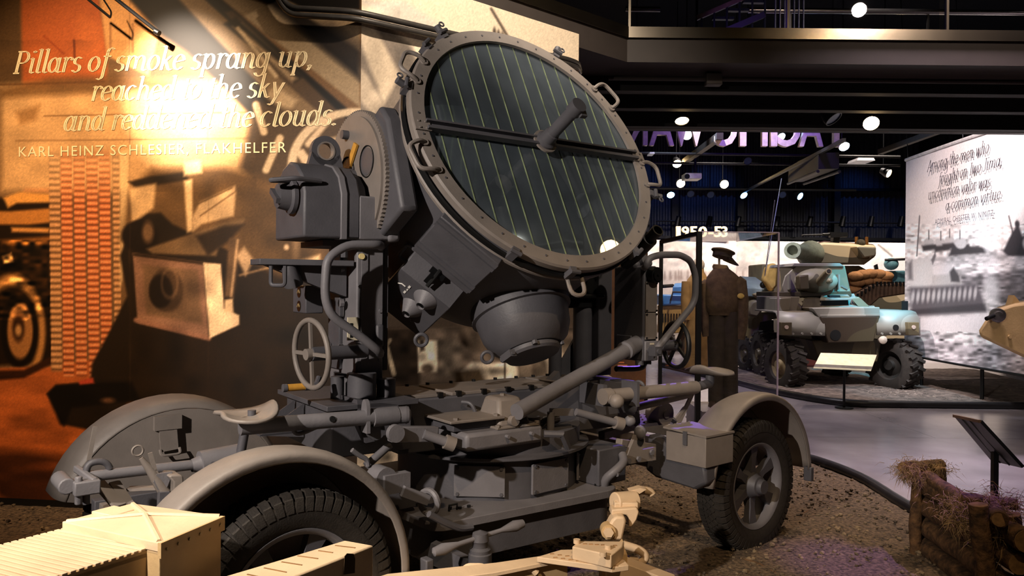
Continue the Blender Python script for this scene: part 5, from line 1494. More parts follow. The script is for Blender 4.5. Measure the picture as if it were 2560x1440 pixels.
m = F(); q = [fl(x, y, v=-.45) for x, y in ((880, 1125), (900, 1140), (918, 1148), (920, 1165))]; m.tube(q, .012, 8, rnd=.03); a_ = fl(915, 1165, v=-.4); b_ = fl(975, 1112, v=-.4); m.cyl(a_, b_, .02, n=10); m.build('brake_rod', GREY, SL)
# drawbar end at the far left: shaft, spring housing, draw eye, lever with ring
a_, b_ = fl(215, 1192, v=.06), fl(500, 1160, v=.06)
m = F(); m.cyl(a_, b_, .024, n=14); db = m.build('drawbar', GREY, SL)
c_ = fl(600, 1140, v=.06)
m = F(); m.cyl(b_, c_, .062, n=18); m.lathe([(.03, -.04), (.04, 0), (.062, .01)], b_, (c_ - b_), 18); m.build('spring_housing', GREY, db)
bolts([b_ + (c_ - b_) * .2 + V3((0, -.06, 0)), b_ + (c_ - b_) * .6 + V3((0, -.06, 0))], (0, -1, .3), .014, .012, FF, 10).build('housing_plug', GREYD, db)
q = fl(188, 1212, v=.03); m = F(); m.box((q.x - .02, q.y - .10, q.z - .03), (q.x + .08, q.y + .0, q.z + .03)); m.cyl(q + V3((-.04, .12, .01)), q + V3((-.04, -.06, .01)), .035, n=14); m.cyl(q + V3((0, -.07, -.07)), q + V3((0, -.07, .05)), .016, n=8); m.bar(q + V3((.02, .10, .05)), q + V3((.06, -.08, .02)), .025, .03); m.build('draw_eye', GREY, db, bevel=.006)
m = F(); q = [fl(x, y, v=.06) for x, y in ((216, 1260), (214, 1180), (222, 1158), (250, 1152), (268, 1158), (275, 1172))]; m.tube(q, .015, 10, rnd=.04); m.build('lifting_bow', GREYD, db)
m = F(); m.bar(fl(222, 1150, v=.1), fl(238, 1066, v=.1), .018, .010, (0, 1, 0)); m.build('indicator_rod', GREYT, db)
for x0, y0, x1, y1, w_ in ((240, 1200, 300, 1265, .06), (285, 1205, 330, 1275, .05), (320, 1222, 450, 1216, .05), (240, 1210, 300, 1280, .03)):
    m = F(); m.bar(fl(x0, y0, v=.10), fl(x1, y1, v=-.02), w_, .012); m.build('drawbar_strut', GREYT, db)
# hand brake lever with ring end and quadrant
q = [fl(x, y, v=-.12) for x, y in ((352, 1145), (372, 1170), (392, 1200), (412, 1232))]
m = F(); m.tube(q, [.010, .018, .024, .026, .03][:4], 10); m.ring(fl(344, 1127, v=-.12), (0, 1, 0), .022, .005, 18, 6); hb = m.build('hand_brake', GREYT, SL)
m = F(); m.bar(fl(375, 1132, v=-.13), fl(388, 1178, v=-.13), .018, .008, (0, 1, 0)); m.bar(fl(386, 1175, v=-.13), fl(408, 1215, v=-.13), .018, .008, (0, 1, 0)); m.build('trigger', GREYT, hb)
m = F(); m.prism([fl(x, y, v=-.14) for x, y in ((392, 1185), (432, 1180), (425, 1200), (412, 1232), (395, 1225), (384, 1205))], V3((0, .02, 0))); m.build('brake_quadrant', GREY, hb)
m = F(); m.prism([fl(x, y, v=-.16) for x, y in ((400, 1232), (425, 1230), (424, 1280), (398, 1280))], V3((0, .04, 0))); m.build('brake_post', GREYD, hb)
m = F(); q = fl(445, 1230, v=-.18); m.prism([fl(x, y, v=-.18) for x, y in ((422, 1192), (430, 1188), (455, 1188), (459, 1194), (460, 1262), (445, 1270), (434, 1270), (434, 1205))], V3((0, .12, 0))); m.build('stop_bracket', GREYT, hb, bevel=.006)
# ================================================================ cream gun carriage in the foreground
GC = thing('gun_carriage', onz(900, 1400, .0), 'cream gun carriage outrigger in the foreground with tread plates and folded clamp', 'gun carriage')
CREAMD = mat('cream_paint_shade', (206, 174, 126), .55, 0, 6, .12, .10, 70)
zl = 1.0
cB, cR, cF, cL = [onz(x, y, zl) for x, y in ((330, 1258), (560, 1290), (400, 1358), (155, 1304))]
cc_ = (cB + cR + cF + cL) / 4
ins = lambda p, k: p + (cc_ - p) * k
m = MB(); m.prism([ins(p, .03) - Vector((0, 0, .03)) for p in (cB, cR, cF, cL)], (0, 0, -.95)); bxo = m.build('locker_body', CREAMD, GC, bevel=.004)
m = MB(); top = cc_ + Vector((0, 0, .016))
lo_ = [p - Vector((0, 0, .028)) for p in (cB, cR, cF, cL)]
m.add([cB, cR, cF, cL, top] + lo_, [(0, 1, 4), (1, 2, 4), (2, 3, 4), (3, 0, 4), (0, 5, 6, 1), (1, 6, 7, 2), (2, 7, 8, 3), (3, 8, 5, 0), (8, 7, 6, 5)])
lid = m.build('locker_lid', CREAM, GC, smooth=False, bevel=.003)
for a, b in ((cB, cF), (cL, cR)):
    m = MB(); a2, b2 = ins(a, .06), ins(b, .06)
    m.tube([a2, top + Vector((0, 0, .003)), b2], .008, 6); m.build('lid_ridge', CREAM, lid)
m = MB(); q0, q1 = onz(228, 1287, zl), onz(285, 1272, zl); d = (cF - cL).normalized() * .10; m.prism([q0, q0 + d, q1 + d, q1], (0, 0, .012)); m.build('lid_latch', CREAM, lid, bevel=.003)
# riveted strip under the right edge of the lid
e = (cR - cF).normalized(); nrm = e.cross(Vector((0, 0, 1))).normalized()
if nrm.y > 0: nrm = -nrm
m = MB(); a = cF + nrm * .004; b = cR + nrm * .004; m.prism([a, b, b - Vector((0, 0, .045)), a - Vector((0, 0, .045))], -nrm * .012); stp = m.build('rivet_strip', CREAMD, bxo)
for k in range(6):
    p = a + (b - a) * ((k + .5) / 6) - Vector((0, 0, .024)); m = MB(); m.cyl(p, p + nrm * .004, .005, n=8); m.build('rivet', CREAMD, stp)
# ribbed tread plate towards the viewer
zt = .965
tA, tB, tC, tD = onz(165, 1326, zt), onz(402, 1368, zt), onz(60, 1475, zt), onz(-160, 1412, zt)
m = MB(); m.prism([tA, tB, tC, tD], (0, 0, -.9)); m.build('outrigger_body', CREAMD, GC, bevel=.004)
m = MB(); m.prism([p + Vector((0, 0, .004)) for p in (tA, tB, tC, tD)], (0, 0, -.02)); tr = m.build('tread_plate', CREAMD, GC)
NS = 17
for k in range(NS):
    s0, s1 = (k + .10) / NS, (k + .80) / NS
    P = [tA + (tD - tA) * s0, tB + (tC - tB) * s0, tB + (tC - tB) * s1, tA + (tD - tA) * s1]
    m = MB(); m.prism([p + Vector((0, 0, .004)) for p in P], (0, 0, .007)); sl = m.build('tread_slat', CREAM, tr, bevel=.0015)
# wedge-shaped outrigger top
zw = .85
wp = [onz(x, y, zw) for x, y in ((500, 1458), (700, 1399), (862, 1350), (934, 1363), (690, 1458))]
m = MB(); m.prism(wp, (0, 0, -.16)); wg = m.build('outrigger_wedge', CREAM, GC, bevel=.006)
for (x0, y0, x1, y1) in ((810, 1360, 888, 1370), (768, 1373, 832, 1382), (716, 1386, 795, 1397), (676, 1401, 755, 1413), (632, 1416, 716, 1431), (590, 1432, 660, 1445)):
    m = MB(); m.bar(onz(x0 + 28, y0 + 4, zw + .0005), onz(x1, y1, zw + .0005), .005, .003); m.build('anti_slip_groove', mat('groove_brown', (150, 112, 72), .8), wg)
fpl = lambda x, y: onplane(x, y, wp[3], (wp[3] - wp[4]).cross(Vector((0, 0, 1))).normalized())
m = MB(); nn = (wp[3] - wp[4]).cross(Vector((0, 0, 1))).normalized(); nn = nn if nn.y < 0 else -nn
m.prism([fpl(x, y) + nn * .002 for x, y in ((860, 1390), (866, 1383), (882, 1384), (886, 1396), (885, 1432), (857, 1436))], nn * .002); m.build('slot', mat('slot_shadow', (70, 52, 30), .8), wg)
m = MB(); q = onz(760, 1440, .0); m.prism([(q.x - .25, q.y - .1, 0), (q.x + .2, q.y - .1, 0), (q.x + .2, q.y + .1, 0), (q.x - .25, q.y + .1, 0)], (0, 0, .70)); m.build('outrigger_leg', CREAMD, GC)
# low beam running right
zb = .50
bp_ = [onz(x, y, zb) for x, y in ((700, 1462), (1240, 1406), (1388, 1384), (1420, 1394), (1232, 1432), (700, 1500))]
m = MB(); m.prism(bp_, (0, 0, -.02)); bm1 = m.build('beam_flange', CREAM, GC, bevel=.003)
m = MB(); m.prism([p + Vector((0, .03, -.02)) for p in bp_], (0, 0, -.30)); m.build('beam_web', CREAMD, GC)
m = MB(); q = onz(1210, 1432, .45); m.tube([q + Vector((-.10, 0, 0)), q + Vector((-.08, .0, .03)), q + Vector((0, 0, .03)), q + Vector((.02, 0, 0))], .014, 8, rnd=.02); m.tube([q + Vector((.10, 0, 0)), q + Vector((.12, .0, .02)), q + Vector((.22, 0, .02)), q + Vector((.24, 0, 0))], .016, 8, rnd=.02); m.build('beam_grip', CREAM, bm1)
# stepped pedal plate with perforated tops
zs = .53
sp = [onz(x, y, zs) for x, y in ((1342, 1392), (1402, 1374), (1480, 1372), (1562, 1400), (1572, 1413), (1530, 1418))]
m = MB(); m.prism(sp, (0, 0, -.025)); stp = m.build('step_plate', CREAM, GC, bevel=.003)
for i in range(9):
    for j in range(2):
        c = onz(1380 + i * 19 + j * 8, 1385 + i * 2.6 + j * 9, zs + .001); m = MB(); m.obox(c, (.009, .001, 0), (0, .004, 0), (0, 0, .002)); m.build('perforation', mat('perforation_tan', (176, 138, 96), .8), stp)
z5 = .59
s5 = [onz(x, y, z5) for x, y in ((1430, 1366), (1448, 1352), (1560, 1353), (1556, 1366), (1528, 1388))]
m = MB(); m.prism(s5, (0, 0, -.06)); stp2 = m.build('upper_step', CREAM, GC, bevel=.005)
for i in range(6):
    c = onz(1462 + i * 15, 1360 + i * .8, z5 + .001); m = MB(); m.obox(c, (.009, .001, 0), (0, .004, 0), (0, 0, .002)); m.build('perforation', MATS['perforation_tan'], stp2)
for x, y in ((1442, 1358), (1520, 1372), (1508, 1390)):
    c = onz(x, y, z5); m = MB(); m.cyl(c, c + Vector((0, 0, .018)), .016, n=10); m.build('step_bolt', CREAM, stp2)
m = MB(); P = [at(x, y, 3.62) for x, y in ((1528, 1388), (1558, 1352), (1560, 1410), (1530, 1405))]; m.prism(P, (0, .04, 0)); m.build('step_gusset', CREAMD, GC, bevel=.003)
m = MB(); P = [at(x, y, 3.55) for x, y in ((1515, 1412), (1572, 1412), (1700, 1460), (1515, 1460))]; m.prism(P, (0, .12, 0)); m.build('beam_end', CREAM, GC, bevel=.004)
m = MB(); m.box((at(1535, 1400, 3.6).x - .06, 3.58, 0), (at(1535, 1400, 3.6).x + .06, 3.70, .5)); m.build('beam_foot', CREAMD, GC)
# folded clamp arm
Yk = 3.80
k_ = lambda x, y, dy=0.0: at(x, y, Yk + dy)
m = MB(); m.prism([k_(x, y) for x, y in ((1512, 1352), (1520, 1318), (1530, 1300), (1540, 1291), (1562, 1292), (1566, 1305), (1556, 1352))], (0, .10, 0)); ka = m.build('clamp_arm', CREAM, GC, bevel=.012)
c = k_(1521, 1330, -.02); m = MB(); m.cyl(c, c + Vector((-.0, .06, 0)), .036, n=24); m.build('arm_boss', CREAMD, ka)
m = MB(); m.cyl(c + Vector((0, -.014, 0)), c, .026, n=6); m.build('arm_nut', CREAM, ka)
m = MB(); P = [(1527, 1288), (1530, 1274), (1592, 1270), (1598, 1280), (1592, 1300), (1580, 1318), (1572, 1318), (1572, 1296), (1566, 1288), (1546, 1286), (1544, 1292)]
m.prism([k_(x, y, .06) for x, y in P], (0, .09, 0)); kc = m.build('clamp_jaw', CREAM, GC, bevel=.008)
m = MB(); a_, b_ = k_(1536, 1256, .14), k_(1588, 1252, .20); d = (b_ - a_).normalized()
m.lathe([(.0, 0), (.052, 0), (.052, (b_ - a_).length), (0, (b_ - a_).length)], a_, d, 24); m.box((a_.x - .005, a_.y - .04, a_.z - .045), (b_.x, b_.y + .02, a_.z + .01)); ks = m.build('clamp_saddle', CREAM, kc, bevel=.006)
m = MB(); m.tube([k_(1585, 1250, .2), k_(1590, 1230, .24), k_(1602, 1225, .26), k_(1625, 1228, .28), k_(1630, 1236, .28)], .022, 10, rnd=.03); m.prism([k_(x, y, .2) for x, y in ((1572, 1228), (1600, 1220), (1616, 1224), (1600, 1234), (1585, 1240))], (0, .06, 0)); m.build('clamp_hook', CREAM, kc)
m = MB(); m.tube([k_(1558, 1362), k_(1600, 1374), k_(1618, 1392), k_(1600, 1410), k_(1586, 1416)], .021, 10, rnd=.06); m.build('guard_bow', CREAM, GC)
m = MB(); m.bar(k_(1585, 1395), k_(1586, 1440), .05, .04); m.build('bow_post', CREAM, GC)

# ================================================================ log breastwork with straw at lower right
M_BARK = mat('bark', (112, 82, 52), .9, 0, 22, .4, .9, 40, col2=(48, 34, 22))
M_CUT = mat('cut_wood', (150, 116, 74), .85, 0, 30, .3)
M_STRAW = mat('straw', (168, 138, 92), .9, 0, 40, .3)
RL = random.Random(11)
LG = thing('log_breastwork', onz(2400, 1440, 0.0), 'small stack of rough logs between stakes, draped with dry straw', 'log wall')


def log(p, q, r, name='log', ends=True):
    p, q = Vector(p), Vector(q); n = 9; pts = []; rr = []
    for i in range(n):
        t = i / (n - 1); pts.append(p.lerp(q, t) + Vector((RL.uniform(-1, 1), RL.uniform(-1, 1), RL.uniform(-1, 1))) * r * .10); rr.append(r * RL.uniform(.9, 1.08))
    m = MB(); m.tube(pts, rr, 12); o = m.build(name, M_BARK, LG)
    d = (q - p).normalized()
    for c, s in ((pts[0], -1), (pts[-1], 1)):
        m = MB(); m.cyl(c, c + d * s * .004, r * .9, n=14); m.build('log_end', M_CUT, o)
    return o


pA = onz(2287, 1396, 0); pB = Vector((2.58, 4.08, 0))
dl = Vector((.10, -1, 0)).normalized(); sd = Vector((1, .10, 0)).normalized()
fA, fB = pA + dl * -.06, Vector((2.72, 3.72, 0))
for k, z in enumerate((.07, .20, .34, .47)):
    log(pA + sd * (.09 + .012 * (k % 2)) + Vector((0, .10, z)), Vector((2.63 + .015 * k, 4.0 - .02 * k, z)), .062 + .004 * (k % 2))
log(at(2318, 1192, 5.05), at(2420, 1262, 4.45), .045)
log(at(2258, 1170, 5.02), at(2352, 1162, 5.25), .038)
log(at(2405, 1244, 4.35), at(2545, 1262, 4.2), .032)
log(at(2485, 1270, 4.25), at(2500, 1300, 4.0), .04)
for a, b, r in ((pA, at(2292, 1188, pA.y), .036), (Vector((pA.x + .25, pA.y + .12, 0)), at(2348, 1170, pA.y + .12), .04), (Vector((pB.x, pB.y, 0)), at(2446, 1262, pB.y), .05), (Vector((pB.x + .25, pB.y + .03, 0)), at(2530, 1290, pB.y + .03), .045)):
    log(a, b, r, 'stake')


def straw(c, spread, n, L, seed, droop=.6):
    r = random.Random(seed); m = MB()
    for _ in range(n):
        p = Vector(c) + Vector((r.gauss(0, spread[0]), r.gauss(0, spread[1]), r.gauss(0, spread[2])))
        d = Vector((r.gauss(0, 1), r.gauss(0, 1), r.gauss(-droop, .7))).normalized() * L * r.uniform(.4, 1.2)
        q = p + d * .5 + Vector((r.gauss(0, .01), r.gauss(0, .01), .012)); e = p + d + Vector((0, 0, -.012))
        w_ = Vector((r.gauss(0, 1), r.gauss(0, 1), r.gauss(0, 1))).normalized() * .0016
        m.add([p - w_, p + w_, q + w_, q - w_, e], [(0, 1, 2, 3), (3, 2, 4)])
    o = m.build('straw_tuft', M_STRAW, LG, kind='stuff', smooth=False); return o


straw(at(2275, 1180, 5.0), (.035, .05, .03), 900, .09, 1)
straw(at(2320, 1168, 5.15), (.07, .05, .02), 600, .07, 2)
straw(at(2440, 1258, 4.35), (.10, .08, .025), 700, .09, 3)
straw(at(2515, 1275, 4.2), (.07, .07, .05), 700, .12, 4)
straw(at(2420, 1300, 4.4), (.05, .10, .04), 700, .09, 5, 1.0)
straw(at(2480, 1330, 4.15), (.03, .05, .06), 600, .12, 6, 1.2)

# twigs on the gravel
for x0, y0, x1, y1, lab in ((2000, 1293, 2034, 1275, 'short pale stick on the gravel right of the wheel'), (1830, 1395, 1950, 1440, 'long dark root lying on the gravel below the wheel')):
    a, b = onz(x0, y0, .03), onz(x1, y1, .03); m = MB(); m.tube([a, a.lerp(b, .5) + Vector((.02, .02, .01)), b], [.012, .014, .009], 8); m.build('stick', M_BARK, None, lab, 'stick')

# black reading lectern seen from behind
LT = thing('lectern', (3.42, 5.38, 0), 'black tilted reading lectern standing behind the log wall', 'lectern')
lc = [at(2385, 1041, 5.75), at(2449, 1055, 5.25), at(2555, 1170, 5.15), at(2478, 1152, 5.62)]
m = MB(); nn = (lc[1] - lc[0]).cross(lc[3] - lc[0]).normalized(); m.prism(lc, nn * .022); lp = m.build('lectern_panel', mat('lectern_black', (22, 20, 24), .5), LT)
m = MB(); a_, b_ = lc[0], lc[1]; m.bar(a_ + Vector((0, 0, .004)), b_ + Vector((0, 0, .004)), .02, .02); m.build('panel_edge', mat('edge_brown', (120, 88, 64), .5), lp)
ctr = (lc[0] + lc[1] + lc[2] + lc[3]) / 4
for t in (.32, .62):
    m = MB(); m.bar(lc[0].lerp(lc[1], t), lc[3].lerp(lc[2], t), .012, .012); m.build('panel_rib', BLACK, lp)
m = MB(); q = at(2487, 1130, 5.4); m.box((q.x - .018, q.y - .018, 0), (q.x + .018, q.y + .018, q.z)); m.build('lectern_post', BLACK, LT)
m = MB(); m.cyl((q.x, q.y, 0), (q.x, q.y, .012), .16, n=28); m.build('lectern_base', BLACK, LT)

m = MB(); q = onz(1440, 1398, .505); m.prism([q + Vector((-.035, -.02, 0)), q + Vector((.035, -.02, 0)), q + Vector((.035, -.005, 0)), q + Vector((-.035, -.005, 0))], (0, 0, .012)); m.build('release_tab', mat('red_tab', (190, 40, 34), .4), GC, 'small red tab')
# ================================================================ display case with uniforms
DCs = thing('display_case', (2.6, 9.0, 0), 'tall glass display case with black corner posts', 'display case')
M_GL = glass_mat('case_glass', (.985, .985, .99), .05, .01)
M_GEDGE = mat('acrylic_edge', (196, 180, 200), .2, 0, 20, .1)
nx, ny, fx, fy = 2.215, 9.02, 2.10, 10.72
gx = 3.16; zc = 2.44
for (x, y, r) in ((nx, ny, .03), (fx, fy, .024)):
    MB().box((x - r, y - r, 0), (x + r, y + r, zc)).build('post', BLACK, DCs)
for z in (zc - .02, .03):
    m = MB(); m.bar((nx, ny, z), (fx, fy, z), .05, .05); m.build('rail', BLACK, DCs)
MB().box((nx + .02, ny - .006, .02), (gx, ny + .006, zc - .01)).build('glass_front', M_GL, DCs, smooth=False)
MB().box((gx - .006, ny + .01, .02), (gx + .006, fy, zc - .01)).build('glass_side', M_GL, DCs, smooth=False)
MB().box((nx, ny, zc - .012), (gx, fy, zc)).build('glass_top', M_GL, DCs, smooth=False)
m = MB(); m.prism([(nx + .02, ny + .03, .04), (nx + .03, ny + .03, .04), (fx + .03, fy, .04), (fx + .02, fy, .04)], (0, 0, zc - .06)); m.build('glass_left', M_GL, DCs, smooth=False)
MB().box((gx - .009, ny - .009, 0), (gx + .009, ny + .009, zc)).build('glass_edge', M_GEDGE, DCs)
MB().box((nx, ny - .008, zc - .004), (gx, ny + .008, zc + .006)).build('glass_edge', M_GEDGE, DCs)
MB().box((gx - .006, ny, zc - .004), (gx + .006, fy, zc + .006)).build('glass_edge', M_GEDGE, DCs)
MB().box((2.2, 9.1, 0), (3.1, 10.6, .02)).build('case_floor', mat('case_floor_grey', (150, 140, 146), .3), DCs)


def loft(secs, n=20, capt=True):
    """stack of ellipses (cx,cy,z,rx,ry[,twist])"""
    vs = []; fs = []
    for s in secs:
        cx, cy, z, rx, ry = s[:5]; tw = s[5] if len(s) > 5 else 0
        for k in range(n):
            t = 2 * math.pi * k / n; x, y = rx * math.cos(t), ry * math.sin(t)
            vs.append((cx + x * math.cos(tw) - y * math.sin(tw), cy + x * math.sin(tw) + y * math.cos(tw), z))
    for i in range(len(secs) - 1):
        fs += [(i * n + k, i * n + (k + 1) % n, (i + 1) * n + (k + 1) % n, (i + 1) * n + k) for k in range(n)]
    if capt: fs += [tuple(range(n - 1, -1, -1)), tuple((len(secs) - 1) * n + k for k in range(n))]
    return vs, fs


M_WOOL = mat('olive_wool', (92, 74, 54), .95, 0, 16, .25, .4, 60)
M_TROU = mat('dark_wool', (62, 52, 42), .95, 0, 12, .25, .4, 60)
M_COAT = mat('khaki_coat', (196, 162, 112), .9, 0, 10, .2, .4, 50)
Ym = 9.55
pz = lambda x, y, dy=0.0: at(x, y, Ym + dy)
UN = thing('uniform_mannequin', (pz(1805, 1010).x, Ym, .0), 'headless mannequin in dark brown uniform with peaked cap above the collar', 'mannequin')
s_ = Ym / FPX
c = lambda y: pz(1808, y)
secs = []
for y, x, hw, d in ((788, 1806, 37, .125), (781, 1806, 39, .13), (778, 1806, 42, .14), (764, 1806, 45, .15), (740, 1806, 46, .155), (712, 1808, 47, .15), (694, 1808, 44, .13), (682, 1806, 32, .11), (672, 1803, 20, .085), (664, 1800, 19, .08)):
    p = pz(x, y); secs.append((p.x, p.y, p.z, hw * s_, d, .25))
m = MB(); m.add(*loft(secs, 24)); jk_ = m.build('jacket', M_WOOL, UN)
for pts, rr in ((((1764, 712), (1758, 760), (1762, 800), (1768, 840)), (.085, .075, .065, .06)), (((1848, 705), (1855, 750), (1856, 800), (1848, 848)), (.09, .08, .072, .07))):
    m = MB(); q = [pz(x, y, -.02 if x > 1800 else .03) for x, y in pts]; m.tube([q[0] + Vector((.03 if pts[0][0] < 1800 else -.03, 0, .03))] + q, [rr[0] * .7] + list(rr), 14); m.build('sleeve', M_WOOL, UN)
m = MB(); p = pz(1852, 740, -.10); m.ball(p, .045, 10, (1, .3, .8)); m.build('sleeve_badge', mat('badge_gold', (206, 176, 96), .6), UN)
m = MB(); p = pz(1800, 668); m.lathe([(.085, -.03), (.095, .0), (.085, .03), (.07, .03), (.07, -.03)], p, (0.1, 0, 1), 20, closed=True); m.build('collar', mat('collar_tan', (150, 124, 82), .9), UN)
m = MB()
for sx, top_, bot in ((-1, 1792, 1790), (1, 1822, 1826)):
    vs_ = [(pz(top_, 779).x, Ym, pz(top_, 779).z, .105, .12), (pz(top_, 850).x, Ym, pz(top_, 850).z, .115, .13), ((pz(top_, 930).x + pz(bot, 930).x) / 2, Ym, pz(bot, 930).z, .10, .11), (pz(bot, 1005).x, Ym, pz(bot, 1005).z, .095, .105)]
    m.add(*loft(vs_, 18))
m.build('trousers', M_TROU, UN)
zf = pz(1790, 1012).z
for x in (1785, 1822):
    m = MB(); p = pz(x, 1005); m.add(*loft([(p.x - .02, p.y - .05, p.z - .06, .06, .14), (p.x - .02, p.y - .05, p.z - .02, .055, .12), (p.x, p.y, p.z + .05, .05, .06)], 14)); m.build('shoe', mat('brown_leather', (48, 32, 22), .5), UN)
m = MB(); p = pz(1798, 668); q = pz(1798, 640); m.cyl(p, q + Vector((0, 0, .03)), .014, n=10); m.build('cap_rod', mat('steel_rod', (210, 190, 170), .4, .5), UN)
cp_ = pz(1806, 638); ax = Vector((.25, .1, 1)).normalized()
m = MB(); m.lathe([(.0, .075), (.09, .078), (.145, .06), (.15, .045), (.12, .02), (.115, -.03), (.0, -.03)], cp_, ax, 26); cp2 = m.build('cap_crown', M_WOOL, UN)
m = MB(); m.lathe([(.118, -.032), (.122, -.03), (.122, .012), (.118, .012)], cp_, ax, 26, closed=True); m.build('cap_band', M_TROU, cp2)
m = MB(); vs_ = []
for k in range(11):
    t = math.radians(-75 + 15 * k); e = Vector((math.cos(t), math.sin(t), 0)); vs_ += [cp_ + e * .118 + Vector((0, 0, -.03)), cp_ + Vector((e.x * .205, e.y * .16, -.03 - .10 * max(0, e.x)))]
m.add(vs_, [(2 * k, 2 * k + 2, 2 * k + 3, 2 * k + 1) for k in range(10)]); vz = m.build('cap_visor', mat('visor_black', (36, 28, 22), .4), cp2)
so = vz.modifiers.new('thick', 'SOLIDIFY'); so.thickness = .006
MB().box((2.30, 9.12, .02), (3.05, 9.95, zf - .02)).build('mannequin_plinth', mat('plinth_grey', (110, 100, 104), .4), None, 'low grey plinth under the dark uniform inside the glass case', 'plinth')
CT = thing('coat_mannequin', (at(1742, 920, 10.3).x, 10.3, 0), 'long khaki overcoat on a stand behind the dark uniform', 'mannequin')
secs = []; sc_ = 10.3 / FPX
for y, x, hw, d in ((920, 1743, 32, .2), (850, 1743, 30, .19), (790, 1744, 27, .16), (765, 1744, 26, .15), (720, 1745, 30, .15), (700, 1746, 28, .13), (690, 1746, 20, .1), (680, 1746, 14, .08), (668, 1746, 13, .07)):
    p = at(x, y, 10.3); secs.append((p.x, p.y, p.z, hw * sc_, d))
m = MB(); m.add(*loft(secs, 20)); m.build('coat', M_COAT, CT)
for sx in (-1, 1):
    m = MB(); p = at(1745 + sx * 27, 705, 10.3); q = at(1745 + sx * 30, 800, 10.25); m.tube([p, p.lerp(q, .5) + Vector((sx * .01, 0, 0)), q], [.075, .07, .06], 12); m.build('sleeve', M_COAT, CT)
m = MB(); m.cyl((at(1743, 920, 10.3).x, 10.3, 0), (at(1743, 920, 10.3).x, 10.3, at(1743, 900, 10.3).z), .02); m.cyl((at(1743, 920, 10.3).x, 10.3, 0.0), (at(1743, 920, 10.3).x, 10.3, .03), .15, n=24); m.build('stand', BLACK, CT)
m = MB(); p = at(1746, 672, 10.3); m.ball(p + Vector((0, 0, .05)), .085, 14, (1, 1, 1.15)); m.build('scarf', mat('white_cloth', (235, 226, 214), .9), CT)


def slab(parent, name, mt, P, Y, dy, bevel=0.0, **kw):
    m = MB(); m.prism([at(x, y, Y) for x, y in P], (0, dy, 0)); return m.build(name, mt, parent, bevel=bevel, **kw)


def taper(parent, name, mt, P, Y, Q, Y2, bevel=0.0, **kw):
    """solid between two outlines (same count) at two distances"""
    n = len(P); m = MB(); m.add([at(x, y, Y) for x, y in P] + [at(x, y, Y2) for x, y in Q], [tuple(range(n - 1, -1, -1)), tuple(range(n, 2 * n))] + [(i, (i + 1) % n, n + (i + 1) % n, n + i) for i in range(n)])
    return m.build(name, mt, parent, bevel=bevel, **kw)


# brown information wall behind the searchlight's right side
IP = thing('information_wall', (at(1590, 1000, 11.6).x, 11.6, 0), 'brown information panel standing behind the control cabinet', 'panel')
px_ = lambda x: at(x, 724, 11.6).x
MB().box((px_(1500), 11.6, 0), (px_(1617), 11.75, 2.6)).build('panel_board', mat('panel_brown', (112, 72, 40), .6), IP)
MB().box((px_(1572), 11.59, at(1590, 690, 11.6).z), (px_(1612), 11.6, at(1590, 638, 11.6).z)).build('panel_print', mat('panel_cream', (236, 206, 170), .6), IP)
for y0, y1, x0, x1 in ((912, 915, 1546, 1570), (905, 908, 1540, 1562)):
    MB().box((px_(x0), 11.592, at(1590, y1, 11.6).z), (px_(x1), 11.6, at(1590, y0, 11.6).z)).build('panel_rule', mat('rule_orange', (250, 150, 80), .5), IP)

# ================================================================ armoured car
CAMO = camo_mat('scout_camo', [(64, 58, 42), (118, 112, 92), (150, 144, 126)], 1.5, .5, 2.0)
CAMD = camo_mat('scout_camo_dark', [(58, 46, 34), (72, 62, 44), (104, 92, 66)], .9, .5, 5.0)
PALE = camo_mat('scout_pale', [(94, 84, 66), (128, 124, 116), (150, 146, 138)], .9, .45, 1.6)
TYR = mat('lug_tyre', (52, 46, 42), .8, 0, 20, .2)
AC = thing('armoured_car', at(2110, 975, 14.2), 'camouflaged armoured car with round gun mantlet facing the viewer', 'armoured car')
Yc = 13.4


def big_wheel(parent, c, R, W, ax, n=26, mt=TYR, hubm=None):
    ax = Vector(ax).normalized(); m = MB(); c = Vector(c)
    m.lathe([(R * .55, -W * .5), (R * .8, -W * .52), (R * .95, -W * .45), (R * .96, 0), (R * .95, W * .45), (R * .8, W * .52), (R * .55, W * .5), (R * .5, W * .3), (R * .5, -W * .3)], c, ax, 40, closed=True)
    x, y = perp(ax)
    for k in range(n):
        for s in (-1, 1):
            t = 2 * math.pi * (k + .25 * s) / n; e = x * math.cos(t) + y * math.sin(t); tg = ax.cross(e)
            m.obox(c + e * R * .96 + ax * s * W * .27, e * R * .05, tg * R * .05 + ax * s * W * .05, ax * W * .24 - tg * s * R * .06)
    o = m.build('wheel', mt, parent)
    m = MB(); m.lathe([(0, W * .5), (R * .18, W * .5), (R * .22, W * .35), (R * .40, W * .25), (R * .56, W * .40), (R * .56, -W * .4), (0, -W * .4)], c, ax, 28); m.build('wheel_disc', hubm or CAMD, o)
    return o


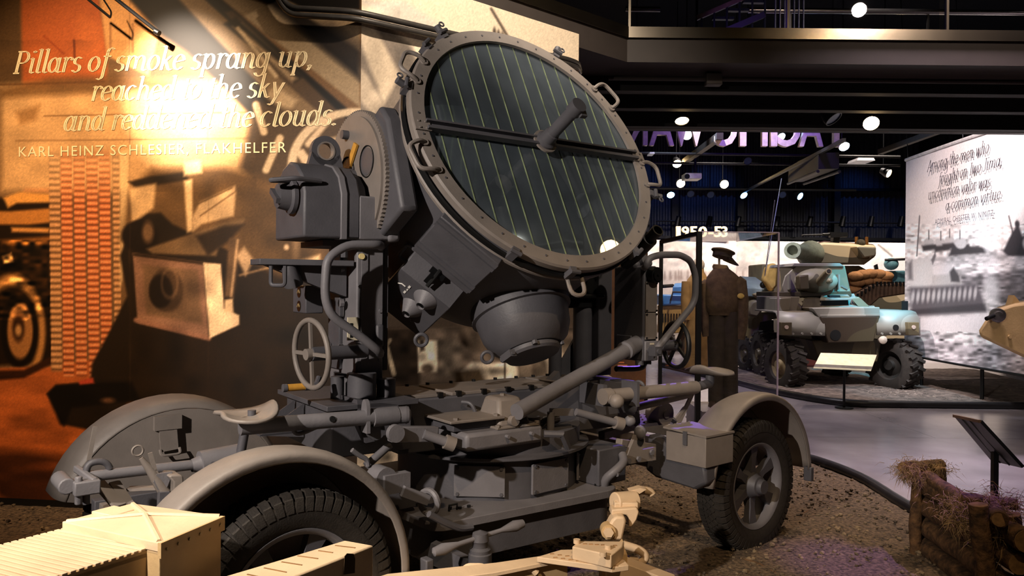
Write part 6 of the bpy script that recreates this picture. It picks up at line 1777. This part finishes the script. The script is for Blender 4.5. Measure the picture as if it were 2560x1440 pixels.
big_wheel(AC, at(1962, 912, Yc + .35), .47, .32, (-1, -.25, 0), 20, TYR, mat('hub_tan', (150, 132, 100), .6))
big_wheel(AC, at(2236, 912, Yc + .30), .47, .36, (-1, -.55, 0), 20, TYR, mat('hub_dark', (36, 33, 30), .7))
for x in (2010, 2215): big_wheel(AC, Vector((at(x, 912, Yc).x * 1.0, Yc + 2.1, .47)), .47, .32, (-1, 0, 0), 20)
slab(AC, 'nose', CAMD, [(2050, 792), (2200, 790), (2185, 855), (2070, 858)], Yc, .7, .02)
slab(AC, 'belly', CAMD, [(2030, 850), (2205, 848), (2195, 905), (2050, 905)], Yc + .25, 2.4, .02)
taper(AC, 'bonnet', PALE, [(2050, 792), (2200, 790), (2200, 786), (2050, 788)], Yc, [(2060, 772), (2185, 770), (2185, 764), (2060, 766)], Yc + 1.2)
slab(AC, 'nose_step', PALE, [(2030, 770), (2200, 768), (2200, 792), (2046, 794)], Yc + .05, .9, .015)
m = MB(); p = at(2089, 838, Yc - .01); m.cyl(p, p + Vector((0, .02, 0)), .095, n=24); m.build('tow_port', DARK, AC)


def mudguard(parent, name, mt, x0, x1, ytop, ybot, Y, L):
    """rolled guard: quarter-round front falling to a skirt"""
    A = at(x0, ytop, Y); B = at(x1, ytop, Y); zt_, zb_ = A.z, at(x0, ybot, Y).z; r = zt_ - zb_
    prof = [(Y - .02, zb_), (Y - .02, zb_ + r * .35), (Y + .03, zb_ + r * .72), (Y + .14, zb_ + r * .95), (Y + .30, zt_), (Y + L, zt_)]
    vs = [(x, y, z) for x in (A.x, B.x) for y, z in prof]; n = len(prof)
    m = MB(); m.add(vs, [(i, i + 1, n + i + 1, n + i) for i in range(n - 1)])
    o = m.build(name, mt, parent); s2 = o.modifiers.new('thick', 'SOLIDIFY'); s2.thickness = .03
    for k in range(5):
        p = at(x0 + (x1 - x0) * (k + .5) / 5, ybot - 4, Y); m = MB(); m.cyl(p + Vector((0, -.05, 0)), p, .02, n=8); m.build('guard_rivet', mt, o)
    return o


gl_ = mudguard(AC, 'mudguard_panel', PALE, 1946, 2062, 778, 838, Yc, 1.3)
gr_ = mudguard(AC, 'mudguard_panel', PALE, 2192, 2300, 776, 838, Yc, 1.3)
for x in (1967, 2285):
    slab(AC, 'lamp_box', CAMD, [(x - 14, 806), (x + 13, 806), (x + 13, 838), (x - 14, 838)], Yc - .12, .12, .006)
    m = MB(); p = at(x, 818, Yc - .135); m.cyl(p, p + Vector((0, .02, 0)), .035, n=14); m.build('side_lamp', mat('lamp_lens', (200, 180, 170), .2), AC)
m = MB(); p = at(2240, 819, Yc - .03); m.cyl(p, p + Vector((0, .02, 0)), .052, n=18); m.build('guard_hole', DARK, AC)
m = MB(); p = at(2208, 850, Yc - .03); m.lathe([(0, -.02), (.05, -.015), (.072, 0), (.06, .08), (0, .12)], p, (0, 1, 0), 20); m.build('headlamp', mat('headlamp_glass', (214, 196, 180), .15), AC)
slab(AC, 'hull_side', PALE, [(1944, 742), (2000, 742), (1992, 778), (1944, 780)], Yc + .5, 1.2, .01)
taper(AC, 'hull_front', PALE, [(1990, 776), (2150, 772), (2150, 766), (1990, 770)], Yc + .55, [(2000, 742), (2135, 740), (2135, 734), (2000, 736)], Yc + .95)
slab(AC, 'hull_block', CAMD, [(2000, 744), (2150, 742), (2158, 790), (1990, 790)], Yc + 1.0, 1.6, .02)
slab(AC, 'driver_opening', DARK, [(2056, 748), (2120, 748), (2124, 784), (2052, 786)], Yc + .60, .05)
taper(AC, 'driver_hatch', PALE, [(2050, 752), (2130, 750), (2130, 746), (2050, 748)], Yc + .5, [(2054, 738), (2116, 737), (2116, 733), (2054, 734)], Yc + .95, .004)
slab(AC, 'periscope', DARK, [(2073, 738), (2100, 738), (2102, 747), (2076, 748)], Yc + .60, .10)
taper(AC, 'hull_cheek', CAMO, [(2130, 748), (2160, 782), (2190, 782), (2152, 746)], Yc + .55, [(2130, 742), (2160, 770), (2180, 770), (2140, 740)], Yc + 1.3)
slab(AC, 'camo_panel', CAMD, [(2012, 748), (2050, 746), (2050, 776), (2002, 778)], Yc + .54, .04)
for x in (1955,):
    slab(AC, 'side_bin', PALE, [(1946, 746), (1978, 744), (1974, 776), (1946, 778)], Yc + .30, .5, .01)
# turret
tq = [(1948, 738), (2128, 736), (2112, 664), (1992, 662), (1962, 690)]
taper(AC, 'turret', CAMO, tq, Yc + .9, [(1960, 732), (2120, 730), (2108, 662), (1990, 660), (1966, 688)], Yc + 2.2, .02)
slab(AC, 'turret_roof', PALE, [(1985, 658), (2100, 658), (2112, 666), (1980, 666)], Yc + .85, 1.3, .01)
slab(AC, 'turret_skirt', CAMD, [(1946, 730), (2128, 728), (2130, 740), (1946, 742)], Yc + .84, 1.3, .008)
m = MB(); p = at(2040, 702, Yc + .85); m.ball(p, .40, 24, (1, .62, .58)); mt_ = m.build('mantlet', CAMO, AC)
slab(AC, 'mantlet_block', CAMD, [(1998, 690), (2022, 686), (2024, 722), (2000, 724)], Yc + .50, .2, .02)
m = MB(); a_, b_ = at(2050, 705, Yc + .65), at(2072, 678, Yc + .05); m.cyl(a_, b_, .085, .055, n=18); gb_ = m.build('gun_barrel', mat('barrel_olive', (120, 108, 84), .5), mt_)
m = MB(); d = (b_ - a_).normalized(); m.cyl(b_, b_ + d * .012, .035, n=14); m.build('muzzle_bore', DARK, mt_)
m = MB(); p = at(2074, 702, Yc + .58); m.lathe([(.06, .05), (.05, -.03), (.02, -.06), (0, -.06)], p, (0, 1, 0), 16); m.build('coaxial_port', CAMO, mt_)
for x in (1975, 2098): slab(AC, 'turret_bracket', PALE, [(x - 2, 686), (x + 2, 686), (x + 2, 724), (x - 2, 724)], Yc + .80, .1)
m = MB()
for k in range(4): m.cyl(at(2105 + 4 * k, 715 + 2 * k, Yc + .88), at(2105 + 4 * k, 715 + 2 * k, Yc + .93), .02, n=8)
m.build('turret_rivets', PALE, AC, kind='stuff')
# whip aerials
for (x0, y0, x1, y1, lab) in ((1937, 500, 1912, 688, 'thin dark whip aerial left of the armoured car'), (1954, 446, 1912, 690, 'pale whip aerial leaning beside the armoured car')):
    m = MB(); m.tube([at(x1, y1, 14.6), at(x0, y0, 14.6)], .007, 6); m.build('aerial', mat('aerial_pale' if x0 > 1940 else 'aerial_dark', (170, 180, 200) if x0 > 1940 else (90, 84, 80), .4), None, lab, 'aerial')

# ================================================================ utility truck half hidden by the case
TR = thing('army_truck', (at(1890, 960, 16.6).x, 16.6, 0), 'khaki army truck with stowed packs seen through the glass case', 'truck')
KH = mat('truck_khaki', (150, 132, 96), .6, 0, 5, .2); BLU = mat('truck_bluegrey', (150, 160, 166), .5, 0, 4, .15)
taper(TR, 'bonnet', BLU, [(1842, 716), (1935, 722), (1935, 745), (1842, 742)], 16.3, [(1850, 690), (1925, 694), (1925, 745), (1850, 742)], 17.4, .03)
slab(TR, 'radiator', KH, [(1846, 740), (1905, 742), (1900, 800), (1850, 800)], 16.35, .4, .02)
slab(TR, 'chassis', mat('truck_dark', (70, 62, 48), .7), [(1850, 800), (1935, 800), (1935, 875), (1862, 880)], 16.5, 1.2, .02)
slab(TR, 'fender', KH, [(1872, 872), (1880, 800), (1895, 782), (1945, 780), (1945, 796), (1900, 806), (1890, 872)], 16.15, .4, .01)
slab(TR, 'cab', KH, [(1905, 660), (1945, 662), (1945, 780), (1905, 778)], 16.9, 1.0, .03)
big_wheel(TR, Vector((at(1872, 900, 16.4).x, 16.4, .38)), .38, .26, (-1, -.2, 0), 18)
big_wheel(TR, Vector((at(1940, 900, 16.8).x, 16.8, .40)), .40, .26, (-1, -.2, 0), 18)
for nm, P, Y, mt_2, lab in (('canvas_pack', [(1868, 770), (1880, 752), (1912, 745), (1914, 768), (1895, 795), (1872, 790)], 15.95, KH, 'khaki canvas pack hung on the front of the truck'), ('bedroll', [(1910, 700), (1918, 668), (1935, 656), (1946, 664), (1944, 716), (1930, 730)], 16.0, mat('bedroll_tan', (206, 166, 96), .9, 0, 10, .2), 'tan rolled bundle strapped upright on the truck'), ('canvas_roll', [(1885, 735), (1912, 730), (1946, 738), (1944, 752), (1900, 750)], 15.9, mat('canvas_cream', (214, 186, 136), .9, 0, 10, .2), 'cream canvas roll lying across the front of the truck')):
    slab(None, nm, mt_2, P, Y, .25, .05, label=lab, cat='bundle', group='stowage on the khaki truck')
m = MB(); p = at(1908, 712, 16.2); m.ring(p, (0, 1, .2), .06, .014, 18, 8); m.ball(p, .05, 12, (1, .5, 1)); m.build('headlamp', BLACK, TR)

# blue jeep and crates far back, seen past the control cabinet
JP = thing('blue_jeep', (at(1690, 840, 20.7).x, 20.7, 0), 'bright blue small vehicle far back between cabinet and overcoat', 'vehicle')
JB = mat('jeep_blue', (70, 130, 190), .5, 0, 4, .2)
slab(JP, 'body', JB, [(1656, 736), (1724, 738), (1724, 762), (1656, 764)], 20.3, .9, .04)
taper(JP, 'bonnet', JB, [(1682, 716), (1724, 714), (1724, 740), (1680, 740)], 20.4, [(1686, 708), (1724, 706), (1724, 740), (1684, 740)], 21.2, .03)
m = MB(); m.tube([at(1676, 752, 20.25), at(1682, 730, 20.25), at(1722, 731, 20.25)], .025, 8); m.cyl(at(1656, 716, 20.4), at(1682, 714, 20.6), .05, n=10); m.build('bumper', BLACK, JP)
big_wheel(JP, Vector((at(1668, 860, 20.4).x, 20.4, .32)), .32, .2, (-1, -.3, 0), 14); big_wheel(JP, Vector((at(1722, 860, 20.4).x, 20.4, .32)), .32, .2, (-1, -.3, 0), 14)
slab(JP, 'grille', mat('jeep_tan', (168, 130, 70), .6), [(1652, 764), (1724, 764), (1724, 832), (1652, 834)], 20.35, .5, .02)
for k in range(9):
    slab(JP, 'grille_bar', BLACK, [(1656 + 7 * k, 784), (1659 + 7 * k, 784), (1659 + 7 * k, 806), (1656 + 7 * k, 806)], 20.3, .05)

# ================================================================ tank behind the armoured car
TK = thing('camouflaged_tank', (at(2110, 930, 18).x, 18.0, 0), 'camouflaged tank with long turret behind the armoured car', 'tank')
TCAM = camo_mat('tank_camo', [(104, 52, 44), (112, 106, 90), (206, 186, 150)], .75, .6, 3.3)
taper(TK, 'turret', TCAM, [(2010, 640), (2030, 612), (2060, 606), (2190, 614), (2190, 640), (2160, 662), (2000, 662)], 17.0, [(2020, 640), (2034, 608), (2060, 602), (2186, 610), (2186, 640), (2150, 662), (2010, 662)], 18.8, .05)
m = MB(); a_, b_ = at(2030, 636, 16.8), at(1975, 625, 15.4); m.lathe([(.24, 0), (.30, .15), (.22, .5), (.16, .75), (.15, 1.45), (.17, 1.46), (.17, 1.55), (.11, 1.55), (.10, 1.4), (0, 1.4)], a_, (b_ - a_), 22); m.build('gun_barrel', mat('gun_sage', (140, 146, 128), .5), TK)
slab(TK, 'turret_bustle', TCAM, [(2140, 616), (2192, 618), (2190, 640), (2160, 645)], 16.7, .8, .03)
slab(TK, 'hull', TCAM, [(1985, 664), (2150, 664), (2270, 730), (2270, 918), (1990, 918)], 17.3, 1.5, .05)
slab(TK, 'track', mat('track_rust', (70, 48, 32), .9, 0, 12, .3), [(2130, 740), (2180, 712), (2262, 706), (2268, 735), (2200, 745), (2150, 790)], 16.4, .5, .03)
for k in range(14):
    t = k / 13; x, y = 2136 + 126 * t, 748 - 36 * min(1, t * 2.2)
    slab(TK, 'track_link', BLACK, [(x - 2, y - 8), (x + 2, y - 8), (x + 2, y + 2), (x - 2, y + 2)], 16.36, .06)
m = MB(); a_, b_ = at(2005, 588, 17.4), at(2078, 586, 17.4); m.cyl(a_, b_, .022, n=10); m.cyl(at(2056, 586, 17.4), at(2080, 585, 17.4), .035, n=10); mgs = m.build('machine_gun', BLACK, TK)
slab(TK, 'gun_receiver', BLACK, [(2076, 580), (2120, 581), (2120, 592), (2076, 594)], 17.35, .1)
slab(TK, 'gun_cradle', BLACK, [(2084, 592), (2100, 592), (2098, 612), (2082, 612)], 17.4, .15)
for x in (2141, 2167):
    m = MB(); m.cyl(at(x, 592, 17.3), at(x, 614, 17.3), .035, n=10); m.build('ammunition_round', mat('brass_round', (190, 130, 60), .4, .5), TK)
m = MB(); p = at(2152, 608, 17.1); m.ball(p, .10, 14, (1, 1, .9)); m.build('helmet', mat('helmet_net', (86, 76, 56), .9, 0, 60, .5, .8, 120), None, 'netted helmet resting on the tank turret', 'helmet')
SBM = mat('sandbag_burlap', (176, 124, 78), .95, 0, 12, .2, .6, 90)
ORD = ('first', 'second', 'third', 'fourth', 'fifth', 'sixth', 'seventh', 'eighth')
for k, (x, y, w_) in enumerate(((2140, 690, 20), (2158, 686, 18), (2176, 684, 18), (2196, 685, 18), (2214, 690, 17), (2145, 706, 20), (2166, 702, 18), (2188, 700, 18), (2210, 700, 17), (2138, 724, 18))):
    m = MB(); p = at(x, y, 16.5 + .02 * k); m.ball(p, .17, 14, (1.05, .8, .62)); m.build('sandbag', SBM, None, ('plump tan sandbag, ' + ORD[k % 5] + ' from the left in the ' + ('upper' if k < 5 else 'lower') + ' row on the tank') if k < 9 else 'plump tan sandbag lying lowest at the left on the tank', 'sandbag', 'sandbags on the tank')
FT = thing('field_truck', (at(2245, 720, 19.5).x, 19.5, 0), 'dark vehicle with round turret ring and machine gun at the far right of the tank', 'vehicle')
slab(FT, 'cab', mat('truck_teal', (70, 110, 118), .6), [(2195, 678), (2266, 676), (2266, 720), (2195, 720)], 18.9, 1.2, .04)
slab(FT, 'chassis', BLACK, [(2192, 720), (2266, 720), (2266, 904), (2192, 903)], 18.9, 1.5)
m = MB(); p = at(2228, 660, 18.8); m.ball(p, .17, 16, (1, 1, .9)); m.build('dome', mat('dome_teal', (110, 160, 168), .5), FT)
m = MB(); m.cyl(at(2212, 650, 18.7), at(2266, 648, 18.6), .03, n=8); m.build('machine_gun', BLACK, FT)
slab(FT, 'pole', BLACK, [(2186, 664), (2194, 660), (2198, 682), (2190, 684)], 18.7, .05)
m = MB(); p = at(2262, 765, 13.9); m.obox(p, (.05, 0, 0), (0, .02, 0), (0, 0, .09)); m.build('wing_mirror', BLACK, AC)

# lit reading panel before the armoured car
RP = thing('reading_panel', (at(2110, 1015, 11.35).x, 11.35, 0), 'brightly lit reading panel on a thin post before the armoured car', 'lectern')
P = [at(2052, 882, 11.55), at(2192, 887, 11.55), at(2178, 925, 11.15), at(2034, 918, 11.15)]
m = MB(); nn = (P[1] - P[0]).cross(P[3] - P[0]).normalized(); m.prism(P, nn * .02 * (1 if nn.z < 0 else -1)); rpn = m.build('panel_top', mat('panel_print_glow', (246, 232, 206), .45, emis=(255, 236, 200), es=.35), RP)  # print given a glow of its own, standing in for spot light
m = MB(); q0, q1 = P[3].lerp(P[0], .02), P[2].lerp(P[1], .02); m.prism([q0 + Vector((0, -.002, .003)), q1 + Vector((0, -.002, .003)), P[2].lerp(P[1], .2) + Vector((0, -.002, .003)), P[3].lerp(P[0], .2) + Vector((0, -.002, .003))], (0, 0, .002)); m.build('panel_band', mat('band_grey', (120, 112, 110), .5), rpn)
q = at(2110, 1010, 11.38)
MB().cyl((q.x, 11.38, 0), (q.x, 11.38, at(2110, 905, 11.38).z), .018, n=12).build('panel_post', BLACK, RP)
MB().cyl((q.x, 11.38, 0), (q.x, 11.38, .015), .13, n=24).build('panel_foot', BLACK, RP)
spot(tuple(at(2113, 905, 11.35) + Vector((-.1, -.6, 1.3))), tuple(at(2113, 905, 11.35)), 40, (1, .9, .7), 50, .6, .02)

# ================================================================ banner
def paint_banner(X, Y):
    p = Print(X, Y, (240, 226, 222))
    base = 640 - (X - 2270) * .10
    p.lay(np.clip((Y - base) / 16, 0, 1), (186, 176, 176))
    p.mottle((2200, 560, 2800, 960), .14, 9, 5, 31)
    p.poly([(2262, 690), (2340, 660), (2450, 655), (2700, 640), (2700, 690), (2480, 700), (2330, 690), (2270, 710)], (226, 214, 214), 6)
    p.poly([(2400, 690), (2700, 660), (2700, 780), (2520, 760), (2410, 720)], (122, 114, 116), 6)
    p.mottle((2380, 660, 2800, 800), .25, 14, 5, 33)
    for x, y, w_ in ((2322, 606, 18), (2352, 608, 18), (2374, 602, 18), (2400, 606, 22)):
        p.ell(x, y, w_ * .7, 12, (196, 186, 184), 2); p.poly([(x - w_, y + 8), (x + w_, y + 4), (x + w_ + 6, y + 16), (x - w_ + 4, y + 22)], (66, 60, 62), 3); p.line([(x, y - 8), (x, y - 30)], 2, (70, 64, 66), 1.2)
    p.poly([(2372, 640), (2380, 618), (2446, 616), (2470, 622), (2464, 632)], (70, 64, 66), 3); p.ell(2402, 610, 14, 12, (206, 196, 194), 2)
    p.poly([(2508, 628), (2530, 582), (2545, 560), (2556, 590), (2700, 590), (2700, 640), (2520, 640)], (60, 55, 58), 3); p.line([(2522, 540), (2534, 590)], 3, (60, 55, 58), 1.5); p.ell(2543, 560, 6, 9, (60, 55, 58), 2)
    p.ell(2574, 608, 18, 20, (190, 180, 178), 3)
    p.poly([(2276, 650), (2326, 644), (2334, 690), (2326, 722), (2272, 722)], (206, 196, 194), 3)
    p.poly([(2270, 660), (2280, 650), (2282, 700), (2270, 700)], (120, 112, 114), 4)
    p.line([(2299, 540), (2292, 640)], 3, (110, 102, 104), 1.2); p.poly([(2328, 650), (2338, 630), (2340, 640), (2332, 662)], (110, 102, 104), 2)
    p.poly([(2334, 690), (2370, 685), (2400, 680), (2402, 716), (2330, 722)], (196, 186, 184), 4); p.poly([(2374, 680), (2384, 668), (2398, 690), (2400, 706), (2378, 704)], (84, 78, 80), 3)
    p.poly([(2274, 718), (2340, 716), (2440, 710), (2460, 750), (2466, 780), (2280, 792)], (98, 90, 94), 5)
    for k in range(13): p.ell(2282 + k * 13, 742 - k * .8, 4.2, 15, (200, 190, 190), 2, .9, 0, .12)
    p.poly([(2276, 775), (2350, 768), (2464, 758), (2466, 782), (2284, 792)], (72, 66, 70), 3)
    p.poly([(2276, 792), (2466, 782), (2480, 800), (2560, 860), (2700, 900), (2700, 960), (2280, 900)], (236, 226, 228), 8)
    p.poly([(2284, 850), (2330, 838), (2420, 860), (2700, 880), (2700, 990), (2280, 900)], (176, 166, 172), 10, .8)
    p.mottle((2270, 830, 2800, 980), .28, 12, 5, 35)
    p.ell(2478, 730, 20, 40, (230, 222, 222), 8, .7); p.ell(2468, 614, 9, 16, (236, 228, 228), 4, .8)
    return p.out(.02)


BX0, BY0, BX1, BY1 = 7.52, 14.55, 7.46, 10.6
BZ0, BZ1 = EYE - (885 - 730) / FPX * 14.55, EYE + (730 - 403) / FPX * 14.55


def ban_fn(S, Tt):
    W = np.zeros(S.shape + (3,))
    W[..., 0] = BX0 + (BX1 - BX0) * S - .05 * np.sin(S * math.pi)
    W[..., 1] = BY0 + (BY1 - BY0) * S
    W[..., 2] = BZ0 + (BZ1 - BZ0) * Tt
    return W


BN = thing('banner', (7.5, 12.2, 0), 'tall curved banner with a photograph of amphibious tanks and a quotation', 'banner')
bo = sheet('banner_sheet', ban_fn, 260, 190, paint_banner, print_mat('banner_print', .6, .04), Vector((.03, 0, 0)), parent=BN)
bo.matrix_parent_inverse = BN.matrix_basis.inverted()
for z, r in ((BZ1 + .02, .035), (BZ0 - .01, .02)):
    pts = [tuple(ban_fn(np.array([[s]]), np.array([[0.]]))[0, 0][:2]) + (z,) for s in np.linspace(0, 1, 14)]
    MB().tube(pts, r, 8).build('banner_rail', mat('banner_rail_white', (220, 212, 210), .4) if z > 2 else BLACK, BN)
for y in (14.0, 12.2, 10.8):
    MB().tube([(7.56, y, 0), (7.56, y, BZ0)], .03, 8).build('banner_post', BLACK, BN)
for s in (.02, .5): 
    p = ban_fn(np.array([[s]]), np.array([[1.]]))[0, 0]
    MB().tube([tuple(p), (p[0] - .1, p[1] + .3, 9.0)], .008, 6).build('suspension_cable', BLACK, BN)
bn = Vector((-1, 0, 0))
M_BT = mat('banner_lettering', (112, 98, 104), .6)


def on_ban(px, py, off=.02): return onplane(px, py, Vector((7.55 - off, 12, 0)), bn)


for txt, a, b, xh in (('Among the men who', (2318, 430), (2472, 382), 20), ('fought on Iwo Jima,', (2346, 462), (2506, 414), 20), ('uncommon valor was', (2320, 500), (2476, 467), 19), ('a common virtue.', (2364, 527), (2506, 496), 19)):
    A, B = on_ban(*a, .15), on_ban(*b, .15)
    pen_text(txt, A, B, UP, bn, xh / FPX * ((A.y + B.y) / 2), shear=.22, nib=.16, thin=.06).build('banner_text', M_BT, BN, smooth=False)
fit_sans('banner_credit', 'ADMIRAL CHESTER W. NIMITZ', on_ban(2338, 561, .15), on_ban(2484, 539, .15), UP, 13 / FPX * 13.3, M_BT, BN, bn)

# tan tank nose entering at the right edge
TM = thing('tan_tank', at(2640, 900, 8.2), 'tan armoured gun shield entering at the right edge before the banner', 'tank')
TAN = mat('tank_tan', (186, 156, 106), .6, 0, 6, .15, .2, 50)
taper(TM, 'gun_shield', TAN, [(2478, 778), (2535, 760), (2700, 742), (2700, 900), (2560, 894), (2450, 842), (2447, 826)], 8.0, [(2490, 768), (2545, 752), (2700, 735), (2700, 905), (2570, 898), (2462, 842), (2460, 826)], 9.0, .03)
m = MB(); p = at(2494, 788, 7.97); m.lathe([(.075, .02), (.075, -.015), (.05, -.02), (.045, -.06), (.0, -.065)], p, (.35, 1, .15), 20); ho = m.build('sight_port', STEEL, TM)
m = MB(); m.cyl(at(2466, 797, 7.9), at(2500, 783, 7.98), .022, n=10); m.build('sight_cover', BLACK, TM)
m = MB(); m.prism([at(x, y, 8.3) for x, y in ((2528, 764), (2536, 738), (2546, 750), (2552, 762))], (0, .1, 0)); m.build('shield_hook', TAN, TM)
MB().box((6.15, 8.0, 0), (8.6, 8.6, 1.2)).build('tank_hull', TAN, TM, bevel=.03)
m = MB(); p = at(2525, 842, 7.99); m.cyl(p + Vector((0, -.01, 0)), p + Vector((0, .02, 0)), .02, n=10); m.build('shield_bolt', TAN, TM)

# ================================================================ lamps, projector, tracks under the ceiling
LW = mat('lamp_warm', (255, 230, 180), .3, emis=(255, 214, 150), es=60)
LC = mat('lamp_cool', (220, 235, 255), .3, emis=(190, 215, 255), es=40)
LB = mat('lamp_blue', (160, 200, 255), .3, emis=(110, 175, 255), es=30)


def lamp(px, py, Y, r, em, col, where, ax=(0, -1, -.55), hang=.5):
    t = thing('track_lamp', at(px, py, Y) + Vector((0, 0, hang)), where, 'lamp', 'track lamps under the ceiling')
    p = at(px, py, Y); ax = Vector(ax).normalized()
    if Y > 12: hang = 9.0 - (p - ax * r * 1.6).z
    else: hang = 4.06 - (p - ax * r * 1.6).z
    m = MB(); m.lathe([(r, 0), (r * 1.12, 0), (r * 1.12, -r * .6), (r * .7, -r * 2.2), (0, -r * 2.4)], p, ax, 20); m.build('lamp_can', BLACK, t)
    m = MB(); m.lathe([(0, -r * .12), (r, -r * .12), (r, -r * .2), (0, -r * .2)], p, ax, 20); m.build('lamp_lens', em, t)
    m = MB(); q = p - ax * r * 1.6; m.cyl(q, (q.x, q.y, q.z + hang), .012, n=6); m.build('lamp_stem', BLACK, t)


A3 = (0, -1, -.5)
lamp(1705, 303, 9.55, .085, LW, '', 'bright warm track lamp under the walkway, leftmost of the front pair', (0, -.45, -1), .30)
lamp(2178, 309, 9.55, .095, LW, '', 'bright warm track lamp under the walkway, near the banner', (-.25, -.8, -.6), .30)
lamp(1718, 338, 14.5, .09, LC, '', 'cool white lamp before the reversed letter W', (0, -1, -.4), .9)
lamp(1953, 343, 14.5, .085, LC, '', 'cool white lamp before the reversed letter C', (.2, -.7, -.6), .9)
lamp(2111, 367, 15.0, .10, LC, '', 'cool bluish lamp right of the reversed letter P', (0, -.8, -.7), .9)
lamp(1693, 410, 19.0, .11, LW, '', 'warm lamp left of the projector and above it', (0, -.8, -.6), .8)
lamp(1702, 459, 21.5, .12, LW, '', 'warm lamp under the projector on its left', (0, -1, -.4), .9)
lamp(1811, 461, 21.5, .12, LW, '', 'warm lamp right of the projector', (0, -1, -.4), .9)
lamp(2223, 434, 18.5, .10, LW, '', 'warm lamp left of the banner top', (.6, -.8, -.5), .8)
lamp(1677, 488, 24.0, .12, LB, '', 'blue lamp low at the left above the corrugated wall', (0, -.8, -.7), .8)
lamp(1860, 489, 24.0, .12, LB, '', 'blue lamp in the middle of the row above the corrugated wall', (.3, -.8, -.7), .8)
lamp(2001, 491, 24.0, .12, LB, '', 'blue lamp at the right end of the row above the corrugated wall', (.5, -.8, -.5), .8)
for px, py, Y, r, lab in ((2085, 298, 9.55, .10, 'unlit black track lamp hanging under the walkway'), (1870, 403, 18.0, .09, 'unlit black lamp in the middle of the dark ceiling'), (1727, 485, 24, .11, 'unlit blue-rimmed lamp right of the low left blue lamp'), (1777, 487, 24, .11, 'unlit blue-rimmed lamp left of the middle blue lamp'), (1957, 487, 24, .11, 'unlit black lamp left of the right end blue lamp')):
    lamp(px, py, Y, r, mat('lens_dim', (50, 60, 90), .3), 'd', lab, (.5, -.5, -.9) if Y < 12 else (0, -1, -.5), .25 if Y < 12 else .8)
PJ = thing('projector', at(1733, 440, 17.5), 'white ceiling projector hanging on a dark pole', 'projector')
slab(PJ, 'projector_body', mat('projector_white', (206, 196, 184), .5, emis=(200, 190, 175), es=.12), [(1713, 432), (1755, 432), (1755, 447), (1713, 447)], 17.3, .4, .02)
MB().cyl(at(1738, 432, 17.5), tuple(at(1738, 432, 17.5).xy) + (9.0,), .03, n=8).build('projector_pole', BLACK, PJ)
MB().cyl(at(1718, 441, 17.28), at(1718, 441, 17.32), .06, n=14).build('projector_lens', DARK, PJ)
MC = mat('truss_dark', (28, 26, 26), .6)
for k, (x0, y0, x1, y1, Y, r, lab) in enumerate(((1560, 382, 2250, 392, 16.5, .03, 'upper black lighting pipe across the hall'), (1620, 407, 2250, 414, 18.5, .03, 'second black lighting pipe across the hall'), (1620, 472, 2140, 476, 24.0, .035, 'lowest black lighting pipe carrying the blue lamps'), (1640, 552, 2270, 558, 26.66, .03, 'thin rail across the corrugated wall'))):
    m = MB(); m.tube([at(x0, y0, Y), at(x1, y1, Y)], r, 8); m.build('lighting_pipe', MC, None, lab, 'pipe', 'lighting pipes')
for x0, y0, Y0, x1, y1, Y1, w_, lab in ((2110, 350, 12.6, 1860, 480, 24.0, .06, 'dark diagonal pipe receding under the ceiling'), (2560, 250, 11.5, 2200, 380, 15.5, .10, 'pale diagonal brace above the banner'), (1800, 340, 13.8, 1710, 405, 19, .12, 'grey diagonal brace behind the reversed letters')):
    m = MB(); m.bar(at(x0, y0, Y0), at(x1, y1, Y1), w_, w_); m.build('brace', MC if w_ < .1 else mat('brace_grey', (60, 55, 53), .6), None, lab, 'brace')
DU_ = thing('ceiling_duct', at(2050, 405, 15), 'dark rectangular duct receding under the ceiling with two tubes below', 'duct')
m = MB(); a_, b_ = at(2072, 402, 14.2), at(1990, 440, 19.0); m.bar(a_, b_, .36, .30); m.build('duct_body', mat('duct_dark', (24, 22, 22), .7), DU_)
for o_ in (-.2, .2):
    m = MB(); m.cyl(a_ + Vector((o_, 0, -.2)), b_ + Vector((o_, 0, -.2)), .03, n=8); m.build('duct_tube', MC, DU_)
slab(None, 'ceiling_panel', mat('panel_dim_white', (190, 184, 184), .5, emis=(180, 176, 180), es=.25), [(2146, 394), (2184, 394), (2188, 401), (2142, 401)], 17.0, .5, label='small pale ceiling panel left of the banner top', cat='panel')
slab(None, 'ceiling_panel', mat('panel_dim_white', (190, 184, 184), .5), [(1625, 380), (1636, 380), (1637, 384), (1624, 384)], 15.5, .3, label='tiny pale disc-like panel below the reversed letter A', cat='panel')
for k, x in enumerate((1692, 1771, 1843, 1940, 2022, 2104, 2175, 2250)):
    p = at(x, 566, 26.0); m = MB(); m.lathe([(.10, 0), (.08, .35), (0, .36)], p, (.2, 0, 1), 10); m.build('wall_washer', BLACK, None, ORD[k] + ' small dark wall washer from the left along the far rail', 'lamp', 'wall washers on the far rail')

# lamp over the right-hand aisle, mirrored in the searchlight glass
lamp_p = Vector((4.44, 4.57, 5.10))
t = thing('track_lamp', lamp_p + Vector((0, 0, .5)), 'bright warm lamp over the aisle whose reflection shows in the searchlight glass', 'lamp')
ax = (Vector((.55, 4.2, 1.98)) - lamp_p).normalized()
MB().lathe([(.16, 0), (.18, 0), (.18, -.1), (.1, -.32), (0, -.34)], lamp_p, ax, 24).build('lamp_can', BLACK, t)
MB().lathe([(0, -.02), (.12, -.02), (.12, -.03), (0, -.03)], lamp_p, ax, 24).build('lamp_lens', LW, t)
MB().cyl(lamp_p - ax * .2, (*(lamp_p - ax * .2).xy, 9.0), .012, n=6).build('lamp_stem', BLACK, t)
